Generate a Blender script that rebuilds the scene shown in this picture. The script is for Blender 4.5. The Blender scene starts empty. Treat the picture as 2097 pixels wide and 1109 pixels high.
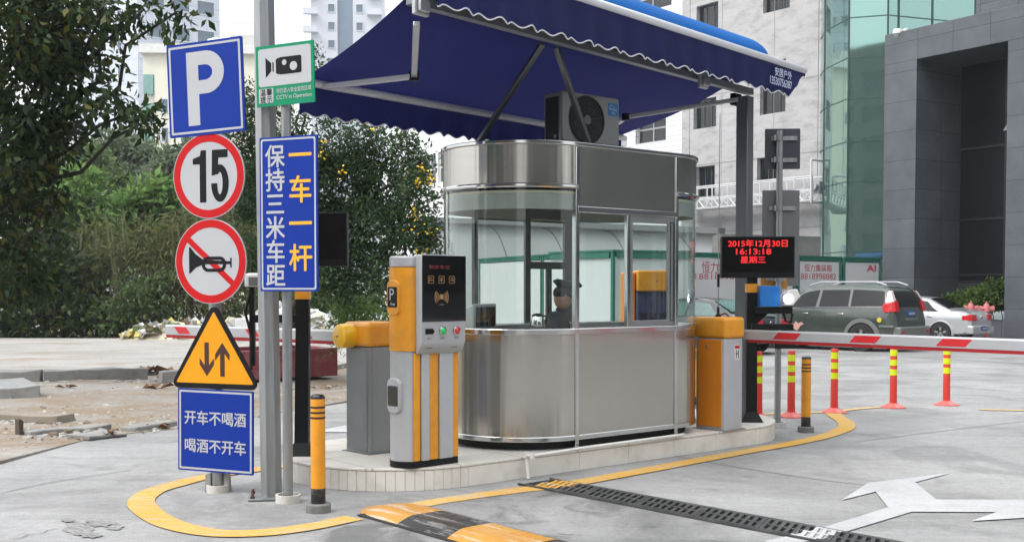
import bpy, bmesh, math, random
import numpy as np
from mathutils import Vector, Matrix
S = bpy.context.scene
C = S.collection
# ------------------------------------------------------------------ camera
F, HOR, PITCH, EYE = 2300.0, 587.0, math.radians(2.0), 1.5
PY0 = HOR + F*math.tan(PITCH)
cam = bpy.data.cameras.new('camera'); camo = bpy.data.objects.new('camera', cam); C.objects.link(camo)
camo.location = (0, 0, EYE); camo.rotation_euler = (math.pi/2-PITCH, 0, 0)
cam.sensor_width = 36; cam.lens = F/2097*36; cam.shift_x = 0; cam.shift_y = (PY0-554.5)/2097
cam.clip_end = 3000; cam.clip_start = .05
S.camera = camo
# ------------------------------------------------------------------ sky, sun, exposure
w = bpy.data.worlds.new('World'); S.world = w; w.use_nodes = True
nt = w.node_tree; nt.nodes.clear()
out = nt.nodes.new('ShaderNodeOutputWorld'); bg = nt.nodes.new('ShaderNodeBackground')
sky = nt.nodes.new('ShaderNodeTexSky'); sky.sky_type = 'NISHITA'; sky.sun_disc = False
SUN_EL, SUN_AZ = 52, 236      # degrees; azimuth clockwise from +Y
sky.sun_elevation = math.radians(SUN_EL); sky.sun_rotation = math.radians(SUN_AZ)
sky.dust_density = 6; sky.air_density = 1.0; sky.ozone_density = 1.0
hs = nt.nodes.new('ShaderNodeHueSaturation'); hs.inputs['Saturation'].default_value = .22
mixc = nt.nodes.new('ShaderNodeMix'); mixc.data_type = 'RGBA'; mixc.inputs[0].default_value = .55
mixc.inputs[7].default_value = (9.2, 9.5, 9.9, 1)        # the even white cloud sheet over the sky
nt.links.new(sky.outputs[0], hs.inputs['Color']); nt.links.new(hs.outputs[0], mixc.inputs[6])
geo = nt.nodes.new('ShaderNodeTexCoord'); sep = nt.nodes.new('ShaderNodeSeparateXYZ'); nt.links.new(geo.outputs['Generated'], sep.inputs[0])
grd = nt.nodes.new('ShaderNodeMapRange'); grd.inputs[1].default_value = 0; grd.inputs[2].default_value = 1; grd.inputs[3].default_value = 1.25; grd.inputs[4].default_value = 2.0   # overcast sky: brighter overhead than at the horizon
nt.links.new(sep.outputs[2], grd.inputs[0])
mul = nt.nodes.new('ShaderNodeMix'); mul.data_type = 'RGBA'; mul.blend_type = 'MULTIPLY'; mul.inputs[0].default_value = 1
nt.links.new(mixc.outputs[2], mul.inputs[6]); nt.links.new(grd.outputs[0], mul.inputs[7]); nt.links.new(mul.outputs[2], bg.inputs[0]); nt.links.new(bg.outputs[0], out.inputs[0])
bg.inputs[1].default_value = .12
sl = bpy.data.lights.new('sun', 'SUN'); sl.energy = .9; sl.angle = math.radians(14); sl.color = (1, .96, .9)
so = bpy.data.objects.new('sun', sl); C.objects.link(so)
az, el = math.radians(SUN_AZ), math.radians(SUN_EL)
so.rotation_euler = Vector((math.sin(az)*math.cos(el), math.cos(az)*math.cos(el), math.sin(el))).to_track_quat('Z', 'Y').to_euler()
S.view_settings.view_transform = 'Standard'; S.view_settings.look = 'None'
S.view_settings.exposure = 0.46; S.view_settings.gamma = 1
S.cycles.use_denoising = True
S.cycles.max_bounces = 8; S.cycles.transparent_max_bounces = 24; S.cycles.caustics_reflective = False; S.cycles.caustics_refractive = False
# ------------------------------------------------------------------ helpers
def gz(y): return 0.0 if y < 14 else -.22*min((y-14)/17, 1)
def ray(px, py):
    u = (px-1048.5)/F; v = (py-PY0)/F; c, s = math.cos(PITCH), math.sin(PITCH)
    return Vector((u, c-v*s, -s-v*c))
def P(px, py, y):
    d = ray(px, py); k = y/d.y
    return Vector((d.x*k, y, EYE+d.z*k))
def G(px, py, h=0.0):
    d = ray(px, py); z = h
    for _ in range(12):
        k = (z-EYE)/d.z; z = gz(d.y*k)+h
    return Vector((d.x*k, d.y*k, z))
def V(*a): return Vector(a)
rnd = random.Random(7)
class MB:
    def __init__(s): s.v = []; s.f = []; s.m = []; s.cur = 0
    def add(s, vs, fs):
        o = len(s.v); s.v += [tuple(p) for p in vs]
        s.f += [tuple(i+o for i in f) for f in fs]; s.m += [s.cur]*len(fs); return s
    def mat(s, i): s.cur = i; return s
    def box(s, x0, x1, y0, y1, z0, z1, mtx=None):
        vs = [Vector(p) for p in ((x0,y0,z0),(x1,y0,z0),(x1,y1,z0),(x0,y1,z0),(x0,y0,z1),(x1,y0,z1),(x1,y1,z1),(x0,y1,z1))]
        if mtx is not None: vs = [mtx @ p for p in vs]
        return s.add(vs, [(0,3,2,1),(4,5,6,7),(0,1,5,4),(1,2,6,5),(2,3,7,6),(3,0,4,7)])
    def hull(s, a, b):
        n = len(a)
        return s.add(list(a)+list(b), [tuple(range(n))[::-1], tuple(range(n, 2*n))]+[(i,(i+1)%n,(i+1)%n+n,i+n) for i in range(n)])
    def prism(s, pts, z0, z1): return s.hull([(x,y,z0) for x,y in pts], [(x,y,z1) for x,y in pts])
    def prismY(s, pts, y0, y1): return s.hull([(x,y0,z) for x,z in pts], [(x,y1,z) for x,z in pts])
    def prismX(s, pts, x0, x1): return s.hull([(x0,y,z) for y,z in pts], [(x1,y,z) for y,z in pts])
    def flatY(s, pts, y): return s.add([(x,y,z) for x,z in pts], [tuple(range(len(pts)))])
    def ring(s, o, i, z0, z1, closed=True):
        n = len(o); vs = [(x,y,z0) for x,y in o]+[(x,y,z1) for x,y in o]+[(x,y,z0) for x,y in i]+[(x,y,z1) for x,y in i]
        fs = []
        for k in range(n if closed else n-1):
            j = (k+1) % n
            fs += [(k,j,j+n,k+n),(j+2*n,k+2*n,k+3*n,j+3*n),(k+n,j+n,j+3*n,k+3*n),(j,k,k+2*n,j+2*n)]
        if not closed: fs += [(0,n,3*n,2*n),(n-1,3*n-1,4*n-1,2*n-1)]
        return s.add(vs, fs)
    def tube(s, path, r, n=10, caps=True, up=None):
        path = [Vector(p) for p in path]; k = len(path)
        rs = r if isinstance(r, (list, tuple)) else [r]*k
        vs = []; fs = []; prev = None
        for i, p in enumerate(path):
            t = (path[min(i+1,k-1)]-path[max(i-1,0)]).normalized()
            if prev is None:
                a = Vector(up) if up else (Vector((0,0,1)) if abs(t.z) < .9 else Vector((1,0,0)))
                x = t.cross(a).normalized()
            else: x = (prev-t*prev.dot(t)).normalized()
            prev = x; y = t.cross(x)
            for j in range(n):
                an = 2*math.pi*(j+.5)/n
                vs.append(p+x*(rs[i]*math.cos(an))+y*(rs[i]*math.sin(an)))
        for i in range(k-1):
            for j in range(n): fs.append((i*n+j, i*n+(j+1)%n, (i+1)*n+(j+1)%n, (i+1)*n+j))
        if caps: fs += [tuple(range(n))[::-1], tuple(range((k-1)*n, k*n))]
        return s.add(vs, fs)
    def bar(s, a, b, w, h, up=(0,0,1)):
        a, b = Vector(a), Vector(b); t = (b-a).normalized(); x = t.cross(Vector(up)).normalized(); y = x.cross(t)
        q = [(-1,-1),(1,-1),(1,1),(-1,1)]
        return s.hull([a+x*(w/2*i)+y*(h/2*j) for i,j in q], [b+x*(w/2*i)+y*(h/2*j) for i,j in q])
    def lathe(s, prof, n=24, c=(0,0,0), ax='Z', a0=0, a1=2*math.pi):
        full = abs(a1-a0-2*math.pi) < 1e-6; k = len(prof); m = n if full else n+1; vs = []; fs = []
        for i in range(m):
            a = a0+(a1-a0)*i/n; ca, sa = math.cos(a), math.sin(a)
            for r, z in prof:
                p = (r*ca, r*sa, z) if ax == 'Z' else ((r*ca, z, r*sa) if ax == 'Y' else (z, r*ca, r*sa))
                vs.append((p[0]+c[0], p[1]+c[1], p[2]+c[2]))
        for i in range(n):
            j = (i+1) % m
            for q in range(k-1): fs.append((i*k+q, j*k+q, j*k+q+1, i*k+q+1))
        return s.add(vs, fs)
    def text(s, t, cx, cz, size=None, w=None, h=None, y=-.002, bold=0, shear=0, mtx=None):
        cu = bpy.data.curves.new('t', 'FONT'); cu.body = t; cu.size = 1; cu.resolution_u = 3; cu.shear = shear
        o = bpy.data.objects.new('t', cu); C.objects.link(o)
        me = bpy.data.meshes.new_from_object(o.evaluated_get(bpy.context.evaluated_depsgraph_get()))
        p = [v.co.copy() for v in me.vertices]; fs = [tuple(f.vertices) for f in me.polygons]
        bpy.data.objects.remove(o); bpy.data.curves.remove(cu); bpy.data.meshes.remove(me)
        if not p: return s
        x0, x1 = min(q.x for q in p), max(q.x for q in p); y0, y1 = min(q.y for q in p), max(q.y for q in p)
        if size: kx = kz = size; ox, oy = (x0+x1)/2, .36       # size = em; vertical centre of the em box
        else:
            kx = w/(x1-x0) if w else h/(y1-y0); kz = h/(y1-y0) if h else kx; ox, oy = (x0+x1)/2, (y0+y1)/2
        bo = bold*kx
        for k, (sx, sz) in enumerate(((0,0),(1,.4),(-1,-.4),(-.4,1),(.4,-1)) if bold else ((0,0),)):   # a heavier stroke: the glyph laid over itself, nudged
            vs = [Vector((cx+(q.x-ox)*kx+sx*bo, y-k*.00012, cz+(q.y-oy)*kz+sz*bo)) for q in p]
            if mtx is not None: vs = [mtx @ q for q in vs]
            s.add(vs, fs)
        return s
    def build(s, name, mats, parent=None, smooth=False, bevel=0, recalc=True, loc=None, segs=2):
        me = bpy.data.meshes.new(name); me.from_pydata(s.v, [], s.f)
        if not isinstance(mats, (list, tuple)): mats = [mats]
        for m in mats: me.materials.append(m)
        if len(mats) > 1: me.polygons.foreach_set('material_index', s.m)
        if recalc:
            bm = bmesh.new(); bm.from_mesh(me); bmesh.ops.recalc_face_normals(bm, faces=bm.faces); bm.to_mesh(me); bm.free()
        if smooth:
            me.polygons.foreach_set('use_smooth', [True]*len(me.polygons)); me.set_sharp_from_angle(angle=math.radians(38))
        o = bpy.data.objects.new(name, me); C.objects.link(o)
        if loc is not None: o.location = loc
        if parent: o.parent = parent
        if bevel:
            b = o.modifiers.new('bevel', 'BEVEL'); b.width = bevel; b.segments = segs; b.limit_method = 'ANGLE'; b.angle_limit = math.radians(50)
            b.harden_normals = False
            me.polygons.foreach_set('use_smooth', [True]*len(me.polygons)); me.set_sharp_from_angle(angle=math.radians(50))
        return o
def tag(o, label, cat, group=None):
    o['label'] = label; o['category'] = cat
    if group: o['group'] = group
    return o
def T(name, label, cat, loc=(0,0,0), rot=0, group=None, tilt=None):
    o = bpy.data.objects.new(name, None); C.objects.link(o); o.empty_display_size = .1
    o.location = loc; o.rotation_euler = (tilt[0], tilt[1], rot) if tilt else (0, 0, rot)
    return tag(o, label, cat, group)
def kind(o, k='structure'): o['kind'] = k; return o
def dup(root, loc, rot=None, label=None, group=None):
    r = root.copy(); C.objects.link(r); r.location = loc
    if rot is not None: r.rotation_euler = (0, 0, rot)
    if label: r['label'] = label
    if group: r['group'] = group
    for ch in list(root.children):
        c = ch.copy(); C.objects.link(c); c.parent = r
        for g in list(ch.children):
            d = g.copy(); C.objects.link(d); d.parent = c
    return r
def circle(cx, cz, r, n=40, a0=0, a1=2*math.pi): return [(cx+r*math.cos(a0+(a1-a0)*i/n), cz+r*math.sin(a0+(a1-a0)*i/n)) for i in range(n if abs(a1-a0-2*math.pi) < 1e-6 else n+1)]
def rrect(x0, x1, z0, z1, r, n=5):
    p = []
    for cx, cz, a in ((x1-r,z0+r,-90),(x1-r,z1-r,0),(x0+r,z1-r,90),(x0+r,z0+r,180)):
        for i in range(n+1):
            t = math.radians(a+90*i/n); p.append((cx+r*math.cos(t), cz+r*math.sin(t)))
    return p
def frameY(mb, o, i, y0, y1):   # outline ring standing in XZ
    n = len(o); vs = [(x,y0,z) for x,z in o]+[(x,y0,z) for x,z in i]+[(x,y1,z) for x,z in o]+[(x,y1,z) for x,z in i]; fs = []
    for k in range(n):
        j = (k+1) % n
        fs += [(k,j,j+n,k+n),(k+2*n,k+3*n,j+3*n,j+2*n),(k,k+2*n,j+2*n,j),(k+n,j+n,j+3*n,k+3*n)]
    return mb.add(vs, fs)
# ------------------------------------------------------------------ materials
MATS = {}
def nodes(name):
    m = bpy.data.materials.new(name); m.use_nodes = True; t = m.node_tree
    return m, t, t.nodes['Principled BSDF'], t.nodes.new, t.links.new
def M(name, col, rough=.55, metal=0, var=.1, scale=4, bump=0, bs=60, coat=0, spec=None, dirt=None, dirt_amt=.3, dscale=2.5, detail=5, stretch=None):
    if name in MATS: return MATS[name]
    m, t, b, N, L = nodes(name)
    tc = N('ShaderNodeTexCoord'); src = tc.outputs['Object']
    if stretch:
        mp = N('ShaderNodeMapping'); mp.inputs['Scale'].default_value = stretch; L(src, mp.inputs[0]); src2 = mp.outputs[0]
    else: src2 = src
    n = N('ShaderNodeTexNoise'); n.inputs['Scale'].default_value = scale; n.inputs['Detail'].default_value = detail; n.inputs['Roughness'].default_value = .6; L(src2, n.inputs[0])
    r = N('ShaderNodeMapRange'); r.inputs[1].default_value = .25; r.inputs[2].default_value = .75; r.inputs[3].default_value = 1-var; r.inputs[4].default_value = 1+var; L(n.outputs[0], r.inputs[0])
    mx = N('ShaderNodeMix'); mx.data_type = 'RGBA'; mx.blend_type = 'MULTIPLY'; mx.inputs[0].default_value = 1
    mx.inputs[6].default_value = (*col, 1); L(r.outputs[0], mx.inputs[7]); last = mx.outputs[2]
    if dirt:
        n2 = N('ShaderNodeTexNoise'); n2.inputs['Scale'].default_value = dscale; n2.inputs['Detail'].default_value = 8; n2.inputs['Roughness'].default_value = .7; L(src2, n2.inputs[0])
        r2 = N('ShaderNodeMapRange'); r2.inputs[1].default_value = .48; r2.inputs[2].default_value = .72; r2.inputs[4].default_value = dirt_amt; L(n2.outputs[0], r2.inputs[0])
        m2 = N('ShaderNodeMix'); m2.data_type = 'RGBA'; L(r2.outputs[0], m2.inputs[0]); L(last, m2.inputs[6]); m2.inputs[7].default_value = (*dirt, 1); last = m2.outputs[2]
    L(last, b.inputs['Base Color'])
    rr = N('ShaderNodeMapRange'); rr.inputs[3].default_value = max(.02, rough*.85); rr.inputs[4].default_value = min(1, rough*1.15); L(n.outputs[0], rr.inputs[0]); L(rr.outputs[0], b.inputs['Roughness'])
    b.inputs['Metallic'].default_value = metal
    if coat: b.inputs['Coat Weight'].default_value = coat; b.inputs['Coat Roughness'].default_value = .06
    if spec is not None: b.inputs['Specular IOR Level'].default_value = spec
    if bump:
        n3 = N('ShaderNodeTexNoise'); n3.inputs['Scale'].default_value = bs; n3.inputs['Detail'].default_value = 4; L(src, n3.inputs[0])
        bp = N('ShaderNodeBump'); bp.inputs['Strength'].default_value = bump; bp.inputs['Distance'].default_value = .01; L(n3.outputs[0], bp.inputs['Height']); L(bp.outputs[0], b.inputs['Normal'])
    MATS[name] = m; return m
def emit(name, col, st):
    m, t, b, N, L = nodes(name); b.inputs['Base Color'].default_value = (.02,.02,.02,1); b.inputs['Emission Color'].default_value = (*col,1); b.inputs['Emission Strength'].default_value = st; return m
def glass(name, tint, ior=1.45, rough=0.0, base=.0, gcol=(1,1,1)):
    m = bpy.data.materials.new(name); m.use_nodes = True; t = m.node_tree; t.nodes.clear(); N, L = t.nodes.new, t.links.new
    o = N('ShaderNodeOutputMaterial'); tr = N('ShaderNodeBsdfTransparent'); tr.inputs[0].default_value = (*tint,1)
    gl = N('ShaderNodeBsdfGlossy'); gl.inputs['Roughness'].default_value = rough; gl.inputs[0].default_value = (*gcol,1)
    lw = N('ShaderNodeLayerWeight'); lw.inputs[0].default_value = .5; pw_ = N('ShaderNodeMath'); pw_.operation = 'POWER'; pw_.inputs[1].default_value = 4.0; mx = N('ShaderNodeMixShader'); ad = N('ShaderNodeMath'); ad.operation = 'MULTIPLY_ADD'; ad.inputs[1].default_value = .9; ad.inputs[2].default_value = base; ad.use_clamp = True
    L(lw.outputs['Facing'], pw_.inputs[0]); L(pw_.outputs[0], ad.inputs[0]); L(ad.outputs[0], mx.inputs[0]); L(tr.outputs[0], mx.inputs[1]); L(gl.outputs[0], mx.inputs[2]); L(mx.outputs[0], o.inputs[0]); return m
def steel(name, col, rough=.27, aniso=.7, smudge=.12, wave=(3.6,.10,.55)):
    m, t, b, N, L = nodes(name); b.inputs['Metallic'].default_value = 1
    tc = N('ShaderNodeTexCoord'); mp = N('ShaderNodeMapping'); mp.inputs['Scale'].default_value = (3,3,260); L(tc.outputs['Object'], mp.inputs[0])
    n = N('ShaderNodeTexNoise'); n.inputs['Scale'].default_value = 1; n.inputs['Detail'].default_value = 3; L(mp.outputs[0], n.inputs[0])
    n2 = N('ShaderNodeTexNoise'); n2.inputs['Scale'].default_value = 2.2; n2.inputs['Detail'].default_value = 6; L(tc.outputs['Object'], n2.inputs[0])
    r = N('ShaderNodeMapRange'); r.inputs[1].default_value = .3; r.inputs[2].default_value = .7; r.inputs[3].default_value = rough*(1-smudge*2); r.inputs[4].default_value = rough*(1+smudge*2); L(n2.outputs[0], r.inputs[0]); L(r.outputs[0], b.inputs['Roughness'])
    c = N('ShaderNodeMapRange'); c.inputs[3].default_value = .9; c.inputs[4].default_value = 1.1; L(n.outputs[0], c.inputs[0])
    mx = N('ShaderNodeMix'); mx.data_type = 'RGBA'; mx.blend_type = 'MULTIPLY'; mx.inputs[0].default_value = 1; mx.inputs[6].default_value = (*col,1); L(c.outputs[0], mx.inputs[7]); L(mx.outputs[2], b.inputs['Base Color'])
    bp = N('ShaderNodeBump'); bp.inputs['Strength'].default_value = .05; bp.inputs['Distance'].default_value = .002; L(n.outputs[0], bp.inputs['Height'])
    mp3 = N('ShaderNodeMapping'); mp3.inputs['Scale'].default_value = (wave[0],wave[0],wave[1]); L(tc.outputs['Object'], mp3.inputs[0]); n3 = N('ShaderNodeTexNoise'); n3.inputs['Scale'].default_value = 1; n3.inputs['Detail'].default_value = 3; n3.inputs['Roughness'].default_value = .55; L(mp3.outputs[0], n3.inputs[0])
    bp3 = N('ShaderNodeBump'); bp3.inputs['Strength'].default_value = wave[2]; bp3.inputs['Distance'].default_value = .05; L(n3.outputs[0], bp3.inputs['Height']); L(bp.outputs[0], bp3.inputs['Normal']); L(bp3.outputs[0], b.inputs['Normal'])
    tg = N('ShaderNodeTangent'); tg.direction_type = 'RADIAL'; tg.axis = 'Z'; L(tg.outputs[0], b.inputs['Tangent']); b.inputs['Anisotropic'].default_value = aniso; b.inputs['Anisotropic Rotation'].default_value = .0
    return m
def leafmat(name, dark, light, yellow=None, trans=.25, rough=.5):
    m, t, b, N, L = nodes(name)
    ge = N('ShaderNodeNewGeometry'); cr = N('ShaderNodeValToRGB'); e = cr.color_ramp.elements; e[0].color = (*dark,1); e[1].color = (*light,1); e[1].position = .85
    if yellow: x = e.new(.97); x.color = (*yellow,1)
    tc = N('ShaderNodeTexCoord'); n = N('ShaderNodeTexNoise'); n.inputs['Scale'].default_value = .9; n.inputs['Detail'].default_value = 2; L(tc.outputs['Object'], n.inputs[0])
    mt = N('ShaderNodeMath'); mt.operation = 'MULTIPLY_ADD'; mt.inputs[1].default_value = .9; mt.inputs[2].default_value = -.45; L(n.outputs[0], mt.inputs[0])
    ad = N('ShaderNodeMath'); ad.operation = 'ADD'; ad.use_clamp = True; L(ge.outputs['Random Per Island'], ad.inputs[0]); L(mt.outputs[0], ad.inputs[1]); L(ad.outputs[0], cr.inputs[0])
    b.inputs['Roughness'].default_value = rough; L(cr.outputs[0], b.inputs['Base Color']); b.inputs['Specular IOR Level'].default_value = .2
    ts = N('ShaderNodeBsdfTranslucent'); L(cr.outputs[0], ts.inputs[0]); mx = N('ShaderNodeMixShader'); mx.inputs[0].default_value = trans
    L(b.outputs[0], mx.inputs[1]); L(ts.outputs[0], mx.inputs[2]); L(mx.outputs[0], t.nodes['Material Output'].inputs[0]); return m
def concrete(name, base, light, dark, grain=1.0, streak=None, crack=.0, brown=None, brown_t=.55, wet=None, k=1, rough=.85, track=None, scuff=None):
    m, t, b, N, L = nodes(name); tc = N('ShaderNodeTexCoord'); mk_ = N('ShaderNodeMapping'); mk_.inputs['Scale'].default_value = (k,k,k); L(tc.outputs['Object'], mk_.inputs[0]); src = mk_.outputs[0]
    def noise(sc, de=6, ro=.6, vec=src, dist=0):
        n = N('ShaderNodeTexNoise'); n.inputs['Scale'].default_value = sc; n.inputs['Detail'].default_value = de; n.inputs['Roughness'].default_value = ro; n.inputs['Distortion'].default_value = dist; L(vec, n.inputs[0]); return n.outputs[0]
    def rng(x, a, c, lo=0, hi=1):
        r = N('ShaderNodeMapRange'); r.inputs[1].default_value = a; r.inputs[2].default_value = c; r.inputs[3].default_value = lo; r.inputs[4].default_value = hi; L(x, r.inputs[0]); return r.outputs[0]
    def mix(f, a, c, bt='MIX'):
        x = N('ShaderNodeMix'); x.data_type = 'RGBA'; x.blend_type = bt
        if isinstance(f, float): x.inputs[0].default_value = f
        else: L(f, x.inputs[0])
        for s_, q in ((6,a),(7,c)):
            if isinstance(q, tuple): x.inputs[s_].default_value = (*q,1)
            else: L(q, x.inputs[s_])
        return x.outputs[2]
    c = mix(rng(noise(.35, 8, .65, dist=.6), .35, .65), dark, light)
    c = mix(rng(noise(1.7, 8, .7), .3, .7, 0, .55), c, base)
    if streak:
        mp = N('ShaderNodeMapping'); mp.inputs['Scale'].default_value = (.5,5,1); mp.inputs['Rotation'].default_value = (0,0,math.radians(streak)); L(src, mp.inputs[0])
        c = mix(rng(noise(1.2, 6, .7, mp.outputs[0]), .52, .72 if not scuff else .6, 0, .45 if not scuff else .8), c, scuff or light)
    if track is not None:
        mp = N('ShaderNodeMapping'); mp.inputs['Scale'].default_value = (.12,2.2,1); mp.inputs['Rotation'].default_value = (0,0,-math.radians(track)); L(src, mp.inputs[0])
        c = mix(rng(noise(1.0, 5, .65, mp.outputs[0]), .55, .75, 0, .5), c, tuple(x*.75 for x in dark))
        v = N('ShaderNodeTexVoronoi'); v.inputs['Scale'].default_value = 1.1; nv = N('ShaderNodeVectorMath'); nv.operation = 'MULTIPLY_ADD'; nz = N('ShaderNodeTexNoise'); nz.inputs['Scale'].default_value = 5; L(src, nz.inputs[0]); nv.inputs[1].default_value = (.25,.25,.25); L(nz.outputs[1], nv.inputs[0]); L(src, nv.inputs[2]); L(nv.outputs[0], v.inputs[0])
        c = mix(rng(v.outputs['Distance'], .03, .10, .45, 0), c, tuple(x*.55 for x in dark))
    if brown:
        c = mix(rng(noise(.55, 9, .72, dist=.4), brown_t-.06, brown_t+.08, 0, .85), c, brown)
        c = mix(rng(noise(5, 6, .7), .6, .7, 0, .5), c, (.09,.075,.055))
    if wet: c = mix(rng(noise(.8, 7, .6, dist=.8), .52, .6, 0, wet), c, tuple(x*.45 for x in dark))
    g = noise(70, 3, .8); c = mix(1.0, c, rng(g, .3, .7, 1-.13*grain, 1+.13*grain), 'MULTIPLY')
    g2 = noise(14, 4, .8); c = mix(1.0, c, rng(g2, .3, .7, 1-.09*grain, 1+.09*grain), 'MULTIPLY')
    if crack:
        v = N('ShaderNodeTexVoronoi'); v.feature = 'DISTANCE_TO_EDGE'; v.inputs['Scale'].default_value = .33
        nz = N('ShaderNodeTexNoise'); nz.inputs['Scale'].default_value = 2; nz.inputs['Detail'].default_value = 6; L(src, nz.inputs[0])
        va = N('ShaderNodeVectorMath'); va.operation = 'MULTIPLY_ADD'; va.inputs[1].default_value = (.5,.5,.5); L(nz.outputs[1], va.inputs[0]); L(src, va.inputs[2]); L(va.outputs[0], v.inputs[0])
        c = mix(rng(v.outputs[0], .002, .006, crack, 0), c, (.07,.065,.06))
    L(c, b.inputs['Base Color']); b.inputs['Roughness'].default_value = rough; b.inputs['Specular IOR Level'].default_value = .3
    bp = N('ShaderNodeBump'); bp.inputs['Strength'].default_value = .25; bp.inputs['Distance'].default_value = .01; L(g, bp.inputs['Height']); L(bp.outputs[0], b.inputs['Normal']); return m
def tilemat(name, c1, c2, mortar, bw, bh, msize=.012, rough=.5, offset=0.0, var=.12, grain=90, mode='xz', spec=.4, bump=.3):
    m, t, b, N, L = nodes(name); tc = N('ShaderNodeTexCoord'); sp = N('ShaderNodeSeparateXYZ'); L(tc.outputs['Object'], sp.inputs[0]); cb = N('ShaderNodeCombineXYZ')
    if mode == 'xz':
        ad = N('ShaderNodeMath'); ad.operation = 'ADD'; L(sp.outputs[0], ad.inputs[0]); L(sp.outputs[1], ad.inputs[1]); L(ad.outputs[0], cb.inputs[0]); L(sp.outputs[2], cb.inputs[1])
    else: L(sp.outputs[0], cb.inputs[0]); L(sp.outputs[1], cb.inputs[1])
    br = N('ShaderNodeTexBrick'); br.offset = offset; br.inputs['Color1'].default_value = (*c1,1); br.inputs['Color2'].default_value = (*c2,1); br.inputs['Mortar'].default_value = (*mortar,1)
    br.inputs['Scale'].default_value = 1; br.inputs['Mortar Size'].default_value = msize; br.inputs['Brick Width'].default_value = bw; br.inputs['Row Height'].default_value = bh; br.inputs['Mortar Smooth'].default_value = .1; L(cb.outputs[0], br.inputs[0])
    n = N('ShaderNodeTexNoise'); n.inputs['Scale'].default_value = grain; n.inputs['Detail'].default_value = 4; L(tc.outputs['Object'], n.inputs[0])
    n2 = N('ShaderNodeTexNoise'); n2.inputs['Scale'].default_value = 1.3; n2.inputs['Detail'].default_value = 7; L(tc.outputs['Object'], n2.inputs[0])
    ad2 = N('ShaderNodeMath'); ad2.operation = 'ADD'; L(n.outputs[0], ad2.inputs[0]); L(n2.outputs[0], ad2.inputs[1])
    r = N('ShaderNodeMapRange'); r.inputs[1].default_value = .6; r.inputs[2].default_value = 1.4; r.inputs[3].default_value = 1-var; r.inputs[4].default_value = 1+var; L(ad2.outputs[0], r.inputs[0])
    mx = N('ShaderNodeMix'); mx.data_type = 'RGBA'; mx.blend_type = 'MULTIPLY'; mx.inputs[0].default_value = 1; L(br.outputs[0], mx.inputs[6]); L(r.outputs[0], mx.inputs[7]); L(mx.outputs[2], b.inputs['Base Color'])
    b.inputs['Roughness'].default_value = rough; b.inputs['Specular IOR Level'].default_value = spec
    if bump:
        bp = N('ShaderNodeBump'); bp.inputs['Strength'].default_value = bump; bp.inputs['Distance'].default_value = .004; bp.invert = True; L(br.outputs['Fac'], bp.inputs['Height']); L(bp.outputs[0], b.inputs['Normal'])
    return m
YEL = M('yellow_paint', (.74,.30,.010), .42, var=.10, scale=4, dirt=(.36,.20,.05), dirt_amt=.4, dscale=7, coat=.15)
ORG = M('orange_panel', (.72,.23,.012), .4, var=.08, scale=3, coat=.1)
SILV = M('silver_paint', (.47,.48,.50), .4, metal=.25, var=.06, scale=3, dirt=(.25,.25,.25), dirt_amt=.25)
DGREY = M('dark_grey_steel', (.17,.185,.19), .45, metal=.4, var=.12, scale=2.5, dirt=(.22,.22,.2), dirt_amt=.3)
BLK = M('black_paint', (.008,.008,.009), .5, spec=.2, var=.2, scale=5, dirt=(.03,.03,.03), dirt_amt=.3)
BLKG = M('black_gloss', (.006,.006,.007), .06, var=.1, coat=.6)
GALV = M('galvanised_steel', (.30,.31,.315), .42, metal=.7, var=.34, scale=14, stretch=(1,1,.08), dirt=(.2,.2,.19), dirt_amt=.35)
GALD = M('dark_post_steel', (.10,.105,.11), .45, metal=.5, var=.2, scale=6, stretch=(1,1,.2))
BLUE = M('sign_blue', (.006,.032,.27), .45, var=.06, scale=2, spec=.15)
WHT = M('sign_white', (.43,.44,.46), .55, var=.04)
RED = M('sign_red', (.50,.012,.014), .5, var=.05, spec=.15)
SBLK = M('sign_black', (.010,.010,.012), .6, var=.1, spec=.15)
GRN = M('sign_green', (.004,.23,.11), .45, var=.05, spec=.2)
OYEL = M('sign_yellow', (.72,.31,.01), .5, var=.05, spec=.2)
OTXT = M('lettering_orange', (.85,.40,.02), .45, var=.04)
STEEL = steel('brushed_steel', (.49,.47,.425), .2, .85, .04)
STEELF = steel('brushed_steel_flat', (.47,.455,.415), .2, .3, .04, (1.6,.5,.10))
CHROME = steel('polished_steel', (.55,.55,.54), .13, .3, .1, (3,3,.02))
SDARK = M('window_frame_metal', (.10,.105,.105), .35, metal=.7, var=.1)
RUB = M('black_rubber', (.015,.015,.015), .8, var=.2, bump=.2)
CONC = concrete('pale_concrete', (.285,.285,.282), (.35,.35,.347), (.18,.18,.178), 1.6, streak=35, wet=.3, track=43)
# ------------------------------------------------------------------ ground and painted markings
def sheet(name, pts, mat, dz=.004, knd='structure', sub=0):
    mb = MB(); vs = [V(p.x, p.y, gz(p.y)+dz) for p in pts]; mb.add(vs, [tuple(range(len(vs)))])
    o = mb.build(name, mat, recalc=False)
    if knd: kind(o, knd)
    return o
mb = MB(); ys = [-60, 0, 14, 18, 22, 26, 31, 60, 120, 700]
for a, b_ in zip(ys[:-1], ys[1:]): mb.add([(-500,a,gz(a)),(500,a,gz(a)),(500,b_,gz(b_)),(-500,b_,gz(b_))], [(0,1,2,3)])
kind(mb.build('ground', CONC, recalc=False))
ASPH = concrete('worn_lane_concrete', (.21,.21,.208), (.33,.33,.325), (.10,.10,.10), 1.6, streak=-40, wet=.55, k=1.8)
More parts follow.
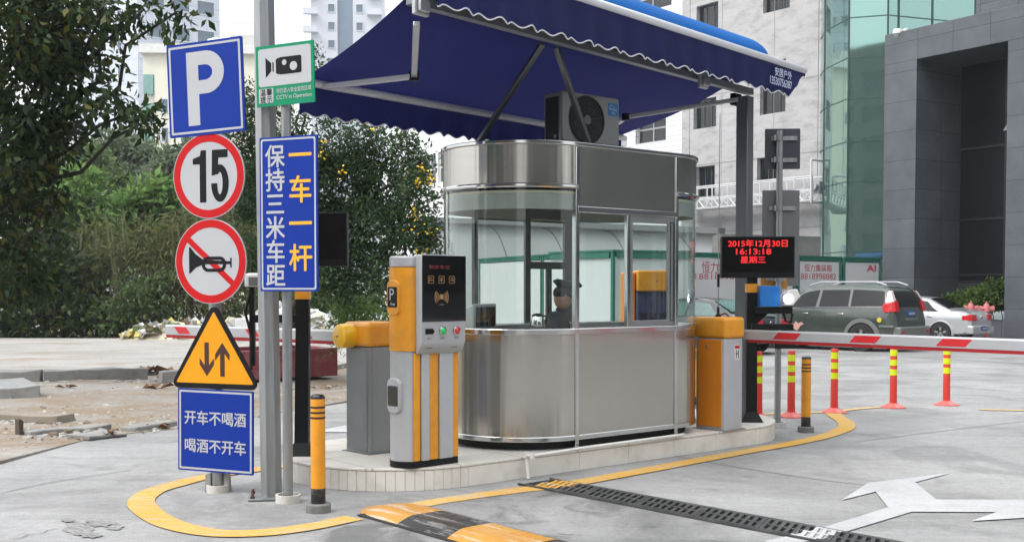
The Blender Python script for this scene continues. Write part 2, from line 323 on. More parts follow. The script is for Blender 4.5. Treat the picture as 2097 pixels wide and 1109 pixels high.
# lane slab in front of the drain, darker and oil stained
sheet('lane_slab', [G(745,1062), G(850,1037), G(1055,1003), G(1166,996), G(1700,1085), V(3.2,5.2,0), V(1.5,4.2,0), V(-.2,5.5,0), G(620,1109)], ASPH, .004)
# rough ground on the left: displaced grid
random.seed(3)
WASTE = concrete('waste_ground_soil', (.26,.245,.22), (.32,.305,.28), (.19,.17,.145), 1.8, brown=(.21,.155,.10), brown_t=.49, streak=4)
nx, ny = 130, 120; mb = MB()
import mathutils.noise as mn
edge = [G(0,952), G(60,930), G(150,905), G(230,893), G(300,883), G(365,878), G(450,865), G(540,850), G(640,835), G(700,825), G(790,812), G(880,800)]
def edge_y(x):
    for a, b_ in zip(edge[:-1], edge[1:]):
        if a.x <= x <= b_.x: return a.y+(b_.y-a.y)*(x-a.x)/(b_.x-a.x)
    return edge[0].y-(edge[0].x-x)*.5 if x < edge[0].x else edge[-1].y+(x-edge[-1].x)*1.2
xs = [-26+24.6*(i/(nx-1))**.8 for i in range(nx)]
vs = []; fs = []
for j in range(ny):
    for i, x in enumerate(xs):
        e = edge_y(x); t = (j/(ny-1))**1.8; y = e+t*(44-e) + (.12*mn.noise(V(x*1.7, 0, 3)) if j < 3 else 0)
        hgt = .008+.05*max(0, mn.fractal(V(x*.5,y*.5,1), 1, 2, 4))+.012*mn.noise(V(x*4,y*4,2))
        if j == 0: hgt = .0
        vs.append((x, y, gz(y)+max(hgt, .004) if j else gz(y)-.01))
fs = [(j*nx+i, j*nx+i+1, (j+1)*nx+i+1, (j+1)*nx+i) for j in range(ny-1) for i in range(nx-1)]
mb.add(vs, fs); kind(mb.build('waste_ground', WASTE, smooth=True, recalc=False))
# pale broken concrete pad beyond the old kerb
PAD = concrete('old_pad_concrete', (.30,.29,.275), (.37,.36,.345), (.23,.22,.20), 1.5, brown=(.24,.19,.14), brown_t=.57, streak=6)
mb = MB()
KQ0, k1, k2 = G(-60,772), G(330,768), G(700,772)
mb.prism([(KQ0.x,KQ0.y),(k1.x,k1.y),(k2.x-.6,k2.y+.4),(k2.x+.2,26),(-1.5,35.5),(-27,35.5),(-27,KQ0.y)], -.3, .1)
mb.v = [(x,y,(z+gz(y)) if z > 0 else z) for x,y,z in mb.v]
kind(mb.build('old_concrete_pad', PAD, recalc=True))
# yellow paint
PAINTY = concrete('worn_yellow_paint', (.58,.31,.035), (.54,.37,.14), (.52,.27,.03), 1.2, k=2.5, streak=10, scuff=(.42,.36,.27))
PAINTP = M('pale_yellow_paint', (.55,.37,.15), .7, var=.12, scale=6, dirt=(.4,.37,.3), dirt_amt=.6, dscale=5)
PAINTW = concrete('worn_white_paint', (.45,.455,.465), (.48,.485,.49), (.33,.33,.335), 1.3, streak=20, k=2.5)
def smooth_path(pts, n=8):
    out_ = []; k = len(pts)
    for i in range(k-1):
        p0, p1, p2, p3 = pts[max(i-1,0)], pts[i], pts[i+1], pts[min(i+2,k-1)]
        for j in range(n):
            t = j/n; out_.append(.5*((2*p1)+(p2-p0)*t+(2*p0-5*p1+4*p2-p3)*t*t+(3*p1-p0-3*p2+p3)*t**3))
    return out_+[pts[-1]]
def stripe(name, pxs, wd, mat, dz=.008):
    pts = smooth_path([G(*p) for p in pxs]); mb = MB(); vs = []
    for i, p in enumerate(pts):
        t = (pts[min(i+1,len(pts)-1)]-pts[max(i-1,0)]); t.z = 0; t.normalize(); nrm = V(-t.y, t.x, 0)
        ww = wd*(1+.08*mn.noise(p*3))
        for s_ in (-1, 1): q = p+nrm*s_*ww/2; vs.append((q.x, q.y, gz(q.y)+dz))
    mb.add(vs, [(2*i, 2*i+1, 2*i+3, 2*i+2) for i in range(len(pts)-1)])
    return kind(mb.build(name, mat, recalc=False))
stripe('yellow_line', [(725,1061),(631,1080),(530,1092),(429,1091),(340,1070),(290,1034),(306,1010),(353,994),(427,976),(533,961),(600,952)], .185, PAINTY)
stripe('yellow_line', [(850,1036),(919,1024),(1055,1005),(1151,994),(1303,967),(1505,929),(1624,908),(1690,893),(1730,878),(1732,866),(1712,852),(1706,845)], .18, PAINTY)
stripe('yellow_line', [(1560,848),(1640,846),(1706,843),(1760,837),(1830,832)], .10, PAINTP)
stripe('yellow_line', [(2005,839),(2060,840),(2180,843)], .10, PAINTP)
def z8(x, y): return (1397+x*.50505, 549+y*.50505)
arrow1 = [z8(*p) for p in ((1085,833),(945,870),(1030,940),(1240,941),(1386,942),(1700,944),(1700,992),(1386,990),(1275,991),(985,990),(930,990),(640,1078),(560,1105),(400,1122),(330,1110),(545,1062),(835,972),(785,908),(645,943),(755,872))]
PW = [G(*p) for p in arrow1]; mb = MB()
mb.add([V(p.x,p.y,gz(p.y)+.008) for p in PW], [tuple(range(len(PW)))])
barb = [G(*z8(*p)) for p in ((1275,991),(1386,990),(1700,992),(1720,960),(1386,988),(1172,1028))]
barb = [G(*z8(*p)) for p in ((1275,991),(1700,992),(1560,1004),(1172,1028))]
mb.add([V(p.x,p.y,gz(p.y)+.0085) for p in barb], [(0,1,2,3)])
kind(mb.build('white_arrow_marking', PAINTW, recalc=False))
mb = MB(); q = [G(640,885), G(705,872), G(790,874), G(790,886)]
mb.add([V(p.x,p.y,.008) for p in q], [(0,1,2,3)]); kind(mb.build('white_line', PAINTW, recalc=False))
# parking bay line, thin dark joints on the right
JT = M('dark_joint', (.12,.12,.12), .9, var=.2)
stripe('expansion_joint', [(1540,712),(1700,722),(2097,744),(2300,755)], .06, JT, .006)
stripe('expansion_joint', [(1380,700),(1470,790)], .012, JT, .006)
stripe('expansion_joint', [(1700,760),(1900,772),(2200,792)], .012, JT, .006)
stripe('expansion_joint', [(1750,905),(1950,880),(2150,856)], .012, JT, .006)
stripe('expansion_joint', [(0,1010),(120,985),(270,962)], .010, JT, .006)
stripe('expansion_joint', [(1340,925),(1500,955),(1700,985),(1850,1000)], .012, JT, .006)
# ------------------------------------------------------------------ facades
def face_frame(pxr, zr, vp):
    """origin on a facade at image column pxr and depth zr, going left towards vanishing column vp"""
    t = (vp-1048.5)/F; d = V(t, 1, 0).normalized()           # away along the facade
    o = V((pxr-1048.5)/F*zr, zr, 0)
    return o, d
def hit(o, d, px, py):
    u = (px-1048.5)/F; t = (u*o.y-o.x)/(d.x-u*d.y); p = o+d*t
    r_ = ray(px, py); return t, EYE+r_.z*(p.y/r_.y)
def wall_holes(mb, X, Z, holes, depth=.25, y0=0.0):
    xs_ = sorted(set([X[0],X[1]]+[h for q in holes for h in q[:2]])); zs = sorted(set([Z[0],Z[1]]+[h for q in holes for h in q[2:4]]))
    xs_ = [x for x in xs_ if X[0] <= x <= X[1]]; zs = [z for z in zs if Z[0] <= z <= Z[1]]
    for a, b_ in zip(xs_[:-1], xs_[1:]):
        for c, d in zip(zs[:-1], zs[1:]):
            mx_, mz_ = (a+b_)/2, (c+d)/2
            if any(h[0] < mx_ < h[1] and h[2] < mz_ < h[3] for h in holes): continue
            mb.add([(a,y0,c),(b_,y0,c),(b_,y0,d),(a,y0,d)], [(0,1,2,3)])
    for a, b_, c, d in holes:
        y1 = y0+depth
        mb.add([(a,y0,c),(b_,y0,c),(b_,y0,d),(a,y0,d),(a,y1,c),(b_,y1,c),(b_,y1,d),(a,y1,d)], [(0,4,5,1),(1,5,6,2),(2,6,7,3),(3,7,4,0)])
WINF = M('aluminium_frame', (.3,.31,.32), .4, metal=.3)
WPANE = M('dark_window_glass', (.012,.015,.018), .08, var=.3, scale=.6, spec=.6)
WPALE = M('pale_window_glass', (.16,.20,.23), .12, var=.35, scale=.5, spec=.7)
def window(parent, a, b_, c, d, y, mats=(WINF, WPANE), mull=1, fw=.05, rail=None, mtx=None):
    mb = MB(); frameY(mb, [(a,c),(b_,c),(b_,d),(a,d)], [(a+fw,c+fw),(b_-fw,c+fw),(b_-fw,d-fw),(a+fw,d-fw)], y-.03, y+.04)
    for i in range(mull): x = a+(b_-a)*(i+1)/(mull+1); mb.box(x-fw/2, x+fw/2, y-.025, y+.035, c+fw, d-fw)
    if rail: z = c+(d-c)*rail; mb.box(a+fw, b_-fw, y-.022, y+.03, z-fw/2, z+fw/2)
    o = mb.build('window', mats[0], parent)
    mb = MB(); mb.box(a+fw*.5, b_-fw*.5, y+.005, y+.015, c+fw*.5, d-fw*.5); mb.build('pane', mats[1], o); return o
# grey stucco building with square window openings
STUC = M('grey_stucco', (.40,.395,.40), .9, var=.12, scale=.6, dirt=(.25,.24,.22), dirt_amt=.95, dscale=1.1, bump=.8, bs=7, detail=9, stretch=(1,1,2.6))
o, d = face_frame(1690, 50, -700); ang = math.atan2(-d.y, -d.x)
def stx(px, py): t, h = hit(o, d, px, py); return -t, h
bl = T('stucco_building', 'bare grey stucco building with square dark window openings and a suspended cradle', 'building', (o.x, o.y, gz(50)), ang)
base0 = gz(50)
holes = []
for x0, x1, yy0, yy1 in ((1423,1467,8,62),(1558,1612,-40,22),(1418,1464,202,262),(1553,1605,125,232),(1424,1462,340,402),(1548,1600,320,372),(1423,1467,-150,-95),(1300,1340,30,80)):
    xm = (x0+x1)/2; a = stx(x0,(yy0+yy1)/2)[0]; b_ = stx(x1,(yy0+yy1)/2)[0]; z1 = stx(xm,yy0)[1]-base0; z0 = stx(xm,yy1)[1]-base0
    holes.append((a,b_,z0,z1))
xl = stx(1395,300)[0]
holes = [h for h in holes if h[0] > xl+.1]
mb = MB(); wall_holes(mb, (xl,0), (0,24), holes, .3); mb.box(0,.4,.0,9,0,24); mb.box(xl-.01,xl,0.001,9,0,24); mb.box(xl,0,9,9.2,0,24); mb.box(xl,.4,0.01,9.2,24,24.4)
mb.build('wall', STUC, bl, recalc=False)
DARKIN = M('room_shade_dark', (.02,.02,.022), .9)
mb = MB(); mb.box(xl+.1,-.1,2.5,2.6,0,24); mb.build('interior_shade_sheet', DARKIN, bl)  # near-black sheet paints the shade inside the window openings
for h in holes: window(bl, *h, .26, mats=(M('dark_sash',(.06,.062,.065),.5),WPANE), mull=2, fw=.045)
mb = MB(); mb.box(-.06,.48,-.08,-.002,0,24); mb.build('corner_trim', M('grey_trim', (.2,.21,.21), .6), bl)
mb = MB()
for zz in (4.4, 7.75, 11.1): mb.box(xl,-.1,-.012,.0,zz,zz+.03)
for xx in (-3.0,-6.2): mb.box(xx,xx+.02,-.01,.0,0.1,23)
mb.build('render_joint', M('joint_grey', (.25,.25,.25), .9), bl)
# white tiled block behind it
WTILE = tilemat('white_wall_tile', (.72,.73,.74), (.68,.69,.70), (.5,.5,.5), .3, .3, .03, .35, var=.06, grain=3)
o2, d2 = face_frame(1440, 66, -700)
wb = T('white_tiled_building', 'white tiled building behind the awning, partly hidden by the grey stucco one', 'building', (o2.x, o2.y, gz(66)), ang)
def wtx(px, py): t, h = hit(o2, d2, px, py); return -t, h-gz(66)
holes = []
for x0, x1, yy0, yy1 in ((1300,1362,243,292),(1286,1372,-25,22),(1225,1262,240,292)):
    xm = (x0+x1)/2; holes.append((wtx(x0,50)[0], wtx(x1,50)[0], wtx(xm,yy1)[1], wtx(xm,yy0)[1]))
mb = MB(); wall_holes(mb, (wtx(1180,200)[0], 2), (0,30), holes, .4); mb.build('wall', WTILE, wb, recalc=False)
for h in holes: window(wb, *h, .3, mull=1, fw=.1, rail=.6)
# far left white workshop with dark strip windows
o3, d3 = face_frame(1000, 52, -220)
wk = T('workshop_building', 'white low building with long dark strip windows, behind the flowering tree', 'building', (o3.x, o3.y, gz(52)), math.atan2(-d3.y, -d3.x))
def wkx(px, py): t, h = hit(o3, d3, px, py); return -t, h-gz(52)
ztop = wkx(905,306)[1]; zbot = wkx(905,374)[1]
xa, xb = wkx(800,330)[0], 0.5
hs_ = []; n_ = 6
for i in range(n_): hs_.append((xa+(xb-xa)*i/n_+.12, xa+(xb-xa)*(i+1)/n_-.12, zbot, ztop-.1))
WHW = M('white_render', (.68,.69,.69), .8, var=.05, scale=.6)
mb = MB(); wall_holes(mb, (xa-1, xb+2), (0, ztop+.05), hs_, .2); mb.box(xa-1,xb+2,.3,6,ztop-.3,ztop+.0); mb.build('wall', WHW, wk, recalc=False)
for h in hs_: window(wk, *h, .15, mats=(WHW,M('strip_glass',(.06,.07,.075),.1,var=.4,scale=.8)), mull=1, fw=.06, rail=.5)
# green curtain wall
def curtain(name, col, rough):
    m, t, b, N, L = nodes(name); b.inputs['Base Color'].default_value = (*col,1); b.inputs['Metallic'].default_value = .85; b.inputs['Roughness'].default_value = rough
    tc = N('ShaderNodeTexCoord'); n = N('ShaderNodeTexNoise'); n.inputs['Scale'].default_value = .35; L(tc.outputs['Object'], n.inputs[0]); bp = N('ShaderNodeBump'); bp.inputs['Strength'].default_value = .08; bp.inputs['Distance'].default_value = .1; L(n.outputs[0], bp.inputs['Height']); L(bp.outputs[0], b.inputs['Normal']); return m
CURT = curtain('green_mirror_glass', (.25,.40,.365), .03)
gt = T('glass_tower', 'green mirrored glass tower between the stucco wall and the stone portal', 'building', (0,0,0))
pts = [P(1668,587,52), P(1684,587,49.0), P(1733,587,46.5), P(1812,587,46.0), P(1990,587,47.5), P(2060,587,56)]
mb = MB()
for a, b_ in zip(pts[:-1], pts[1:]): mb.add([(a.x,a.y,-.3),(b_.x,b_.y,-.3),(b_.x,b_.y,26),(a.x,a.y,26)], [(0,1,2,3)])
mb.add([(p.x,p.y,26) for p in pts], [tuple(range(len(pts)))])
mb.build('glass_wall', CURT, gt, recalc=False)
MUL = M('green_mullion', (.05,.10,.09), .4, metal=.5)
zj = [EYE+(587-y)/F*46.3 for y in (515,372,290,203,120,40,-45,-130,-215)]
mb = MB()
for z in zj: mb.tube([(p.x,p.y,z) for p in pts], .03, 4)
mb.build('transom', MUL, gt)
for p in pts[1:-1]+[pts[3].lerp(pts[4],.5), pts[3].lerp(pts[4],.12)]:
    mb = MB(); mb.box(p.x-.03,p.x+.03,p.y-.045,p.y+.03,-.2,26); mb.build('mullion', MUL, gt)
# stone portal
STONE = tilemat('grey_granite', (.088,.098,.110), (.070,.079,.090), (.033,.037,.042), 1.38, 1.02, .012, .38, var=.32, grain=22, spec=.45)
zs0 = 40.0; po, pd = face_frame(1806, zs0, -450); pang = math.atan2(-pd.y, -pd.x); gb = gz(40)
def ptx(px, py): t, h = hit(po, pd, px, py); return -t, h-gb
pt = T('stone_portal', 'dark grey granite entrance portal with a tall recessed doorway', 'building', (po.x,po.y,gb), pang)
c1 = ptx(1871,400)[0]; c2 = ptx(2056,400)[0]; lint = ptx(1873,121)[1]; top = ptx(1806,72)[1]
mb = MB(); mb.box(0,c1,0,3.2,0,lint); mb.build('column', STONE, pt, bevel=.01)
mb = MB(); mb.box(c2,c2+3.5,0,3.2,0,lint); mb.build('column', STONE, pt, bevel=.01)
mb = MB(); mb.box(0,c2+3.5,0,3.2,lint+.002,top); mb.build('lintel', STONE, pt, bevel=.01)
mb = MB(); mb.box(c1+.002,c2-.002,2.5,2.56,.9,lint-.002); mb.build('door_glass', M('black_door_glass',(.008,.009,.011),.25,var=.2,spec=.15), pt)
mb = MB()
for z in (.92, 1.9, 2.15, 4.1, 6.6): mb.box(c1+.01,c2-.01,2.46,2.495,z-.035,z+.035)
for x in (c1+(c2-c1)*.52,): mb.box(x-.03,x+.03,2.45,2.493,.9,lint-.01)
mb.build('door_frame', M('dark_frame', (.03,.032,.036), .4, metal=.5), pt)
mb = MB()
for i in range(9): mb.box(c1+.05,c2-.05,2.40,2.44,1.2+i*.075,1.235+i*.075)
mb.build('louvre', M('louvre_grey', (.1,.105,.11), .5, metal=.3), pt)
# upper wall set back, with a window
uo = ptx(1945,20)[0]
mb = MB(); wall_holes(mb, (uo,c2+3.5), (top+.003,top+9), [(ptx(1963,8)[0]+.3, ptx(2040,8)[0]+.3, top+.75, top+3.2)], .2, y0=1.2); mb.box(uo,uo+.002,1.2,4,top+.003,top+9); mb.build('upper_wall', STONE, pt, recalc=False)
window(pt, ptx(1963,8)[0]+.3, ptx(2040,8)[0]+.3, top+.75, top+3.2, 1.35, mats=(WINF,M('sky_reflection_glass',(.22,.3,.42),.1,metal=.6)), mull=1)  # blue sky reflection is put into the pane colour
# recessed upper window light and open hopper sash in the doorway
mb = MB(); mb.box(c2-.95,c2-.1,2.36,2.44,ptx(2030,200)[1],ptx(2030,135)[1]); mb.build('fanlight', M('pale_fanlight',(.25,.29,.36),.15,metal=.5), pt)
z1, z0 = ptx(2030,203)[1], ptx(2030,255)[1]
mb = MB(); mb.hull([(c2-1.15,2.3,z1),(c2-.1,2.3,z1),(c2-.1,2.34,z1+.03),(c2-1.15,2.34,z1+.03)],[(c2-1.15,1.55,z0),(c2-.1,1.55,z0),(c2-.1,1.59,z0+.03),(c2-1.15,1.59,z0+.03)]); mb.build('hopper_sash', M('sash_grey',(.30,.33,.36),.2,metal=.3), pt)
# unseen wing of the same building, added to darken the booth steel's reflections
hs_ = [(c2+5+i*3.6, c2+7.6+i*3.6, zz, zz+2.2) for i in range(11) for zz in (1.4,5.2)]
mb = MB(); wall_holes(mb, (c2+3.502,c2+46), (0,top+9), hs_, .25, y0=.3); mb.build('unseen_reflection_wing', STONE, pt, recalc=False)
mb = MB(); mb.box(c2+3.6,c2+45.9,.56,.6,.1,top+8.5); mb.build('unseen_wing_glazing', WPANE, pt)
# dome security camera on the portal
dc = ptx(1838,70)
q = P(1838,66,39.6)
sc = T('security_camera', 'small white dome security camera on the corner of the granite portal', 'security camera', q)
WPL = M('white_plastic', (.7,.7,.69), .35, var=.04, coat=.2)
mb = MB(); mb.lathe([(0,.1),(.13,.1),(.16,.02),(.15,-.06),(.0,-.06)], 20); mb.build('housing', WPL, sc, smooth=True)
mb = MB(); mb.lathe([(.13,-.062),(.11,-.15),(.06,-.21),(0,-.22)], 20); mb.build('dome', M('smoked_dome',(.3,.3,.3),.1,coat=.5), sc, smooth=True)
mb = MB(); mb.tube([(.1,.02,.05),(.34,.14,.05)], .05, 10); mb.box(.28,.36,.05,.25,-.06,.16); mb.build('bracket', WPL, sc)
# planter with a hedge, in front of the doorway
HEDGE_AT = []
plx0, plx1 = c1+.6, c2-.02
pl = T('stone_planter', 'low grey stone planter in the portal doorway', 'planter', po+V(math.cos(pang),math.sin(pang),0)*((plx0+plx1)/2)+V(0,0,gb), pang)
hw = (plx1-plx0)/2
mb = MB(); mb.box(-hw,hw,.1,.25,0,.62); mb.box(-hw,hw,1.2,1.35,0,.62); mb.box(-hw,-hw+.15,.252,1.198,0,.62); mb.box(hw-.15,hw,.252,1.198,0,.62); mb.build('planter_wall', STONE, pl)
mb = MB(); mb.box(-hw+.16,hw-.16,.26,1.19,0,.5); mb.build('soil', M('planter_soil',(.06,.045,.03),.9,var=.3), pl)
# white site-cabin containers
CONT = M('container_white', (.54,.555,.56), .55, var=.04, scale=.8, dirt=(.5,.5,.48), dirt_amt=.35, dscale=1.5)
CGRN = M('container_green', (.015,.13,.09), .5, var=.1, dirt=(.1,.2,.17), dirt_amt=.3)
CTXT = M('container_red_lettering', (.42,.07,.09), .6, var=.1)
cA = P(1255,587,28.8); cA.z = 0; cB = P(1650,587,34.3); cB.z = 0; cC = P(980,587,38); cC.z = 0
def container(a, b_, label, texts, htop, depth=2.4, plate=None, flip=1):
    dirx = (b_-a); L_ = dirx.length; an = math.atan2(dirx.y, dirx.x); g0 = min(gz(a.y), gz(b_.y))
    t = T('site_container', label, 'container', (a.x,a.y,g0), an)
    h = htop-g0
    mb = MB(); mb.box(.06,L_-.06,.03,depth,.12,h-.12)
    mb.build('wall_panel', CONT, t)
    mb = MB()
    for x in (0, L_-.09): mb.box(x,x+.09,0,.09,.002,h-.002)
    mb.box(.14,L_-.14,0,.1,h-.10,h); mb.box(.14,L_-.14,0,.1,0,.12); mb.box(0,.14,.141,depth,h-.16,h); mb.box(L_-.14,L_,.141,depth,h-.16,h)
    mb.build('corner_frame', CGRN, t, bevel=.01)
    mb = MB(); mb.box(-.02,L_+.02,-.02,depth+.02,h+.001,h+.05); mb.build('roof', CGRN, t)
    if texts:
        for s_, cx, cz, ww, hh, bo in texts: mb = MB(); mb.text(s_, cx, cz, w=ww, h=hh, y=.026, bold=bo); mb.build('lettering', CTXT, t, recalc=False)
    return t, L_, h
def along(a, b_, px):
    u = (px-1048.5)/F; e = b_-a; return (u*a.y-a.x)/(e.x-u*e.y)*e.length
w1 = along(cA,cB,1640)
def zat(a, b_, px, py):
    e = (b_-a).normalized(); p = a+e*along(a,b_,px); r_ = ray(px,py); return EYE+r_.z*p.y/r_.y+.22
def tx(a, b_, s_, x0, x1, y0, y1, bo=0): return (s_, (along(a,b_,x0)+along(a,b_,x1))/2, zat(a,b_,(x0+x1)/2,(y0+y1)/2), along(a,b_,x1)-along(a,b_,x0), abs(zat(a,b_,x0,y0)-zat(a,b_,x0,y1)), bo)
TOPC = EYE+72/F*28.8
ct, L1, h1 = container(cA, cA+(cB-cA)*(along(cA,cB,1628)/(cB-cA).length), 'white site container with red phone number, behind the black car',
    [tx(cA,cB,'恒力集装箱',1438,1523,535,560,.005), tx(cA,cB,'18818998882',1425,1535,560,572,.0)], TOPC)
a2 = cA+(cB-cA)*(along(cA,cB,1634)/(cB-cA).length); b2 = cA+(cB-cA)*(along(cA,cB,1722)/(cB-cA).length)
container(a2, b2, 'white site container with red phone number, behind the dark green off-road car',
    [(s_,x-along(cA,cB,1634),z,w_,h_,b__) for s_,x,z,w_,h_,b__ in (tx(cA,cB,'恒力集装箱',1648,1704,541,556,.005), tx(cA,cB,'18818998882',1636,1713,559,572,.0))], TOPC)
a3 = cA+(cB-cA)*(along(cA,cB,1728)/(cB-cA).length); b3 = cA+(cB-cA)*(along(cA,cB,1803)/(cB-cA).length)
container(a3, b3, 'white site container whose end meets the granite portal column', [('AI', along(cA,cB,1785)-along(cA,cB,1728), zat(cA,cB,1785,549), along(cA,cB,1795)-along(cA,cB,1777), .2, .03)], TOPC)
# the pair of cabins seen through the booth glass
cD = cA+(cC-cA)*.46
ctl, L2, h2 = container(cD, cA-(cA-cC).normalized()*.05, 'white site container with a small window, seen through the booth behind the guard', None, TOPC)
container(cC, cD-(cA-cC).normalized()*.05, 'plain white site container farthest left behind the curved booth glass', None, TOPC)
for i, (lx,lz) in enumerate(((L2-.55,1.9),(L2-2.6,1.35))):
    pass
VENT = M('vent_grey', (.3,.31,.31), .5)
for oo, x, z, w_, h_ in ((ctl, L2*.55, 1.25, .75, 1.25),):
    window(oo, x-w_/2, x+w_/2, z, z+h_, -.004, mats=(M('cabin_frame',(.5,.52,.52),.4),M('cabin_glass',(.22,.26,.27),.15)), mull=1, fw=.05, rail=.5)
# barrel roofed ramp cover behind the cabins
RAMP = M('grey_ramp_panel', (.32,.33,.335), .6, var=.05, scale=.4, dirt=(.3,.3,.3), dirt_amt=.3)
RAMPD = M('ramp_coping', (.13,.135,.14), .6, var=.1)
rA, rB = P(860,587,50), P(1475,587,40)
rd = (rB-rA); rl = rd.length
rc = T('ramp_cover', 'grey panelled ramp cover with a dark coping, rising behind the site containers', 'building', (rA.x,rA.y,gz(45)), math.atan2(rd.y,rd.x))
hA, hB = EYE+(587-452)/F*50+.2, EYE+(587-478)/F*40+.2
mb = MB(); mb.hull([(0,0,0),(rl,0,0),(rl,0,hB),(0,0,hA)],[(0,5,0),(rl,5,0),(rl,5,hB),(0,5,hA)]); mb.build('wall', RAMP, rc)
mb = MB(); mb.bar((-.2,-.1,hA+.1),(rl+.1,-.1,hB+.1),.5,.22); mb.build('coping', RAMPD, rc)
mb = MB()
for k in range(5):
    x0 = 1+k*rl/5; mb.tube([(x0+1.6*math.sin(i/10*1.4),-.02,(hA+(hB-hA)*x0/rl)*math.cos(i/10*1.5)*.98) for i in range(11)], .018, 5)
mb.build('arched_seam', RAMPD, rc)
# dark low wall right of it
lw = P(1475,587,39.5); rw = P(1680,587,41.5); dl = rw-lw
t_ = T('retaining_wall', 'dark stained concrete wall under the suspended cradle', 'wall', (lw.x,lw.y,gz(40)), math.atan2(dl.y,dl.x))
mb = MB(); mb.box(0,dl.length,0,.5,0,EYE+(587-478)/F*39.5+.2); mb.build('wall_body', M('stained_concrete',(.15,.15,.145),.85,var=.25,scale=.9,dirt=(.28,.27,.25),dirt_amt=.6,dscale=1.2), t_)
# ------------------------------------------------------------------ far towers
def tower(name, label, p, ang_, wx, wy, H, mat, cols, rows, wmats, wf=.5, hf=.45, cols2=None, rows2=None):
    """box building: local X face in front, its right side face too"""
    t = T(name, label, 'building', (p.x,p.y,-.3), ang_)
    mb = MB(); mb.box(0,wx,0,wy,0,H); mb.build('wall', mat, t)
    return t
def winrow(t, x0, x1, z0, z1, nxw, nzw, wf, hf, mats, side=False, wx=0, fw=.12):
    dx = (x1-x0)/nxw; dzz = (z1-z0)/nzw; me = None
    for i in range(nxw):
        for j in range(nzw):
            cx, cz = x0+dx*(i+.5), z0+dzz*(j+.5)
            if me is None:
                a, b_, c, d_ = -dx*wf/2, dx*wf/2, -dzz*hf/2, dzz*hf/2; mb = MB()
                frameY(mb, [(a,c),(b_,c),(b_,d_),(a,d_)], [(a+fw,c+fw),(b_-fw,c+fw),(b_-fw,d_-fw),(a+fw,d_-fw)], -.12, .0)
                mb.mat(1).box(a+fw*.5,b_-fw*.5,-.06,-.02,c+fw*.5,d_-fw*.5)
                ob = mb.build('window', mats, t); me = ob
            else: ob = me.copy(); C.objects.link(ob); ob.parent = t
            if side: ob.location = (wx,cx,cz); ob.rotation_euler = (0,0,math.pi/2)
            else: ob.location = (cx,0,cz)
FARW = M('far_window', (.10,.14,.18), .15, var=.3, scale=.2)
FFR = M('far_window_frame', (.55,.57,.6), .5)
PALE = tilemat('pale_blue_tile_far', (.50,.54,.60), (.47,.51,.57), (.40,.44,.5), 3.2, 1.6, .08, .5, var=.06, grain=1)
zT = 150
def at(px, z): return P(px,587,z)
pc = at(288,zT)
a_ = math.radians(32)
# left wing faces left-front, right wing faces right-front
wl = T('office_tower', 'pale blue-grey tiled tower at upper left with rows of small windows', 'building', (pc.x,pc.y,-.3), math.radians(38))
mb = MB(); mb.box(0,11.5,0,14,0,62); mb.build('wall', PALE, wl)
mb = MB(); mb.box(-.01,11.52,-.6,-.003,60,62.5); mb.build('parapet', PALE, wl)
winrow(wl, .6, 11.2, 22, 58, 3, 9, .74, .5, [FFR,FARW])
wl2 = T('office_tower', 'pale blue-grey tiled tower wing left of the glazed one, behind the dark leaves', 'building', (pc.x-.3,pc.y+.4,-.3), math.radians(-22))
mb = MB(); mb.box(-16,-.02,0,14,0,62); mb.build('wall', PALE, wl2)
winrow(wl2, -15, -1, 14, 58, 4, 12, .25, .5, [FFR,FARW])
CREAM = M('cream_render', (.62,.60,.50), .8, var=.05, scale=.15)
zC = 115
pc = at(298,zC); ph = EYE+(587-108)/F*zC
cb = T('apartment_block', 'cream apartment block behind the parking sign, with green bay windows', 'building', (pc.x,pc.y,-.3), math.radians(3))
mb = MB(); mb.box(0,13.5,0,12,0,ph); mb.box(1.2,13.5,-.3,-.002,0,ph-1.6); mb.build('wall', CREAM, cb)
mb = MB(); mb.box(-.3,13.8,-.6,12,ph+.002,ph+.9); mb.build('cornice', M('pale_cornice',(.6,.6,.58),.8), cb)
for z in range(9):
    zz = 1+z*2.9
    if zz < ph-4: mb = MB(); mb.box(.1,1.1,-.35,-.003,zz,zz+2.0); mb.build('bay_window', M('bay_green',(.16,.30,.27),.2), cb)
def cbwin(x, nz, w_, z0=2): 
    for j in range(nz):
        zz = z0+j*2.9
        if zz < ph-4: window(cb, x-w_/2, x+w_/2, zz, zz+1.5, -.34, mats=(FFR,FARW), mull=0, fw=.08)
cbwin(2.2, 8, .8); cbwin(4.6, 8, 1.7); cbwin(8.0, 8, 1.7); cbwin(11.2, 8, .9)
mb = MB(); x0 = (470-298)/F*zC; x1 = (532-298)/F*zC
mb.box(x0,x1,1,5,ph+.9,ph+2.2); mb.build('roof_room', M('pale_roof_room',(.5,.5,.48),.8), cb)
mb = MB()
for i in range(8): mb.box(x0+i*.4,x0+i*.4+.06,.9,.96,ph+2.2,ph+3.3)
mb.box(x0,x1,.88,.98,ph+3.3,ph+3.4); mb.box(x0,x1,.9,.96,ph+2.7,ph+2.76); mb.build('roof_railing', FFR, cb)
mb = MB(); xd = (432-298)/F*zC; mb.lathe([(0,1.5),(.8,1.2),(1.25,.5),(1.3,0),(0,0)], 16, (xd,3,ph+.9)); mb.build('water_tank', M('tank_white',(.6,.6,.6),.5), cb, smooth=True)
zR = 190; pc = at(640,zR)
rt = T('apartment_tower', 'distant pale apartment tower with stacked balconies above the awning edge', 'building', (pc.x,pc.y,-.3), math.radians(4))
PALE2 = M('pale_far_render', (.56,.58,.62), .8, var=.05, scale=.1)
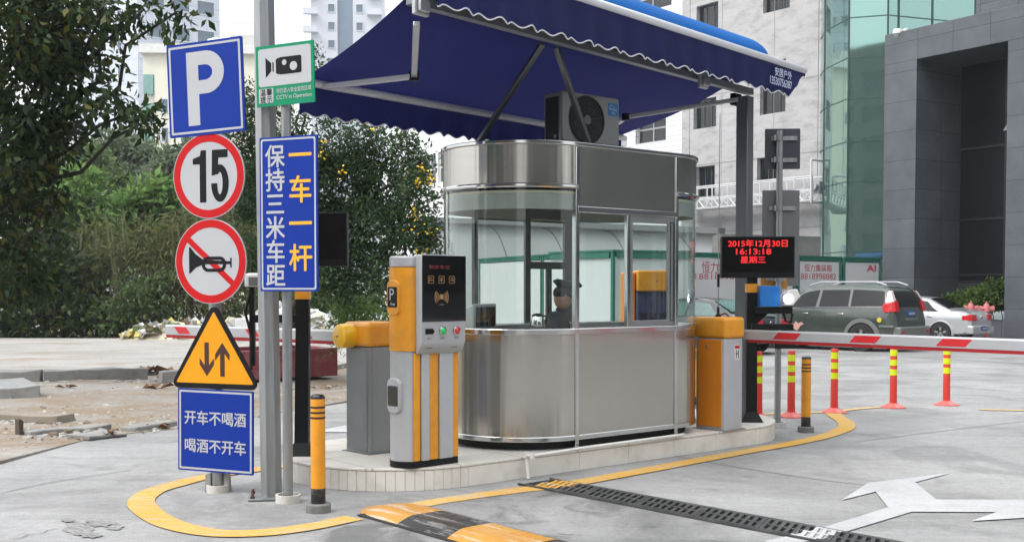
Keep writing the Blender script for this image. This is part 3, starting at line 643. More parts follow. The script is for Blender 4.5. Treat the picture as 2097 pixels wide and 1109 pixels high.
mb = MB(); mb.box(0,4.4,0,10,0,70); mb.box(4.4,7.0,1.2,10,0,70); mb.box(7.0,12,0,10,0,70); mb.build('wall', PALE2, rt)
winrow(rt, 2.6, 4.2, 38, 62, 1, 8, .8, .5, [FFR,FARW]); winrow(rt, 7.3, 8.9, 38, 62, 1, 8, .8, .5, [FFR,FARW])
mb = MB(); mb.box(4.5,6.9,1.1,1.19,36,70); mb.build('glazed_strip', M('blue_strip',(.2,.26,.33),.2), rt)
for z in range(8):
    for x in (-1.2, 9.4):
        mb = MB(); zz = 38.3+z*3; mb.box(x,x+2.4,-1.1,-.003,zz,zz+.15); mb.box(x,x+2.4,-1.1,-1.02,zz+.15,zz+1.0); mb.build('balcony', PALE2, rt)
# unseen blocks added behind the viewer to darken and band the steel and glass reflections
ob1 = T('reflection_block', 'unseen grey block added behind the viewer for reflections', 'building', (62,-34,0), math.pi)
hs_ = [(2+i*3.4,4.2+i*3.4,2+j*3.4,3.9+j*3.4) for i in range(17) for j in range(6)]
mb = MB(); wall_holes(mb, (0,60), (0,22), hs_, .25); mb.build('wall', M('reflection_block_grey',(.15,.15,.145),.8,var=.1,scale=.3), ob1, recalc=False)
mb = MB(); mb.box(.1,59.9,.26,.3,.1,21.9); mb.build('glazing', WPANE, ob1)
ob2 = T('reflection_block', 'unseen dark block added behind the viewer on the left for reflections', 'building', (-6,-26,0), math.pi)
hs_ = [(2+i*3.4,4.2+i*3.4,2+j*3.4,3.9+j*3.4) for i in range(11) for j in range(7)]
mb = MB(); wall_holes(mb, (0,40), (0,27), hs_, .25); mb.build('wall', M('reflection_block_dark',(.10,.085,.075),.8,var=.15,scale=.3), ob2, recalc=False)
mb = MB(); mb.box(.1,39.9,.26,.3,.1,26.9); mb.build('glazing', WPANE, ob2)
# ------------------------------------------------------------------ suspended cradle on the stucco wall
z0 = stx(1430,430)[1]; xa = stx(1427,400)[0]; xb = stx(1688,390)[0]+.1
cr = T('suspended_cradle', 'white steel suspended work cradle hanging on the stucco wall', 'work platform', V(o.x,o.y,0)-d*xa+V(d.y,-d.x,0)*(-.1), ang)
# local frame: x along facade from left end, y negative = away from wall
zc = stx(1427,435)[1]; zc2 = stx(1685,408)[1]; ze = (zc+zc2)/2; Lc = xb-xa; hc = 1.05
CRW = M('cradle_white', (.6,.61,.62), .45, var=.06, dirt=(.4,.36,.3), dirt_amt=.3)
y0, y1 = -.95, -.25
def rail_(name, segs, r=.035):
    mb = MB()
    for p0, p1 in segs: mb.tube([p0,p1], r, 6)
    mb.build(name, CRW, cr)
n_ = 8
for yy in (y0, y1):
    sg = [((0,yy,ze+k*hc),(Lc,yy,ze+k*hc)) for k in (0,.45,1)]
    for i in range(n_+1): sg.append(((Lc*i/n_,yy,ze),(Lc*i/n_,yy,ze+hc)))
    for i in range(n_*2): sg.append(((Lc*i/n_/2,yy,ze+(0 if i%2 else .45*hc)),(Lc*(i+1)/n_/2,yy,ze+(.45*hc if i%2 else 0))))
    rail_('railing', sg)
mb = MB(); mb.box(0,Lc,y0,y1,ze-.06,ze-.02); mb.build('deck', CRW, cr)
for x in (0.0, Lc-.1):
    mb = MB(); mb.box(x-.05,x+.45,y0-.05,y1+.05,ze-.05,ze+hc+.35) if False else None
    for yy in (y0-.08,y1+.08): mb.tube([(x+.1,yy,ze-.1),(x+.1,yy,ze+hc+.7)], .05, 6)
    mb.tube([(x+.1,y0-.08,ze+hc+.7),(x+.1,y1+.08,ze+hc+.7)], .05, 6); mb.tube([(x+.1,y0-.08,ze-.1),(x+.1,y1+.08,ze-.1)], .05, 6)
    mb.build('end_frame', CRW, cr)
    mb = MB(); mb.box(x-.02,x+.32,-.75,-.4,ze+.3,ze+.8); mb.lathe([(0,-.1),(.16,-.1),(.16,.12),(0,.12)], 14, (x+.15,-.85,ze+.6), 'Y'); mb.build('winch', M('winch_grey',(.35,.37,.4),.5), cr)
    mb = MB(); mb.tube([(x+.1,-.6,ze+hc),(x+.1,-.6,21)], .012, 5); mb.build('wire_rope', GALD, cr)
# ------------------------------------------------------------------ island platform
LA = math.radians(43.2); ld = V(math.cos(LA), math.sin(LA), 0); ln = V(math.sin(LA), -math.cos(LA), 0)   # lane direction, normal towards the camera's right
PH = .17
def stad(hl, R, n=22, cx=0):
    p = [(-hl+cx,-R)]
    p += [(hl+cx+R*math.cos(-math.pi/2+math.pi*i/n), R*math.sin(-math.pi/2+math.pi*i/n)) for i in range(n+1)]
    p += [(-hl+cx+R*math.cos(math.pi/2+math.pi*i/n), R*math.sin(math.pi/2+math.pi*i/n)) for i in range(n)]
    return p
e0, e1 = G(860,962,PH), G(1520,877,PH)
pdv = (e1-e0); pdv.z = 0; PAN = math.atan2(pdv.y, pdv.x); pu = pdv.normalized(); pn = V(pu.y,-pu.x,0)
RP = .92
# left end: silhouette at column 577, right end at column 1589
def centre_for(px, sign):
    for i in range(-3000, 6000):
        c = e0+pu*(i*.001)-pn*RP; c.z = 0
        u = (px-1048.5)/F; nrm = V(1,-u,0).normalized()      # signed distance of c from the sight line
        if sign < 0 and c.dot(nrm) >= RP: return c
        if sign > 0 and c.dot(nrm) >= -RP: return c
cl, cr_ = centre_for(578,-1), centre_for(1589,1)
pm = (cl+cr_)/2; HL = (cr_-cl).length/2
ISTOP = tilemat('platform_top_tile', (.66,.63,.57), (.62,.595,.54), (.33,.32,.30), .6, .6, .006, .4, var=.1, grain=30, mode='xy', bump=.2)
ISIDE = M('platform_side_tile', (.70,.67,.60), .35, var=.06, scale=6, dirt=(.42,.39,.33), dirt_amt=.5, dscale=4)
GROUT = M('tile_grout', (.16,.15,.13), .9)
isl = T('platform', 'raised cream tiled island platform with rounded ends under the booth', 'platform', (pm.x,pm.y,0), PAN)
kind(isl)
mb = MB(); mb.prism(stad(HL,RP-.012,40), 0, PH-.02); mb.build('core', GROUT, isl)
mb = MB(); mb.prism(stad(HL,RP+.004,40), PH-.018, PH); mb.build('top', ISTOP, isl, bevel=.003)
mb = MB(); g = .0016
def tile(a, b_):                                                   # side tile between plan points a and b_
    a, b_ = V(*a,0), V(*b_,0); t = (b_-a).normalized(); n = V(t.y,-t.x,0); a2, b2 = a+t*g, b_-t*g
    mb.hull([a2+V(0,0,.002),b2+V(0,0,.002),b2+V(0,0,PH-.021),a2+V(0,0,PH-.021)],[p-n*.014+V(0,0,z) for p,z in ((a2,.002),(b2,.002),(b2,PH-.021),(a2,PH-.021))])
nt_ = max(1, round(2*HL/.62)); 
for i in range(nt_):
    for s_ in (-1,1):
        x0, x1 = -HL+2*HL*i/nt_, -HL+2*HL*(i+1)/nt_
        tile((x0,-RP),(x1,-RP)) if s_ < 0 else tile((x1,RP),(x0,RP))
nc = 40
for c, a0 in ((HL,-90),(-HL,90)):
    for i in range(nc):
        a, b_ = math.radians(a0+180*i/nc), math.radians(a0+180*(i+1)/nc)
        tile((c+RP*math.cos(a),RP*math.sin(a)),(c+RP*math.cos(b_),RP*math.sin(b_)))
mb.build('side_tiles', ISIDE, isl)
# ------------------------------------------------------------------ booth
BA, BB = G(1181,918,PH), G(1383,893,PH)
bd = BB-BA; bd.z = 0; BL = bd.length; BAN = math.atan2(bd.y,bd.x); bu = bd.normalized(); bn = V(bu.y,-bu.x,0); R = .69; hb = BL/2
bo = (BA+BB)/2-bn*R
booth = T('guard_booth', 'stainless steel guard booth with rounded ends and curved glass windows', 'booth', (bo.x,bo.y,PH), BAN)
GLASS = glass('booth_glass', (.925,.955,.945), 1.5, 0, .025)
zt, zc_, zf, zcl, ztop_ = .084, .99, 1.96, 2.13, 2.51
def arc(end, r, n=24, cx=0):
    a0 = math.pi/2 if end < 0 else -math.pi/2
    return [(end*hb+r*math.cos(a0+math.pi*i/n), r*math.sin(a0+math.pi*i/n)) for i in range(n+1)]
mb = MB(); mb.prism(stad(hb,R-.09), .001, zt); mb.build('plinth', M('dark_plinth',(.02,.02,.02),.8), booth)
mb = MB(); mb.prism(stad(hb,R-.02), zt+.001, zt+.05); mb.build('floor', M('booth_floor',(.2,.2,.2),.6), booth)
for e in (-1,1):
    mb = MB(); mb.ring(arc(e,R,36), arc(e,R-.012,36), zt, .94, closed=False); mb.build('curved_panel', STEEL, booth, smooth=True)
    mb = MB(); mb.ring(arc(e,R-.005,36), arc(e,R-.012,36), zc_+.001, zcl, closed=False); mb.build('curved_glass', GLASS, booth, smooth=True)
    mb = MB(); mb.ring(arc(e,R,36), arc(e,R-.012,36), zcl+.035, ztop_-.035, closed=False); mb.build('curved_fascia', STEEL, booth, smooth=True)
    mb = MB(); mb.tube([(x,y,zcl+.017) for x,y in arc(e,R+.006,36)], .02, 8); mb.build('fascia_trim', CHROME, booth, smooth=True)
for s_ in (-1,1):
    y = s_*R; ys = (y, y+.012) if s_ < 0 else (y-.012, y)
    mb = MB(); mb.box(-hb+.001,hb-.001,*ys,zt,.94); mb.build('flat_panel', STEELF, booth)
    mb = MB(); mb.box(-hb+.001,hb-.001,*ys,zf+.03,ztop_-.035); mb.build('flat_fascia', STEELF, booth)
    mb = MB(); mb.box(-hb,hb,y-.012,y+.012,zf-.02,zf+.029); mb.build('window_head', CHROME, booth, bevel=.004)
def band(name, r, z0, z1, m, t=.03):
    mb = MB(); mb.ring(stad(hb,r,36), stad(hb,r-t,36), z0, z1); return mb.build(name, m, booth, smooth=True, bevel=.006)
band('bottom_trim', R+.008, zt-.012, zt+.03, CHROME)
band('sill_band', R+.012, .941, .989, CHROME, .06)
band('roof_rim', R+.018, ztop_-.034, ztop_, CHROME)
band('inner_sill', R-.062, .93, .985, M('inner_sill_grey',(.3,.31,.31),.4), .12)
mb = MB(); mb.prism(stad(hb,R-.013,36), ztop_-.03, ztop_-.012); mb.build('roof', M('roof_sheet',(.35,.36,.37),.5,metal=.4,dirt=(.15,.14,.13),dirt_amt=.5), booth)
mb = MB(); mb.prism(stad(hb,R-.02,36), 2.09, 2.11); mb.build('ceiling', M('cream_ceiling',(.62,.58,.42),.6), booth)
mb = MB(); mb.ring(stad(hb,R-.02,36), stad(hb,R-.03,36), 1.96, 2.088); mb.build('ceiling_valance', M('inner_valance',(.33,.34,.31),.5,metal=.3), booth)
for sx in (-1,1):
    for sy in (-1,1):
        mb = MB(); x, y = sx*hb, sy*(R-.012); mb.box(x-.021,x+.021,y-.022,y+.03,0.0,ztop_-.036)
        mb.build('corner_post', CHROME if sy < 0 else SDARK, booth, bevel=.006)
yf = -R+.015
mb = MB(); mb.box(-.02,.02,yf-.02,yf+.02,zc_,zf-.021); mb.build('window_mullion', CHROME, booth, bevel=.004)
mb = MB(); mb.box(-hb+.022,-.021,yf-.003,yf+.003,zc_,zf-.021); mb.build('window_pane', GLASS, booth)
for x0, x1 in ((.021,hb-.022),):
    mb = MB(); frameY(mb, [(x0,zc_),(x1,zc_),(x1,zf-.021),(x0,zf-.021)], rrect(x0+.035,x1-.075,zc_+.06,zf-.09,.03,0)[::1] if False else [(x0+.03,zc_+.05),(x1-.075,zc_+.05),(x1-.075,zf-.08),(x0+.03,zf-.08)], yf-.016, yf+.016)
    wf_ = mb.build('sliding_sash', M('grey_sash',(.28,.29,.295),.3,metal=.6), booth, bevel=.005)
    mb = MB(); mb.box(x0+.02,x1-.06,yf-.003,yf+.003,zc_+.04,zf-.07); mb.build('sash_pane', GLASS, wf_)
    mb = MB(); frameY(mb, [(x1-.06,zc_+.04),(x1-.012,zc_+.04),(x1-.012,zf-.06),(x1-.06,zf-.06)], [(x1-.052,zc_+.05),(x1-.02,zc_+.05),(x1-.02,zf-.07),(x1-.052,zf-.07)], yf-.022, yf-.017); mb.build('sash_edge', SDARK, wf_)
# rear: pane, door
yb = R-.015
mb = MB(); mb.box(-hb+.022,-.011,yb-.003,yb+.003,zc_,2.06); mb.build('window_pane', GLASS, booth)
mb = MB(); x0, x1 = -.01, hb-.022
frameY(mb, [(x0,.14),(x1,.14),(x1,2.07),(x0,2.07)], [(x0+.06,.2),(x1-.09,.2),(x1-.09,1.97),(x0+.06,1.97)], yb-.02, yb+.02)
mb.box(x0+.06,x1-.09,yb-.018,yb+.018,1.50,1.57); mb.box(x0+.27,x0+.33,yb-.017,yb+.017,1.0,1.5); mb.box(x0+.06,x1-.09,yb-.018,yb+.018,.2,.98)
dr = mb.build('door', SDARK, booth, bevel=.006)
mb = MB(); mb.box(x0+.055,x1-.085,yb-.003,yb+.003,1.0,1.98); mb.build('door_pane', GLASS, dr)
# ceiling lamp off; desk inside
mb = MB(); mb.prism([(-hb-.55,-.3),(-hb-.35,-.5),(hb-.05,-.52),(hb-.05,-.2),(-hb-.2,-.2),(-hb-.2,.3),(-hb-.55,.3)], .90, .93); mb.build('desk', M('desk_grey',(.25,.25,.24),.5), booth)
def bl2w(x, y, z): 
    p = bo+bu*x-bn*y; return V(p.x,p.y,PH+z)
# grey desk monitor, seen from behind
mo = T('desk_monitor', 'grey plastic monitor on the booth desk by the curved glass', 'monitor', bl2w(-1.0,.12,.93), BAN+.3)
mb = MB(); mb.hull([(-.17,-.08,.03),(.17,-.08,.03),(.17,-.08,.26),(-.17,-.08,.26)],[(-.11,.1,.05),(.11,.1,.05),(.11,.1,.2),(-.11,.1,.2)]); mb.build('case', M('monitor_grey',(.33,.36,.38),.4), mo, bevel=.012)
mb = MB(); mb.box(-.14,.14,-.086,-.082,.06,.23); mb.build('screen', BLKG, mo)
mb = MB(); mb.lathe([(0,.032),(.05,.03),(.09,.005),(.09,0),(0,0)], 16); mb.build('stand', M('monitor_grey',(0,0,0)), mo, smooth=True)
ke = T('metal_kettle', 'small chrome kettle with a black top on the booth sill', 'kettle', bl2w(-.74,-.36,.985), BAN)
mb = MB(); mb.lathe([(0,0),(.065,0),(.07,.01),(.06,.07),(.045,.1),(0,.1)], 20); mb.build('pot', CHROME, ke, smooth=True)
mb = MB(); mb.lathe([(.046,.1),(.05,.108),(.03,.122),(0,.125)], 20); mb.tube([(.05,0,.1),(.095,0,.1),(.1,0,.05),(.07,0,.02)], .009, 8); mb.build('lid_and_handle', BLK, ke, smooth=True)
# ------------------------------------------------------------------ guard
gd = T('person', 'guard in dark uniform and peaked cap sitting inside the booth', 'person', bl2w(-.2,.05,.134), BAN); gd.scale = (.89,.89,.89)
SKIN = M('skin', (.45,.26,.18), .5, var=.06); UNI = M('dark_uniform', (.018,.022,.03), .8, var=.2, bump=.3, bs=120)
def skin_mesh(name, verts, edges, radii, mat, parent, root=0, sub=2):
    me = bpy.data.meshes.new(name); me.from_pydata(verts, edges, []); me.materials.append(mat)
    ob = bpy.data.objects.new(name, me); C.objects.link(ob); ob.parent = parent
    sk = ob.modifiers.new('skin', 'SKIN'); ss = ob.modifiers.new('sub', 'SUBSURF'); ss.levels = ss.render_levels = sub
    for i, r in enumerate(radii): me.skin_vertices[0].data[i].radius = (r, r) if not isinstance(r, tuple) else r
    me.skin_vertices[0].data[root].use_root = True
    bpy.context.view_layer.update()
    m2 = bpy.data.meshes.new_from_object(ob.evaluated_get(bpy.context.evaluated_depsgraph_get()))
    ob.modifiers.clear(); ob.data = m2; m2.polygons.foreach_set('use_smooth', [True]*len(m2.polygons)); return ob
# faces local +X (along the lane) turned to -Y: seated, chair seat at .45
f_ = V(.55,-.83,0); sd = V(-f_.y,f_.x,0)      # facing, his left
def B(fw, sw, z): p = f_*fw+sd*sw; return (p.x,p.y,z)
hp, ch, nk = B(0,0,.52), B(.04,0,.98), B(.07,0,1.09)
vs = [hp, B(.02,0,.72), ch, nk, B(.085,0,1.14),
      B(.03,.20,1.03), B(.10,.26,.76), B(.33,.16,.80), B(.03,-.20,1.03), B(.10,-.26,.76), B(.33,-.14,.80),
      B(.06,.10,.50), B(.46,.12,.50), B(.44,.12,.10), B(.06,-.10,.50), B(.46,-.12,.50), B(.44,-.12,.10), B(.56,.12,.05), B(.56,-.12,.05)]
ed = [(0,1),(1,2),(2,3),(3,4),(2,5),(5,6),(6,7),(2,8),(8,9),(9,10),(0,11),(11,12),(12,13),(0,14),(14,15),(15,16),(13,17),(16,18)]
ra = [.15,(.15,.12),(.17,.115),.062,.055,.07,.055,.04,.07,.055,.04,.1,.07,.05,.1,.07,.05,.045,.045]
skin_mesh('body', vs, ed, ra, UNI, gd)
def uv(c, rx, ry, rz, n=20, m=14, f=None):
    mb = MB(); vs = []; fs = []
    for j in range(m+1):
        t = math.pi*j/m
        for i in range(n):
            a = 2*math.pi*i/n; p = V(rx*math.sin(t)*math.cos(a), ry*math.sin(t)*math.sin(a), rz*math.cos(t))
            if f: p = f(p)
            vs.append(V(*c)+p)
    fs = [(j*n+i, j*n+(i+1)%n, (j+1)*n+(i+1)%n, (j+1)*n+i) for j in range(m) for i in range(n)]
    mb.add(vs, fs); return mb
hc_ = T_ = None
HM = Matrix(((f_.x,sd.x,0,0),(f_.y,sd.y,0,0),(0,0,1,0),(0,0,0,1)))
hcx = V(*B(.10,0,1.24)); rotd = Matrix.Rotation(math.radians(14),4,'Y')
def hd(p):     # local head: +x face
    x, y, z = p
    if z < 0: y *= 1+z*2.2; x = x*(1+z*.9)+(-z*.12 if x > 0 else 0)
    return V(x,y,z)
mb = uv((0,0,0), .098, .078, .125, f=hd)
mb.hull([(.088,-.012,.03),(.088,.012,.03),(.084,.02,-.03),(.084,-.02,-.03)],[(.102,-.006,.02),(.102,.006,.02),(.122,.014,-.025),(.122,-.014,-.025)])
for s_ in (-1,1): mb.lathe([(0,-.006),(.013,-.006),(.02,0),(.016,.007),(0,.006)], 10, (-.005,s_*.076,-.01), 'Y')
mb.v = [tuple(HM @ (rotd @ V(*p))+hcx) for p in mb.v]; hdo = mb.build('head', SKIN, gd, smooth=True)
mb = MB()
for s_ in (-1,1): mb.lathe([(0,.004),(.013,.002),(.011,-.004),(0,-.006)], 10, (.091,s_*.032,.022), 'X'); mb.box(.086,.1,s_*.032-.018,s_*.032+.018,.04,.047)
mb.box(.093,.104,-.022,.022,-.062,-.055)
mb.v = [tuple(HM @ (rotd @ V(*p))+hcx) for p in mb.v]; mb.build('eyes_and_mouth', M('dark_features',(.03,.015,.012),.5), gd, smooth=True)
mb = uv((-.012,0,.035), .1, .084, .085, f=lambda p: V(p.x if p.x < .04 else .04+(p.x-.04)*.3, p.y, max(p.z,-.07))); mb.v = [tuple(HM @ (rotd @ V(*p))+hcx) for p in mb.v]; mb.build('hair', M('black_hair',(.01,.009,.008),.6), gd, smooth=True)
mb = MB(); mb.lathe([(.1,.05),(.102,.095),(.145,.125),(.15,.14),(.12,.165),(0,.172)], 28); mb.v = [(x*1.0+.012,y*.95,z+(.02 if x > 0 else 0)*x/.15) for x,y,z in mb.v]
pk = [(math.cos(t)*.1,math.sin(t)*.092) for t in [math.radians(-62+124*i/10) for i in range(11)]]
mb.hull([(x,y,.055) for x,y in pk]+[(math.cos(t)*.1+.06*max(0,math.cos(t*1.4)),math.sin(t)*.092,.03) for t in [math.radians(62-124*i/10) for i in range(11)]],[(x,y,.06) for x,y in pk]+[(math.cos(t)*.1+.06*max(0,math.cos(t*1.4)),math.sin(t)*.092,.035) for t in [math.radians(62-124*i/10) for i in range(11)]])
mb.v = [tuple(HM @ (rotd @ V(*p))+hcx) for p in mb.v]; mb.build('peaked_cap', M('navy_cap',(.012,.014,.02),.6), gd, smooth=True)
mb = MB(); mb.prismY([(-.012,.08),(.012,.08),(.016,.1),(0,.115),(-.016,.1)], -.004, .004); mb.v = [tuple(HM @ (rotd @ V(.118+y,x,z))+hcx) for x,y,z in mb.v]; mb.build('cap_badge', M('silver_badge',(.6,.6,.58),.3,metal=.8), gd)
for s_ in (1,-1):     # hands resting on the desk: palm, four fingers, thumb
    h0 = V(*B(.36,.155*s_ if s_ > 0 else -.135,.80)); hv = []; he = []; hr = []
    hv.append(tuple(h0-f_*.03)); hr.append(.028); hv.append(tuple(h0+f_*.05)); hr.append((.036,.018)); he.append((0,1))
    for q in range(4):
        off = sd*((q-1.5)*.019); k = len(hv); ln_ = (.032,.038,.036,.028)[q]
        hv += [tuple(h0+f_*.085+off+V(0,0,.004)), tuple(h0+f_*(.085+ln_)+off+V(0,0,0)), tuple(h0+f_*(.085+ln_*1.6)+off-V(0,0,.016))]; hr += [.0095,.0088,.0075]; he += [(1,k),(k,k+1),(k+1,k+2)]
    k = len(hv); hv += [tuple(h0+f_*.01-sd*s_*.04), tuple(h0+f_*.055-sd*s_*.058)]; hr += [.013,.009]; he += [(0,k),(k,k+1)]
    skin_mesh('hand', hv, he, hr, SKIN, gd, 0, 1)
chh = T('office_chair', 'dark swivel chair under the seated guard in the booth', 'chair', bl2w(-.2,.05,.134), BAN+.6)
mb = MB(); mb.prism(stad(.08,.2,10), .33, .385); mb.build('seat', BLK, chh, bevel=.02)
mb = MB(); mb.lathe([(0,.02),(.03,.02),(.03,.33),(0,.33)], 12); mb.build('stem', SDARK, chh, smooth=True)
mb = MB()
for i in range(5): a = i*2*math.pi/5; mb.bar((0,0,.03),(.24*math.cos(a),.24*math.sin(a),.03),.04,.04)
mb.build('base', BLK, chh)
# ------------------------------------------------------------------ air conditioner on the roof
ap = bl2w(-.07,-.30,ztop_-.011)
ac = T('air_conditioner', 'grey outdoor air conditioner unit with round fan grille on the booth roof', 'air conditioner', ap, BAN)
ACG = M('ac_grey', (.22,.23,.225), .5, var=.05, dirt=(.22,.21,.19), dirt_amt=.3)
W_, D_, H_ = .80, .28, .53; ac.scale = (.85,.85,.85)
mb = MB(); frameY(mb, [(-W_/2,.06),(W_/2,.06),(W_/2,.06+H_),(-W_/2,.06+H_)], circle(-.08,.06+H_/2,.225,40), 0, .02) if False else None
mb.box(-W_/2,W_/2,.0,D_,.06,.06+H_); mb.build('casing', ACG, ac, bevel=.015)
mb = MB(); mb.lathe([(0,.0),(.235,.0),(.245,-.012),(.235,-.02),(.225,-.012),(.225,-.004),(0,-.004)], 40, (-.07,-.001,.06+H_/2), 'Y')
fg = mb.build('fan_recess', M('fan_black',(.012,.013,.014),.7), ac, smooth=True)
mb = MB()
for k in range(5):
    r_ = .05+k*.038; mb.tube([(x-.07,-.018,z+.06+H_/2) for x,z in circle(0,0,r_,36)]+[(r_-.07,-.018,.06+H_/2)], .0028, 5)
for k in range(10): a = k*math.pi/5+.2; mb.tube([(-.07+.05*math.cos(a),-.018,.06+H_/2+.05*math.sin(a)),(-.07+.235*math.cos(a),-.018,.06+H_/2+.235*math.sin(a))], .0028, 5)
mb.build('grille_wire', M('grille_dark',(.03,.032,.034),.5), fg)
mb = MB(); mb.lathe([(0,-.022),(.045,-.02),(.05,-.014),(0,-.01)], 24, (-.07,-.001,.06+H_/2), 'Y'); mb.build('fan_hub', M('hub_grey',(.12,.13,.13),.5), fg, smooth=True)
mb = MB(); mb.box(-W_/2-.004,-W_/2-.0005,.05,D_-.03,.1,.54); mb.build('side_grille', M('fan_black',(0,0,0)), ac)
mb = MB(); mb.prismY(rrect(.235,.375,.40,.53,.012), -.004, -.0005); lg = mb.build('maker_badge', M('badge_blue',(.02,.16,.42),.35), ac)
mb = MB(); mb.text('Midea', .307, .468, w=.10, y=-.0055, bold=.014); mb.text('美的', .312, .43, w=.05, y=-.0055, bold=.014); mb.tube([(x,-.0052,z) for x,z in circle(.285,.475,.035,24,.2,3.6)], .003, 5); mb.build('badge_lettering', WHT, lg, recalc=False)
mb = MB(); mb.box(-.3,-.22,-.0,D_,.0,.06); mb.box(.22,.3,-.0,D_,.0,.06); mb.box(-W_/2,W_/2,-.006,-.0005,.06,.1); mb.build('feet', BLK, ac)
mb = MB(); mb.box(-W_/2-.006,-W_/2-.001,.02,.05,.1,.54); mb.lathe([(0,-.02),(.02,-.02),(.02,0),(0,0)],10,(-W_/2,.09,.14),'X'); mb.build('pipe_valves', GALV, ac)
# ------------------------------------------------------------------ retractable awning
AA = math.radians(49.5); au = V(math.cos(AA),math.sin(AA),0); av = V(-math.sin(AA),math.cos(AA),0)
a0 = P(1523,587,11.5); a0.z = 0
aw = T('awning', 'large dark blue retractable awning with scalloped valances, steel frame and post over the booth', 'awning', (a0.x,a0.y,PH), AA)
FAB = M('awning_fabric', (.013,.017,.085), .75, var=.12, scale=2.5, bump=.25, bs=220, spec=.25)
m = FAB; t = m.node_tree; b = t.nodes['Principled BSDF']; ts = t.nodes.new('ShaderNodeBsdfTranslucent'); ts.inputs[0].default_value = (.014,.017,.10,1); mxs = t.nodes.new('ShaderNodeMixShader'); mxs.inputs[0].default_value = .22
t.links.new(b.outputs[0], mxs.inputs[1]); t.links.new(ts.outputs[0], mxs.inputs[2]); t.links.new(mxs.outputs[0], t.nodes['Material Output'].inputs[0])
WTRIM = M('white_piping', (.62,.63,.66), .6); ALU = M('aluminium', (.46,.47,.48), .35, metal=.55, var=.08); ALUW = M('white_rail', (.68,.69,.72), .3, var=.04, coat=.2)
LX = -4.75
BH = 3.48-PH
mb = MB(); mb.box(-.065,.065,-.065,.065,0,BH-.05); mb.build('post', GALD if False else M('post_galvanised',(.17,.18,.19),.4,metal=.6,var=.2,scale=5,stretch=(1,1,.2)), aw, bevel=.006)
mb = MB(); mb.box(-.12,.12,-.12,.12,0,.012); mb.build('base_plate', GALV, aw)
mb = MB(); mb.box(LX,.12,-.035,.035,BH-.02,BH+.045); mb.build('beam', M('beam_grey',(.22,.23,.24),.4,metal=.5,var=.12), aw, bevel=.005)
rz0 = BH+.27
# roller hood: blue rounded cover
hood = [(.30*math.cos(a)*1.0+.06, .27*math.sin(a)) for a in [math.pi*i/16 for i in range(17)]]
def shell(prof, x0, x1, zo, th=.012):
    mb = MB(); n = len(prof); inn = [(y*(1-th/.3),z-(th if 0 < i < n-1 else 0)) for i,(y,z) in enumerate(prof)]
    for a, b_ in ((x0,x1),):
        vs = [(a,y,z+zo) for y,z in prof]+[(b_,y,z+zo) for y,z in prof]+[(a,y,z+zo) for y,z in inn]+[(b_,y,z+zo) for y,z in inn]; fs = []
        for i in range(n-1): fs += [(i,i+1,i+1+n,i+n),(i+2*n,i+3*n,i+1+3*n,i+1+2*n),(i,i+2*n,i+1+2*n,i+1),(i+n,i+1+n,i+1+3*n,i+3*n)]
        fs += [(0,n,3*n,2*n),(n-1,3*n-1,4*n-1,2*n-1)]
        mb.add(vs, fs)
    return mb
COVER = M('blue_cover', (.001,.10,.36), .6, var=.04, spec=.08)
mb = MB(); hp_ = [(-.24+.02*0,rz0+.0)]
sections = [(LX-.02,1),(.0,1),(.10,.96),(.17,.85),(.22,.62),(.235,.3)]
prof = [(.06+.30*math.cos(a), .30*math.sin(a)) for a in [math.pi*(1-i/18) for i in range(19)]]
vs = []; n = len(prof)
for x, k in sections: vs += [(x,.06+(y-.06)*k,rz0-.02+z*k) for y,z in prof]
fs = [(i*n+j,i*n+j+1,(i+1)*n+j+1,(i+1)*n+j) for i in range(len(sections)-1) for j in range(n-1)]+[tuple(range(n)),tuple(range((len(sections)-1)*n,len(sections)*n))]
mb.add(vs, fs); mb.build('rain_cover', COVER, aw, smooth=True)
mb = MB(); mb.tube([(LX,.06,rz0-.06),(.16,.06,rz0-.06)], .055, 14); mb.build('fabric_roller', FAB, aw, smooth=True)
# near bar and valance
NX, NY, NZ = .62, -.36, 3.735-PH
mb = MB(); mb.tube([(LX,NY,NZ),(NX-.03,NY,NZ),(NX,NY+.03,NZ-.01)], .036, 12); mb.build('front_bar', ALUW, aw, smooth=True)
mb = MB(); mb.hull([(LX,NY+.02,NZ+.03),(NX,NY+.02,NZ+.03),(NX,NY+.02,NZ+.035),(LX,NY+.02,NZ+.035)],[(LX,.0,rz0),(.16,.0,rz0),(.16,.0,rz0+.005),(LX,.0,rz0+.005)]); mb.build('near_canopy', FAB, aw)
def valance(name, x0, x1, y, zt_, drop, waves, fold, slope=0, skip=None, taper=0):
    n = waves*10; mb = MB(); vs = []; m_ = 6; edge_ = []
    for i in range(n+1):
        x = x0+(x1-x0)*i/n; ph_ = 2*math.pi*i/10
        dp = drop+.015*math.cos(ph_)+slope*(i/n)
        if taper and i > n-taper*10: dp *= max(.12, (n-i)/(taper*10))
        for j in range(m_+1):
            k = j/m_; yy = y+fold*k*math.sin(ph_*.5+.8*math.sin(i*.13))+.012*k*math.sin(i*.31); vs.append((x,yy,zt_-dp*k))
        edge_.append(V(*vs[-1]))
    fs = [(i*(m_+1)+j,(i+1)*(m_+1)+j,(i+1)*(m_+1)+j+1,i*(m_+1)+j+1) for i in range(n) for j in range(m_)]
    mb.add(vs, fs); ob = mb.build(name, FAB, aw, smooth=True, recalc=False)
    mb = MB(); mb.tube(edge_, .006, 5); mb.build('white_piping', WTRIM, ob, smooth=True); return ob, vs
nv, nvs = valance('near_valance', LX-.1, NX-.03, NY-.012, NZ-.034, .315, 31, .012, slope=-.05, taper=2)
mb = MB()
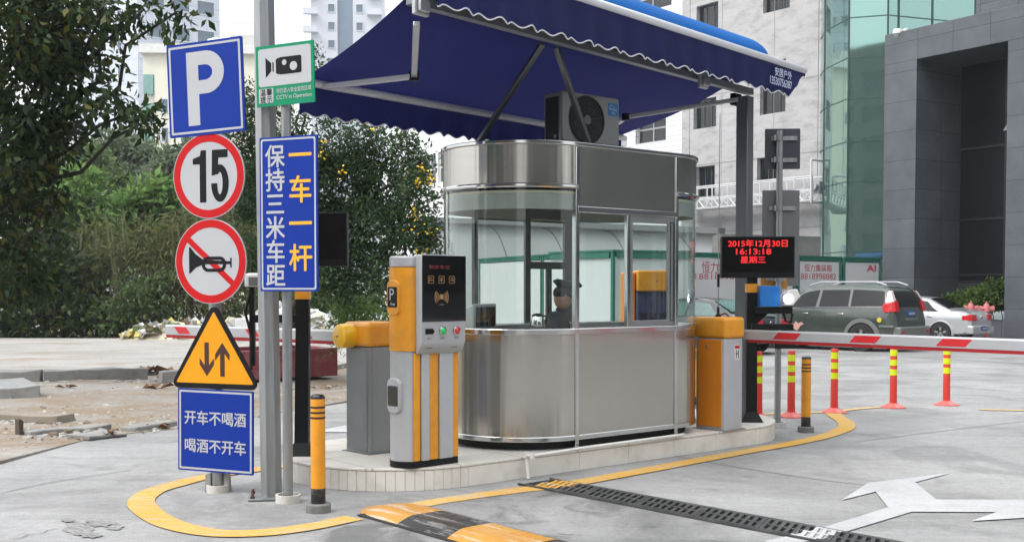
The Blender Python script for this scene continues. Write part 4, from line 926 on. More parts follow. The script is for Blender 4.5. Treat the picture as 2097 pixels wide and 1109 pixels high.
# lettering on the near valance
lx0 = .02
mb.text('安居户外', lx0+.02, NZ-.115, w=.36, h=.085, y=NY-.045, bold=.014); mb.text('13530756387', lx0-.03, NZ-.21, w=.46, h=.075, y=NY-.045, bold=.015)
mb.build('valance_lettering', M('valance_white',(.5,.55,.72),.6), nv, recalc=False)
# far canopy
FX0, FX1, FY, FZ = -4.55, -.18, 1.39, 3.12-PH
mb = MB(); nxg, nyg = 40, 14; vs = []
for i in range(nxg+1):
    for j in range(nyg+1):
        k = j/nyg; xa_, xb_ = (LX+.2)*(1-k)+FX0*k, .12*(1-k)+FX1*k
        x = xa_+(xb_-xa_)*i/nxg; z = rz0-.09+(FZ+.03-rz0+.09)*k-.05*math.sin(math.pi*k)+.006*math.sin(i*.9+k*3)*math.sin(math.pi*k)
        vs.append((x,.1+(FY-.1)*k,z))
mb.add(vs, [(i*(nyg+1)+j,(i+1)*(nyg+1)+j,(i+1)*(nyg+1)+j+1,i*(nyg+1)+j+1) for i in range(nxg) for j in range(nyg)])
cv = mb.build('far_canopy', FAB, aw, smooth=True, recalc=False)
mb = MB(); mb.tube([(FX0-.03,FY,FZ),(FX1+.05,FY,FZ)], .034, 12); mb.build('far_bar', ALUW, aw, smooth=True)
valance('far_valance', FX0-.03, FX1+.03, FY+.03, FZ-.02, .23, 27, .012)
# folding arms
def arm(p0, p1, p2):
    mb = MB(); mb.bar(p0,p1,.05,.042); o_ = mb.build('folding_arm', ALU, aw, bevel=.006)
    mb = MB(); mb.bar(p1,p2,.05,.042); mb.build('forearm', ALUW, o_, bevel=.006)
    mb = MB(); mb.lathe([(0,-.035),(.04,-.035),(.04,.035),(0,.035)], 14, p1); mb.build('elbow_joint', BLK, o_, smooth=True)
arm((-4.62,.06,3.36-PH),(-3.95,.77,3.17-PH),(-4.38,FY-.02,3.10-PH))
arm((-.06,.05,3.40-PH),(-.87,.866,3.21-PH),(-.60,FY-.02,3.11-PH))
for x in (-4.72,-.95):
    mb = MB(); mb.box(x-.06,x+.08,-.09,-.051,BH-.1,BH+.06); mb.box(x-.04,x+.06,-.12,-.091,BH-.08,BH+.0); mb.build('arm_bracket', ALU, aw, bevel=.008)
mb = MB(); mb.box(-.08,.06,.07,.13,BH-.13,BH-.01); mb.lathe([(0,-.05),(.03,-.05),(.03,.05),(0,.05)],12,(-.03,.0,BH-.1)); mb.build('arm_bracket', BLK, aw, bevel=.006)
def w2a(p): q = V(p.x-a0.x,p.y-a0.y,0); return (q.dot(au), q.dot(av), p.z-PH)
zr = 2.68
for (tx_, top_z), (px, py) in (((-3.28,3.43),(972,305)),((-3.10,3.43),(1206,298))):
    d_ = ray(px,py); k = (zr-EYE)/d_.z; q = V(d_.x*k,d_.y*k,zr)
    mb = MB(); mb.bar((tx_,.0,top_z-PH),w2a(q),.05,.035); mb.build('roof_strut', M('strut_dark',(.16,.165,.17),.3,metal=.8), aw, bevel=.004)
# ------------------------------------------------------------------ ticket machine
q = G(857,950,PH)
tm = T('ticket_machine', 'yellow and silver parking ticket machine with black screen in front of the booth', 'ticket machine', V(-.6725,8.42,PH), LA)
Lm, Dm = .46, .285
def rend(l0, l1, y0, y1, bulge, n=8):
    p = [(l1,y0),(l1,y1)]
    for i in range(n+1):
        k = i/n; p.append((l0-bulge*math.sin(math.pi*k)+.0, y1+(y0-y1)*k))
    return p
def rounded(l0, l1, y0, y1, r=.07, b_=.045): 
    p = [(l1,y0),(l1,y1),(l0+r*.6,y1)]
    for i in range(9):
        k = i/8; a = math.pi*k; p.append((l0-b_*math.sin(a)+.02*(1-math.sin(a)), y1-.01+(y0-y1+.02)*k))
    p.append((l0+r*.6,y0)); return p
mb = MB(); mb.prism(rounded(-Lm/2,Lm/2,-Dm/2,Dm/2), 0, .05); mb.build('base', BLK, tm, bevel=.004)
mb = MB(); mb.prism(rounded(-Lm/2+.004,Lm/2-.004,-Dm/2+.012,Dm/2-.004), .0505, .86); lb = mb.build('lower_body', SILV, tm, smooth=True)
x = -Lm/2+.035
wv = Lm-.035
for k0, k1, mt, pr in ((0,.14,YEL,.0),(.15,.33,SILV,.012),(.335,.54,YEL,.0),(.545,.86,SILV,.014),(.865,1.0,YEL,.0)):
    mb = MB(); mb.box(x+wv*k0+.001,x+wv*k1-.001,-Dm/2-.004-pr,-Dm/2+.0115,.051,.845); mb.build('front_strip', mt, tm, bevel=.006)
mb = MB(); mb.prism(rounded(-Lm/2,Lm/2,-Dm/2,Dm/2), .861, 1.47); up = mb.build('upper_body', YEL, tm, smooth=True)
mb = MB(); mb.prism(rounded(-Lm/2+.003,Lm/2-.003,-Dm/2+.003,Dm/2-.003), 1.471, 1.555); mb.build('top_cap', SILV, tm, smooth=True, bevel=.012)
mb = MB(); fy = -Dm/2-.075
mb.prismX([(-Dm/2-.0005,.835),(-Dm/2-.0005,1.565),(fy,1.565),(fy,.925),(fy+.04,.845)], -Lm/2+.05, Lm/2+.012); hdm = mb.build('screen_housing', SILV, tm, bevel=.01)
mb = MB(); mb.box(-Lm/2+.052,Lm/2+.010,fy-.006,fy-.0005,1.075,1.56); scr = mb.build('screen', BLKG, tm, bevel=.003)
GOLD = M('gold_print', (.42,.25,.10), .5); DIMR = emit('dim_red_led', (.25,.01,.02), .5)
mb = MB(); xs0 = -.018
mb.text('剩余车位', xs0, 1.475, w=.20, h=.03, y=fy-.0075) ; ob = mb.build('led_text', DIMR, scr, recalc=False)
for i, (ch_) in enumerate('卡票中'):
    mb = MB(); cx = -.11+.10*i+xs0+.03; frameY(mb, rrect(cx-.027,cx+.027,1.355,1.41,.006,2), rrect(cx-.024,cx+.024,1.358,1.407,.005,2), fy-.0078, fy-.0065)
    mb.box(cx-.016,cx+.016,fy-.0078,fy-.0068,1.376,1.381); mb.box(cx-.016+.012*i,cx-.012+.012*i,fy-.0078,fy-.0068,1.366,1.398); mb.box(cx-.01,cx+.012,fy-.0078,fy-.0068,1.392,1.396); mb.build('screen_icon', GOLD, scr, recalc=False)
mb = MB()
for s_ in (-1,1):
    for r_ in (.025,.04,.055,.07):
        pts_ = [(xs0+.02+s_*r_*math.cos(a)*.9,fy-.007,1.255+r_*math.sin(a)) for a in [math.radians(-38+76*i/8) for i in range(9)]]; mb.tube(pts_, .0028, 5)
mb.box(xs0+.008,xs0+.032,fy-.0078,fy-.0068,1.24,1.275); mb.box(xs0-.0,xs0+.04,fy-.0078,fy-.0068,1.198,1.202)
mb.build('card_symbol', GOLD, scr, recalc=False)
mb = MB(); mb.box(-.165+.02,-.095+.02,fy-.006,fy-.0003,.985,1.025); mb.box(-.105+.02,-.088+.02,fy-.009,fy-.0061,.995,1.015); mb.build('ticket_slot', BLK, tm)
for cx, colr, nm in ((.015,(.02,.55,.10),'green'),(.15,(.62,.03,.03),'red')):
    mb = MB(); mb.lathe([(.034,0),(.034,-.008),(.027,-.01),(.027,-.002)], 24, (cx,fy-.0005,1.005), 'Y'); bt = mb.build('button', CHROME, tm, smooth=True)
    mb = MB(); mb.lathe([(.0265,0),(.0265,-.008),(.018,-.016),(0,-.018)], 24, (cx,fy-.001,1.005), 'Y'); mb.build('button_cap', M('button_'+nm,colr,.2,coat=.5), bt, smooth=True)
mb = MB()
for cx, s_ in ((-.11,'取卡'),(.015,'呼叫'),(.15,'取票')): mb.text(s_, cx, .952, w=.04, y=fy-.001)
mb.build('panel_lettering', M('grey_print',(.08,.08,.085),.6), tm, recalc=False)
mb = MB()
for cx in (-.1,.14):
    for i in range(5): mb.lathe([(0,0),(.004,0),(.004,.003),(0,.003)], 8, (cx+i*.012-.02,fy+.018,.882))
mb.build('speaker_holes', BLK, tm)
# icon plate and ticket window on the rounded end
ex = -Lm/2-.046
def endplate(name, z0, z1, hwid, mat, parent=tm, off=0):
    mb = MB(); mb.prismX([(y,z) for y,z in rrect(-hwid,hwid,z0,z1,.012,3)], ex-.008-off, ex+.03); return mb.build(name, mat, parent, bevel=.003)
mb = MB(); mb.prismX([(y,z) for y,z in rrect(-.07,.07,1.12,1.38,.05,5)], ex-.003, ex+.03); mb.build('end_bezel', YEL, tm, bevel=.006)
ip = endplate('parking_plate', 1.18, 1.33, .055, BLK)
M90 = Matrix.Translation((ex-.0095,0,0)) @ Matrix.Rotation(-math.pi/2,4,'Z')
mb = MB(); mb.text('P', .0, 1.275, h=.085, y=0, mtx=M90); mb.text('Free', .012, 1.205, w=.05, y=0, bold=.03, mtx=M90); mb.build('plate_lettering', WHT, ip, recalc=False)
mb = MB(); mb.prismX([(y,z) for y,z in rrect(-.072,.072,.40,.66,.05,5)], ex-.003, ex+.03); mb.build('end_bezel', SILV, tm, bevel=.006)
endplate('ticket_window', .455, .605, .058, BLKG)
# ------------------------------------------------------------------ barrier gates
STK = M('sticker_white', (.7,.7,.7), .5)
def barrier(label, loc, arm0, arm1, side, cap_only=False, seg=None, body_mats=(SILV,ORG)):
    t = T('barrier_gate', label, 'barrier gate', loc, LA)
    bx, by, bh, chh_ = .145, .17, .85, .20
    mb = MB(); mb.prism(rrect(-bx,bx,-by,by,.03,4), .004, bh); mb.build('housing', body_mats[0], t, smooth=True)
    mb = MB(); mb.box(-bx-.02,bx+.02,-by-.02,by+.02,0,.004) ; mb.build('base_plate', DGREY, t)
    if body_mats[1]:
        mb = MB(); mb.box(-bx-.006,-bx+.01,-by+.035,by-.035,.03,bh-.01); pnl = mb.build('access_panel', body_mats[1], t, bevel=.004)
        mb = MB(); mb.lathe([(0,-.004),(.014,-.004),(.016,0),(.016,.004)],14,(-bx-.006,.03,bh-.075),'X'); mb.box(-bx-.012,-bx-.006,.027,.033,bh-.095,bh-.055); mb.build('lock', GALV, pnl)
    else:
        mb = MB(); mb.box(-bx-.006,-bx+.01,-by+.03,by-.03,.02,bh-.01); pnl = mb.build('access_panel', DGREY, t, bevel=.004)
        mb = MB()
        for yy in (-by+.05,by-.05):
            for zz in (.08,.35,.6,.8): mb.lathe([(0,-.003),(.006,-.003),(.006,.002)],8,(-bx-.006,yy,zz),'X')
        mb.build('screws', GALV, pnl)
    prof = rrect(-bx-.012,bx+.012,-by-.012,by+.012,.035,5)
    mb = MB(); mb.prism(prof, bh+.001, bh+chh_-.0); mb.build('cap', YEL, t, bevel=.035, segs=4)
    # arm
    inv = Matrix.Rotation(-LA,4,'Z') @ Matrix.Translation(-V(*loc))
    p0, p1 = inv @ arm0, inv @ arm1; dr_ = (p1-p0).normalized(); L_ = (p1-p0).length; sx = dr_.cross(V(0,0,1)).normalized()
    if (inv @ camo.location - p0).dot(sx) < 0: sx = -sx       # side that faces the road users here
    A = Matrix((( dr_.x,-sx.x,0,p0.x),(dr_.y,-sx.y,0,p0.y),(dr_.z,-sx.z,1,p0.z),(0,0,0,1)))   # x along arm, -y towards viewer
    mb = MB(); hh = .045
    mb.prismX([(-.022,-hh),(.022,-hh),(.022,hh-.015),(.012,hh),(-.012,hh),(-.022,hh-.015)], 0, L_); mb.v = [tuple(A @ V(*p)) for p in mb.v]; ar = mb.build('arm', M('arm_silver',(.40,.41,.43),.38,metal=.3,var=.05,dirt=(.35,.35,.34),dirt_amt=.25), t)
    mb = MB(); mb.prismX([(-.016,-hh-.028),(.016,-hh-.028),(.02,-hh-.001),(-.02,-hh-.001)], .05, L_-.01); mb.v = [tuple(A @ V(*p)) for p in mb.v]; mb.build('red_rubber_edge', M('red_rubber',(.34,.01,.015),.5), ar)
    for s0, s1 in seg:
        mb = MB()
        mb.prismY([(s0,-hh+.012),(s1,-hh+.012),(s1+.06,hh-.016),(s0+.06,hh-.016)], -.0236, -.0222)
        mb.prismY([(s0,-hh+.012),(s1,-hh+.012),(s1+.06,hh-.016),(s0+.06,hh-.016)], .0222, .0236)
        mb.v = [tuple(A @ V(*p)) for p in mb.v]; mb.build('red_stripe', M('arm_red',(.50,.015,.02),.4), ar)
    return t, bx, by, bh, p0, A
lb_ = G(762,922,PH); a_0 = P(712,687,9.02); a_1 = P(342,674,10.25)
tl, bx, by, bh, p0, A = barrier('barrier gate with plain grey steel housing, yellow cap and arm pointing left', V(lb_.x,lb_.y,PH), a_0, a_1, -1, seg=[(.36,.50),(.98,1.10),(1.42,1.54),(1.86,2.02)], body_mats=(M('brushed_grey_housing',(.27,.28,.28),.38,metal=.75,var=.12,scale=3,stretch=(1,1,.1)),None))
mb = MB(); mb.lathe([(0,-.10),(.06,-.1),(.092,-.085),(.098,-.06),(.098,.03),(.075,.05),(0,.06)], 30, (p0.x,p0.y,p0.z), 'X'); hubp = mb.build('arm_hub', M('hub_yellow',(.86,.50,.02),.35,coat=.2), tl, smooth=True)
mb = MB(); mb.lathe([(0,-.104),(.008,-.104),(.009,-.1)], 10, (p0.x,p0.y,p0.z), 'X'); mb.build('hub_bolt', GALD, hubp)
rb_ = G(1472,876,PH); b0 = P(1524,684,10.62); b1 = P(2097,706,8.62); b1 = b0+(b1-b0)*1.75
tr, bx, by, bh, p0, A = barrier('barrier gate with orange door panel, and red striped arm reaching right across the lane', V(rb_.x,rb_.y,PH), b0, b1, 1, seg=[(.34+i*.80,.34+i*.80+.25) for i in range(6)])
mb = MB(); mb.prismY(rrect(.0,.085,.65,.79,.006,2), -by-.003, -by-.0006); stp = mb.build('warning_sticker', STK, tr)
mb = MB(); mb.box(.006,.079,-by-.0042,-by-.0031,.757,.784); mb.build('sticker_header', RED, stp)
mb = MB(); mb.lathe([(0,0),(.009,0)],12,(.03,-by-.0038,.733),'Y'); mb.flatY([(.022,.69),(.034,.69),(.038,.72),(.02,.722)], -by-.0038); mb.flatY([(.02,.665),(.028,.662),(.034,.69),(.024,.69)], -by-.0038); mb.flatY([(.036,.71),(.055,.727),(.057,.72),(.038,.70)], -by-.0038); mb.box(.058,.068,-by-.0042,-by-.0031,.665,.745); mb.build('sticker_figure', SBLK, stp, recalc=False)
# whip antenna on the right barrier cap
q = V(rb_.x,rb_.y,PH+bh+.2)+ld*.02+ln*-.03
an = T('whip_antenna', 'thin whip antenna standing on the cap of the orange barrier gate', 'antenna', q)
mb = MB(); mb.lathe([(0,0),(.03,0),(.03,.012),(.012,.03),(.012,.09),(0,.09)],12); mb.build('antenna_base', BLK, an, smooth=True)
mb = MB(); mb.tube([(0,0,.09),(0,0,.55),(.006,0,1.9)], [.006,.005,.003], 6); mb.build('whip', GALV, an, smooth=True)
mb = MB(); mb.lathe([(0,.28),(.012,.28),(.012,.40),(0,.40)],10); mb.build('coil_sleeve', BLK, an, smooth=True)
mb = MB(); mb.tube([(.02,0,.015),(.07,.02,.03),(.1,.0,.004)], .008, 6); mb.build('antenna_cable', M('dark_red_cable',(.1,.01,.01),.5), an, smooth=True)
# ------------------------------------------------------------------ LED displays on black posts
def led(label, base, rot, pw, ph_, zc, text, band_z, lean=0, off=0):
    t = T('led_display', label, 'led display', base, rot)
    mb = MB(); mb.hull([(-.055,-.055,.0),(.055,-.055,.0),(.055,.055,.0),(-.055,.055,.0)],[(-.05+lean,-.05,zc-ph_/2+.05),(.05+lean,-.05,zc-ph_/2+.05),(.05+lean,.05,zc-ph_/2+.05),(-.05+lean,.05,zc-ph_/2+.05)]); mb.build('post', BLK, t)
    mb = MB(); mb.hull([(-.11,-.11,0),(.11,-.11,0),(.11,.11,0),(-.11,.11,0)],[(-.057,-.057,.10),(.057,-.057,.10),(.057,.057,.10),(-.057,.057,.10)]); mb.build('post_foot', BLK, t)
    mb = MB(); z = band_z; k = lean*z/zc; mb.box(-.056+k,.056+k,-.057,.057,z,z+.085); mb.build('orange_band', YEL, t)
    mb = MB(); mb.box(off+lean-pw/2,off+lean+pw/2,-.075,.06,zc-ph_/2,zc+ph_/2); cs = mb.build('cabinet', BLK, t, bevel=.006)
    mb = MB(); mb.box(off+lean-pw/2+.014,off+lean+pw/2-.014,-.0775,-.0755,zc-ph_/2+.055,zc+ph_/2-.012); mb.build('led_face', M('led_face_black',(.005,.005,.005),.7,spec=.1), cs)
    if text:
        mb = MB()
        for s_, x, z, w_, h_ in text: mb.text(s_, x, zc+z, w=w_, h=h_, y=-.0795, bold=.012)
        mb.build('led_text', LEDR, cs, recalc=False)
    return t
LEDR = emit('red_led', (1,.012,.015), 1.1)
q = G(1537,862,PH)
led('led display showing date and time in red beside the right barrier', V(q.x,q.y,PH), math.radians(-3), .71, .405, 1.79-PH,
    [('2015年12月30日',.045,.135,.575,.072),('16:13:18',.005,.055,.34,.055),('星期三',.0,-.025,.24,.066)], 1.28-.005, off=.05)
q = G(619,930,PH)
led('dark blank led display behind the blue vertical sign, over the left lane', V(q.x,q.y,PH), math.radians(2), .66, .42, EYE-PH+(587-491)/F*8.9, None, EYE-PH-25/F*8.9, lean=.02, off=.02)
# camera, fill light and brackets on the right display post
q = P(1548,590,11.0)
vb = T('plate_camera', 'blue box camera with a glowing white lamp on a black bracket beside the led post', 'camera', V(q.x,q.y,1.17), math.radians(-3))
mb = MB(); mb.box(-.02,.34,-.09,.0,.07,.135); mb.prismY([(-.02,-.06),(.12,.07),(-.02,.07)], -.02, .0); mb.build('bracket', BLK, vb, bevel=.003)
mb = MB(); mb.box(.02,.21,-.12,.14,.138,.34); mb.build('blue_box', M('cyan_blue_box',(.01,.16,.52),.4,var=.08), vb, bevel=.004)
mb = MB(); mb.prismY([(.24,.15),(.33,.15),(.40,.24),(.37,.31),(.29,.30),(.25,.25)], -.16, .06); fl = mb.build('lamp_housing', WPL, vb, bevel=.008)
mb = MB(); mb.lathe([(0,-.165),(.04,-.165),(.046,-.158),(.046,-.15)], 20, (.285,0,.215), 'Y'); mb.build('fill_lamp', emit('lamp_white',(1,1,.97),14), fl, smooth=True)
mb = MB(); mb.tube([(.26,-.05,.07),(.28,-.05,.0),(.33,-.05,-.02),(.345,-.05,.07)], .012, 8); mb.build('cable', BLK, vb, smooth=True)
mb = MB(); mb.box(-.05,.35,-.09,-.03,-.09,-.03); mb.build('lower_bracket', BLK, vb, bevel=.003)
q = P(1603,703,12.0)
db = T('detector_bar', 'small black bar with four pale dots on the grey sign post under the barrier arm', 'detector', q, math.radians(-3))
mb = MB(); mb.box(-.10,.12,-.09,-.045,-.05,.05); mb.build('bar_housing', BLK, db, bevel=.004)
mb = MB()
for i in range(4): mb.lathe([(0,-.003),(.009,-.003),(.009,.0)],10,(-.07+i*.045,-.09,.02),'Y')
mb.build('dots', M('dot_tan',(.4,.28,.18),.5), db)
q = P(556,640,8.85)
vb2 = T('plate_camera', 'white shrouded camera on a black arm, left of the big galvanised pole', 'camera', V(q.x,q.y,1.2), math.radians(2))
mb = MB(); mb.box(-.16,.30,-.03,.03,.02,.08); mb.box(-.17,-.13,-.03,.03,-.32,.30); mb.build('bracket', BLK, vb2, bevel=.003)
mb = MB(); mb.prismX([(-.1,.30),(.05,.30),(.07,.36),(.03,.41),(-.1,.40)], -.19, -.05); mb.build('lamp_housing', WPL, vb2, bevel=.01)
mb = MB(); mb.box(-.155,-.08,-.115,-.101,.31,.375); mb.build('lens_glass', M('grey_lens',(.15,.15,.15),.15), vb2)
mb = MB(); mb.tube([(-.15,-.02,.3),(-.2,-.03,.1),(-.15,-.03,-.1),(-.155,-.035,-.35)], .011, 8); mb.build('cable', BLK, vb2, smooth=True)
# ------------------------------------------------------------------ sign posts on the left
def collar(t, r=.083, mat=None):
    mb = MB(); mb.lathe([(r,0),(r+.003,.055),(r-.012,.055),(r-.014,.01),(0,.01)], 28); mb.build('base_ring', mat or M('ring_cream',(.60,.58,.54),.6,var=.06,dirt=(.3,.28,.24),dirt_amt=.5,dscale=8), t, smooth=True)
q = G(447,1006); sp = T('sign_pole', 'round grey steel pole carrying the parking, speed limit and horn signs', 'sign pole', q)
mb = MB(); mb.tube([(0,0,0),(-.02,0,3.25)], .047, 18); mb.build('tube', GALV, sp, smooth=True); collar(sp)
mb = MB()
for s_ in (-1,1): mb.prismY([(s_*.048,.0),(s_*.09,.0),(s_*.085,.13),(s_*.048,.14)], -.03, .03)
mb.build('gusset', M('gusset_grey',(.3,.3,.28),.7,dirt=(.2,.15,.1),dirt_amt=.4), sp)
q = G(556,1018); bp_ = T('steel_pole', 'thick galvanised octagonal steel pole bolted to a base plate', 'pole', q, math.radians(12))
mb = MB(); mb.tube([(0,0,.02),(-.035,0,4.6)], [.079,.076], 8); mb.build('shaft', GALV, bp_)
mb = MB(); mb.box(-.16,.13,-.14,.12,.004,.02); mb.build('base_plate', GALV, bp_, bevel=.003)
for x, y in ((-.13,-.11),(.1,-.11),(-.13,.09),(.1,.09)):
    mb = MB(); mb.lathe([(0,.05),(.009,.05),(.009,.034),(.016,.034),(.016,.021)], 8, (x,y,0)); mb.build('anchor_bolt', M('rusty_bolt',(.12,.07,.04),.8,metal=.4), bp_)
q = G(590,1027); tp = T('sign_pole', 'thin round grey pole carrying the green camera sign and the tall blue sign', 'sign pole', q)
mb = MB(); mb.tube([(0,0,0),(.005,0,3.05)], .034, 16); mb.build('tube', GALV, tp, smooth=True); collar(tp, .085)
ths = math.radians(-21)
def sign(name, label, cat, px, py, z, rot, roll=0):
    p = P(px,py,z); t = T(name, label, cat, p, rot); t.rotation_mode = 'XYZ'
    t.rotation_euler = (0, roll, rot); return t
def plate(t, pts, mat, y0=0, y1=.012, name='panel', bev=0): mb = MB(); mb.prismY(pts, y0, y1); return mb.build(name, mat, t, bevel=bev)
def clamp_back(t, zs_):
    mb = MB()
    for z in zs_: mb.box(-.12,.12,.013,.04,z-.02,z+.02)
    mb.build('back_channel', GALV, t)
ZS = 8.14
s1 = sign('parking_sign', 'square blue parking sign with a big white letter P, topmost on its pole', 'sign', 420.5, 180, ZS, ths, math.radians(-2.2))
hw = .325
plate(s1, rrect(-hw,hw,-hw-.01,hw+.01,.01,2), BLUE); clamp_back(s1,(-.2,.2))
mb = MB(); frameY(mb, rrect(-hw+.018,hw-.018,-hw+.008,hw-.008,.008,2), rrect(-hw+.034,hw-.034,-hw+.024,hw-.024,.006,2), -.0015, .001); mb.build('border', WHT, s1)
mb = MB(); o_ = [(-.155,-.265),(-.055,-.265),(-.055,-.035)]
o_ += [(.0+.15*math.cos(a)+.005, .107+.142*math.sin(a)) for a in [math.radians(-90+180*i/20) for i in range(21)]]
bowl_o = [(-.155,-.262),(-.055,-.262),(-.055,-.04),(.01,-.04)]+[(.01+.155*math.cos(a), .113+.153*math.sin(a)) for a in [math.radians(-90+180*i/20) for i in range(21)]][1:]+[(-.155,.266)]
inn = [(-.055,.06),(.0,.06)]+[(.0+.062*math.cos(a), .113+.055*math.sin(a)) for a in [math.radians(-90+180*i/14) for i in range(15)]][1:]+[(-.055,.168)]
# letter P as stem plus bowl strip
mb.prismY([(-.155,-.262),(-.055,-.262),(-.055,.266),(-.155,.266)], -.0015, .001)
ob_ = [(-.057,-.04),(.01,-.04)]+[(.01+.155*math.cos(a), .113+.153*math.sin(a)) for a in [math.radians(-90+180*i/20) for i in range(21)]][1:]+[(-.057,.266)]
ib_ = [(-.057,.058),(.0,.058)]+[(.0+.066*math.cos(a), .113+.055*math.sin(a)) for a in [math.radians(-90+180*i/20) for i in range(21)]][1:]+[(-.057,.168)]
n = len(ob_); vs = [(x,-.0018,z) for x,z in ob_]+[(x,-.0018,z) for x,z in ib_]; mb.add(vs, [(i,i+1,i+1+n,i+n) for i in range(n-1)])
mb.build('letter_P', WHT, s1, recalc=False)
def round_sign(name, label, px, py):
    s_ = sign(name, label, 'sign', px, py, ZS, ths); r_ = .307
    plate(s_, circle(0,0,r_,56), WHT); clamp_back(s_,(-.1,.1))
    mb = MB(); frameY(mb, circle(0,0,r_-.006,64), circle(0,0,r_-.062,64), -.0015, .001); mb.build('red_ring', RED, s_); return s_
s2 = round_sign('speed_limit_sign', 'round speed limit sign reading 15 in a red ring', 427, 360)
mb = MB(); mb.prismY([(-.075,-.19),(-.02,-.19),(-.02,.185),(-.065,.185),(-.072,.145),(-.135,.125),(-.135,.085),(-.075,.085)], -.0015, .001)
five = [(.032,.185),(.165,.185),(.165,.128),(.088,.128),(.084,.06),(.10,.066),(.125,.066)]
arc_o = [(.105+.072*math.cos(a), -.06+.126*math.sin(a)) for a in [math.radians(80-200*i/16) for i in range(17)]]
mb.prismY([(.032,.185),(.165,.185),(.165,.128),(.085,.128),(.083,.06),(.083,.01),(.028,.0)], -.0015, .001)
def band2(mb, c, rx, rz, tx_, tz_, a0_, a1_, n=20, y=-.0016):
    vs = []; 
    for i in range(n+1):
        a = math.radians(a0_+(a1_-a0_)*i/n); vs += [(c[0]+rx*math.cos(a),y,c[1]+rz*math.sin(a)),(c[0]+(rx-tx_)*math.cos(a),y,c[1]+(rz-tz_)*math.sin(a))]
    mb.add(vs, [(2*i,2*i+2,2*i+3,2*i+1) for i in range(n)])
band2(mb, (.098,-.055), .075, .135, .052, .055, 125, -180)
mb.build('number_15', SBLK, s2, recalc=False)
s3 = round_sign('no_horn_sign', 'round no horn sign with black trumpet crossed by a red bar', 431, 535)
mb = MB(); a = math.radians(-40); c_, sn = math.cos(a), math.sin(a)
L_ = .250; mb.prismY([(c_*x-sn*z, sn*x+c_*z) for x,z in ((-L_,-.022),(L_,-.022),(L_,.022),(-L_,.022))], -.0013, .001); mb.build('red_bar', RED, s3)
mb = MB(); mb.prismY([(-.185,-.085),(-.175,-.085),(-.13,-.045),(-.06,-.02),(.17,-.02),(.17,-.045),(.182,-.045),(.182,.025),(.17,.025),(.17,.0),(-.06,.012),(-.13,.055),(-.175,.105),(-.185,.105)], -.0022, .001)
rr0 = rrect(-.075,.135,-.075,.035,.054,8); rr1 = rrect(-.048,.108,-.052,.012,.03,8); frameY(mb, rr0, rr1, -.0024, .001); mb.build('horn_symbol', SBLK, s3)
s4 = sign('two_way_sign', 'yellow triangular two-way traffic sign with black border and two arrows', 'sign', 438.5, 722, ZS, ths)
tri = lambda r_, n=6: None
def rtri(w_, zb, zt_, r_):
    A_, B_, C_ = V(-w_,zb,0), V(w_,zb,0), V(0,zt_,0); out_ = []
    for p, q_, s_ in ((C_,A_,B_),(A_,B_,C_),(B_,C_,A_)):
        pass
    for prev, cur, nxt in ((C_,A_,B_),(A_,B_,C_),(B_,C_,A_)):
        u1 = (prev-cur).normalized(); u2 = (nxt-cur).normalized(); ang_ = u1.angle(u2)/2; dd = r_/math.tan(ang_); p1, p2 = cur+u1*dd, cur+u2*dd
        bis = (u1+u2).normalized(); cc = cur+bis*(r_/math.sin(ang_)); a1_ = math.atan2(p1.y-cc.y,p1.x-cc.x); a2_ = math.atan2(p2.y-cc.y,p2.x-cc.x)
        while a2_ < a1_: a2_ += 2*math.pi
        for i in range(7): a = a1_+(a2_-a1_)*i/6; out_.append((cc.x+r_*math.cos(a),cc.y+r_*math.sin(a)))
    return out_
plate(s4, rtri(.395,-.262,.372,.045), SBLK); clamp_back(s4,(-.15,))
mb = MB(); mb.prismY(rtri(.335,-.222,.30,.008), -.0015, .001); mb.build('yellow_face', OYEL, s4)
mb = MB()
def arrow(cx, z0_, z1_, up):
    k = 1 if up else -1; zt_ = z1_ if up else z0_; zb = z0_ if up else z1_
    mb.prismY([(cx-.019,zb),(cx+.019,zb),(cx+.019,zt_-k*.03),(cx-.019,zt_-k*.03)], -.003, -.0005)
    mb.prismY([(cx,zt_),(cx+.062,zt_-k*.085),(cx+.062,zt_-k*.13),(cx,zt_-k*.055)], -.0032, -.0005); mb.prismY([(cx,zt_),(cx-.062,zt_-k*.085),(cx-.062,zt_-k*.13),(cx,zt_-k*.055)], -.0034, -.0005)
arrow(-.063,-.17,.075,False); arrow(.072,-.17,.075,True); mb.build('arrows', M('arrow_brown',(.045,.012,.01),.5), s4)
s5 = sign('text_sign', 'square blue sign with two lines of white characters, lowest on its pole', 'sign', 440.5, 882, ZS, ths, math.radians(.6))
hw = .325; hh = .302
plate(s5, rrect(-hw,hw,-hh,hh,.008,2), BLUE); clamp_back(s5,(-.15,.15))
mb = MB(); frameY(mb, rrect(-hw+.012,hw-.012,-hh+.012,hh-.012,.006,2), rrect(-hw+.026,hw-.026,-hh+.026,hh-.026,.005,2), -.0015, .001); mb.build('border', WHT, s5)
for s_, z in (('开车不喝酒',.09),('喝酒不开车',-.115)): mb = MB(); mb.text(s_, .0, z, size=.108, y=-.0018, bold=.016); mb.build('lettering', WHT, s5, recalc=False)
th2 = math.radians(-24)
s6 = sign('vertical_sign', 'tall blue sign with columns of white and orange characters across two poles', 'sign', 590.5, 438, 7.70, th2)
hw = .236; hh = .528
plate(s6, rrect(-hw,hw,-hh,hh,.008,2), BLUE); clamp_back(s6,(-.3,.3))
mb = MB(); frameY(mb, rrect(-hw+.012,hw-.012,-hh+.012,hh-.012,.014,3), rrect(-hw+.024,hw-.024,-hh+.024,hh-.024,.012,3), -.0015, .001); mb.build('border', WHT, s6)
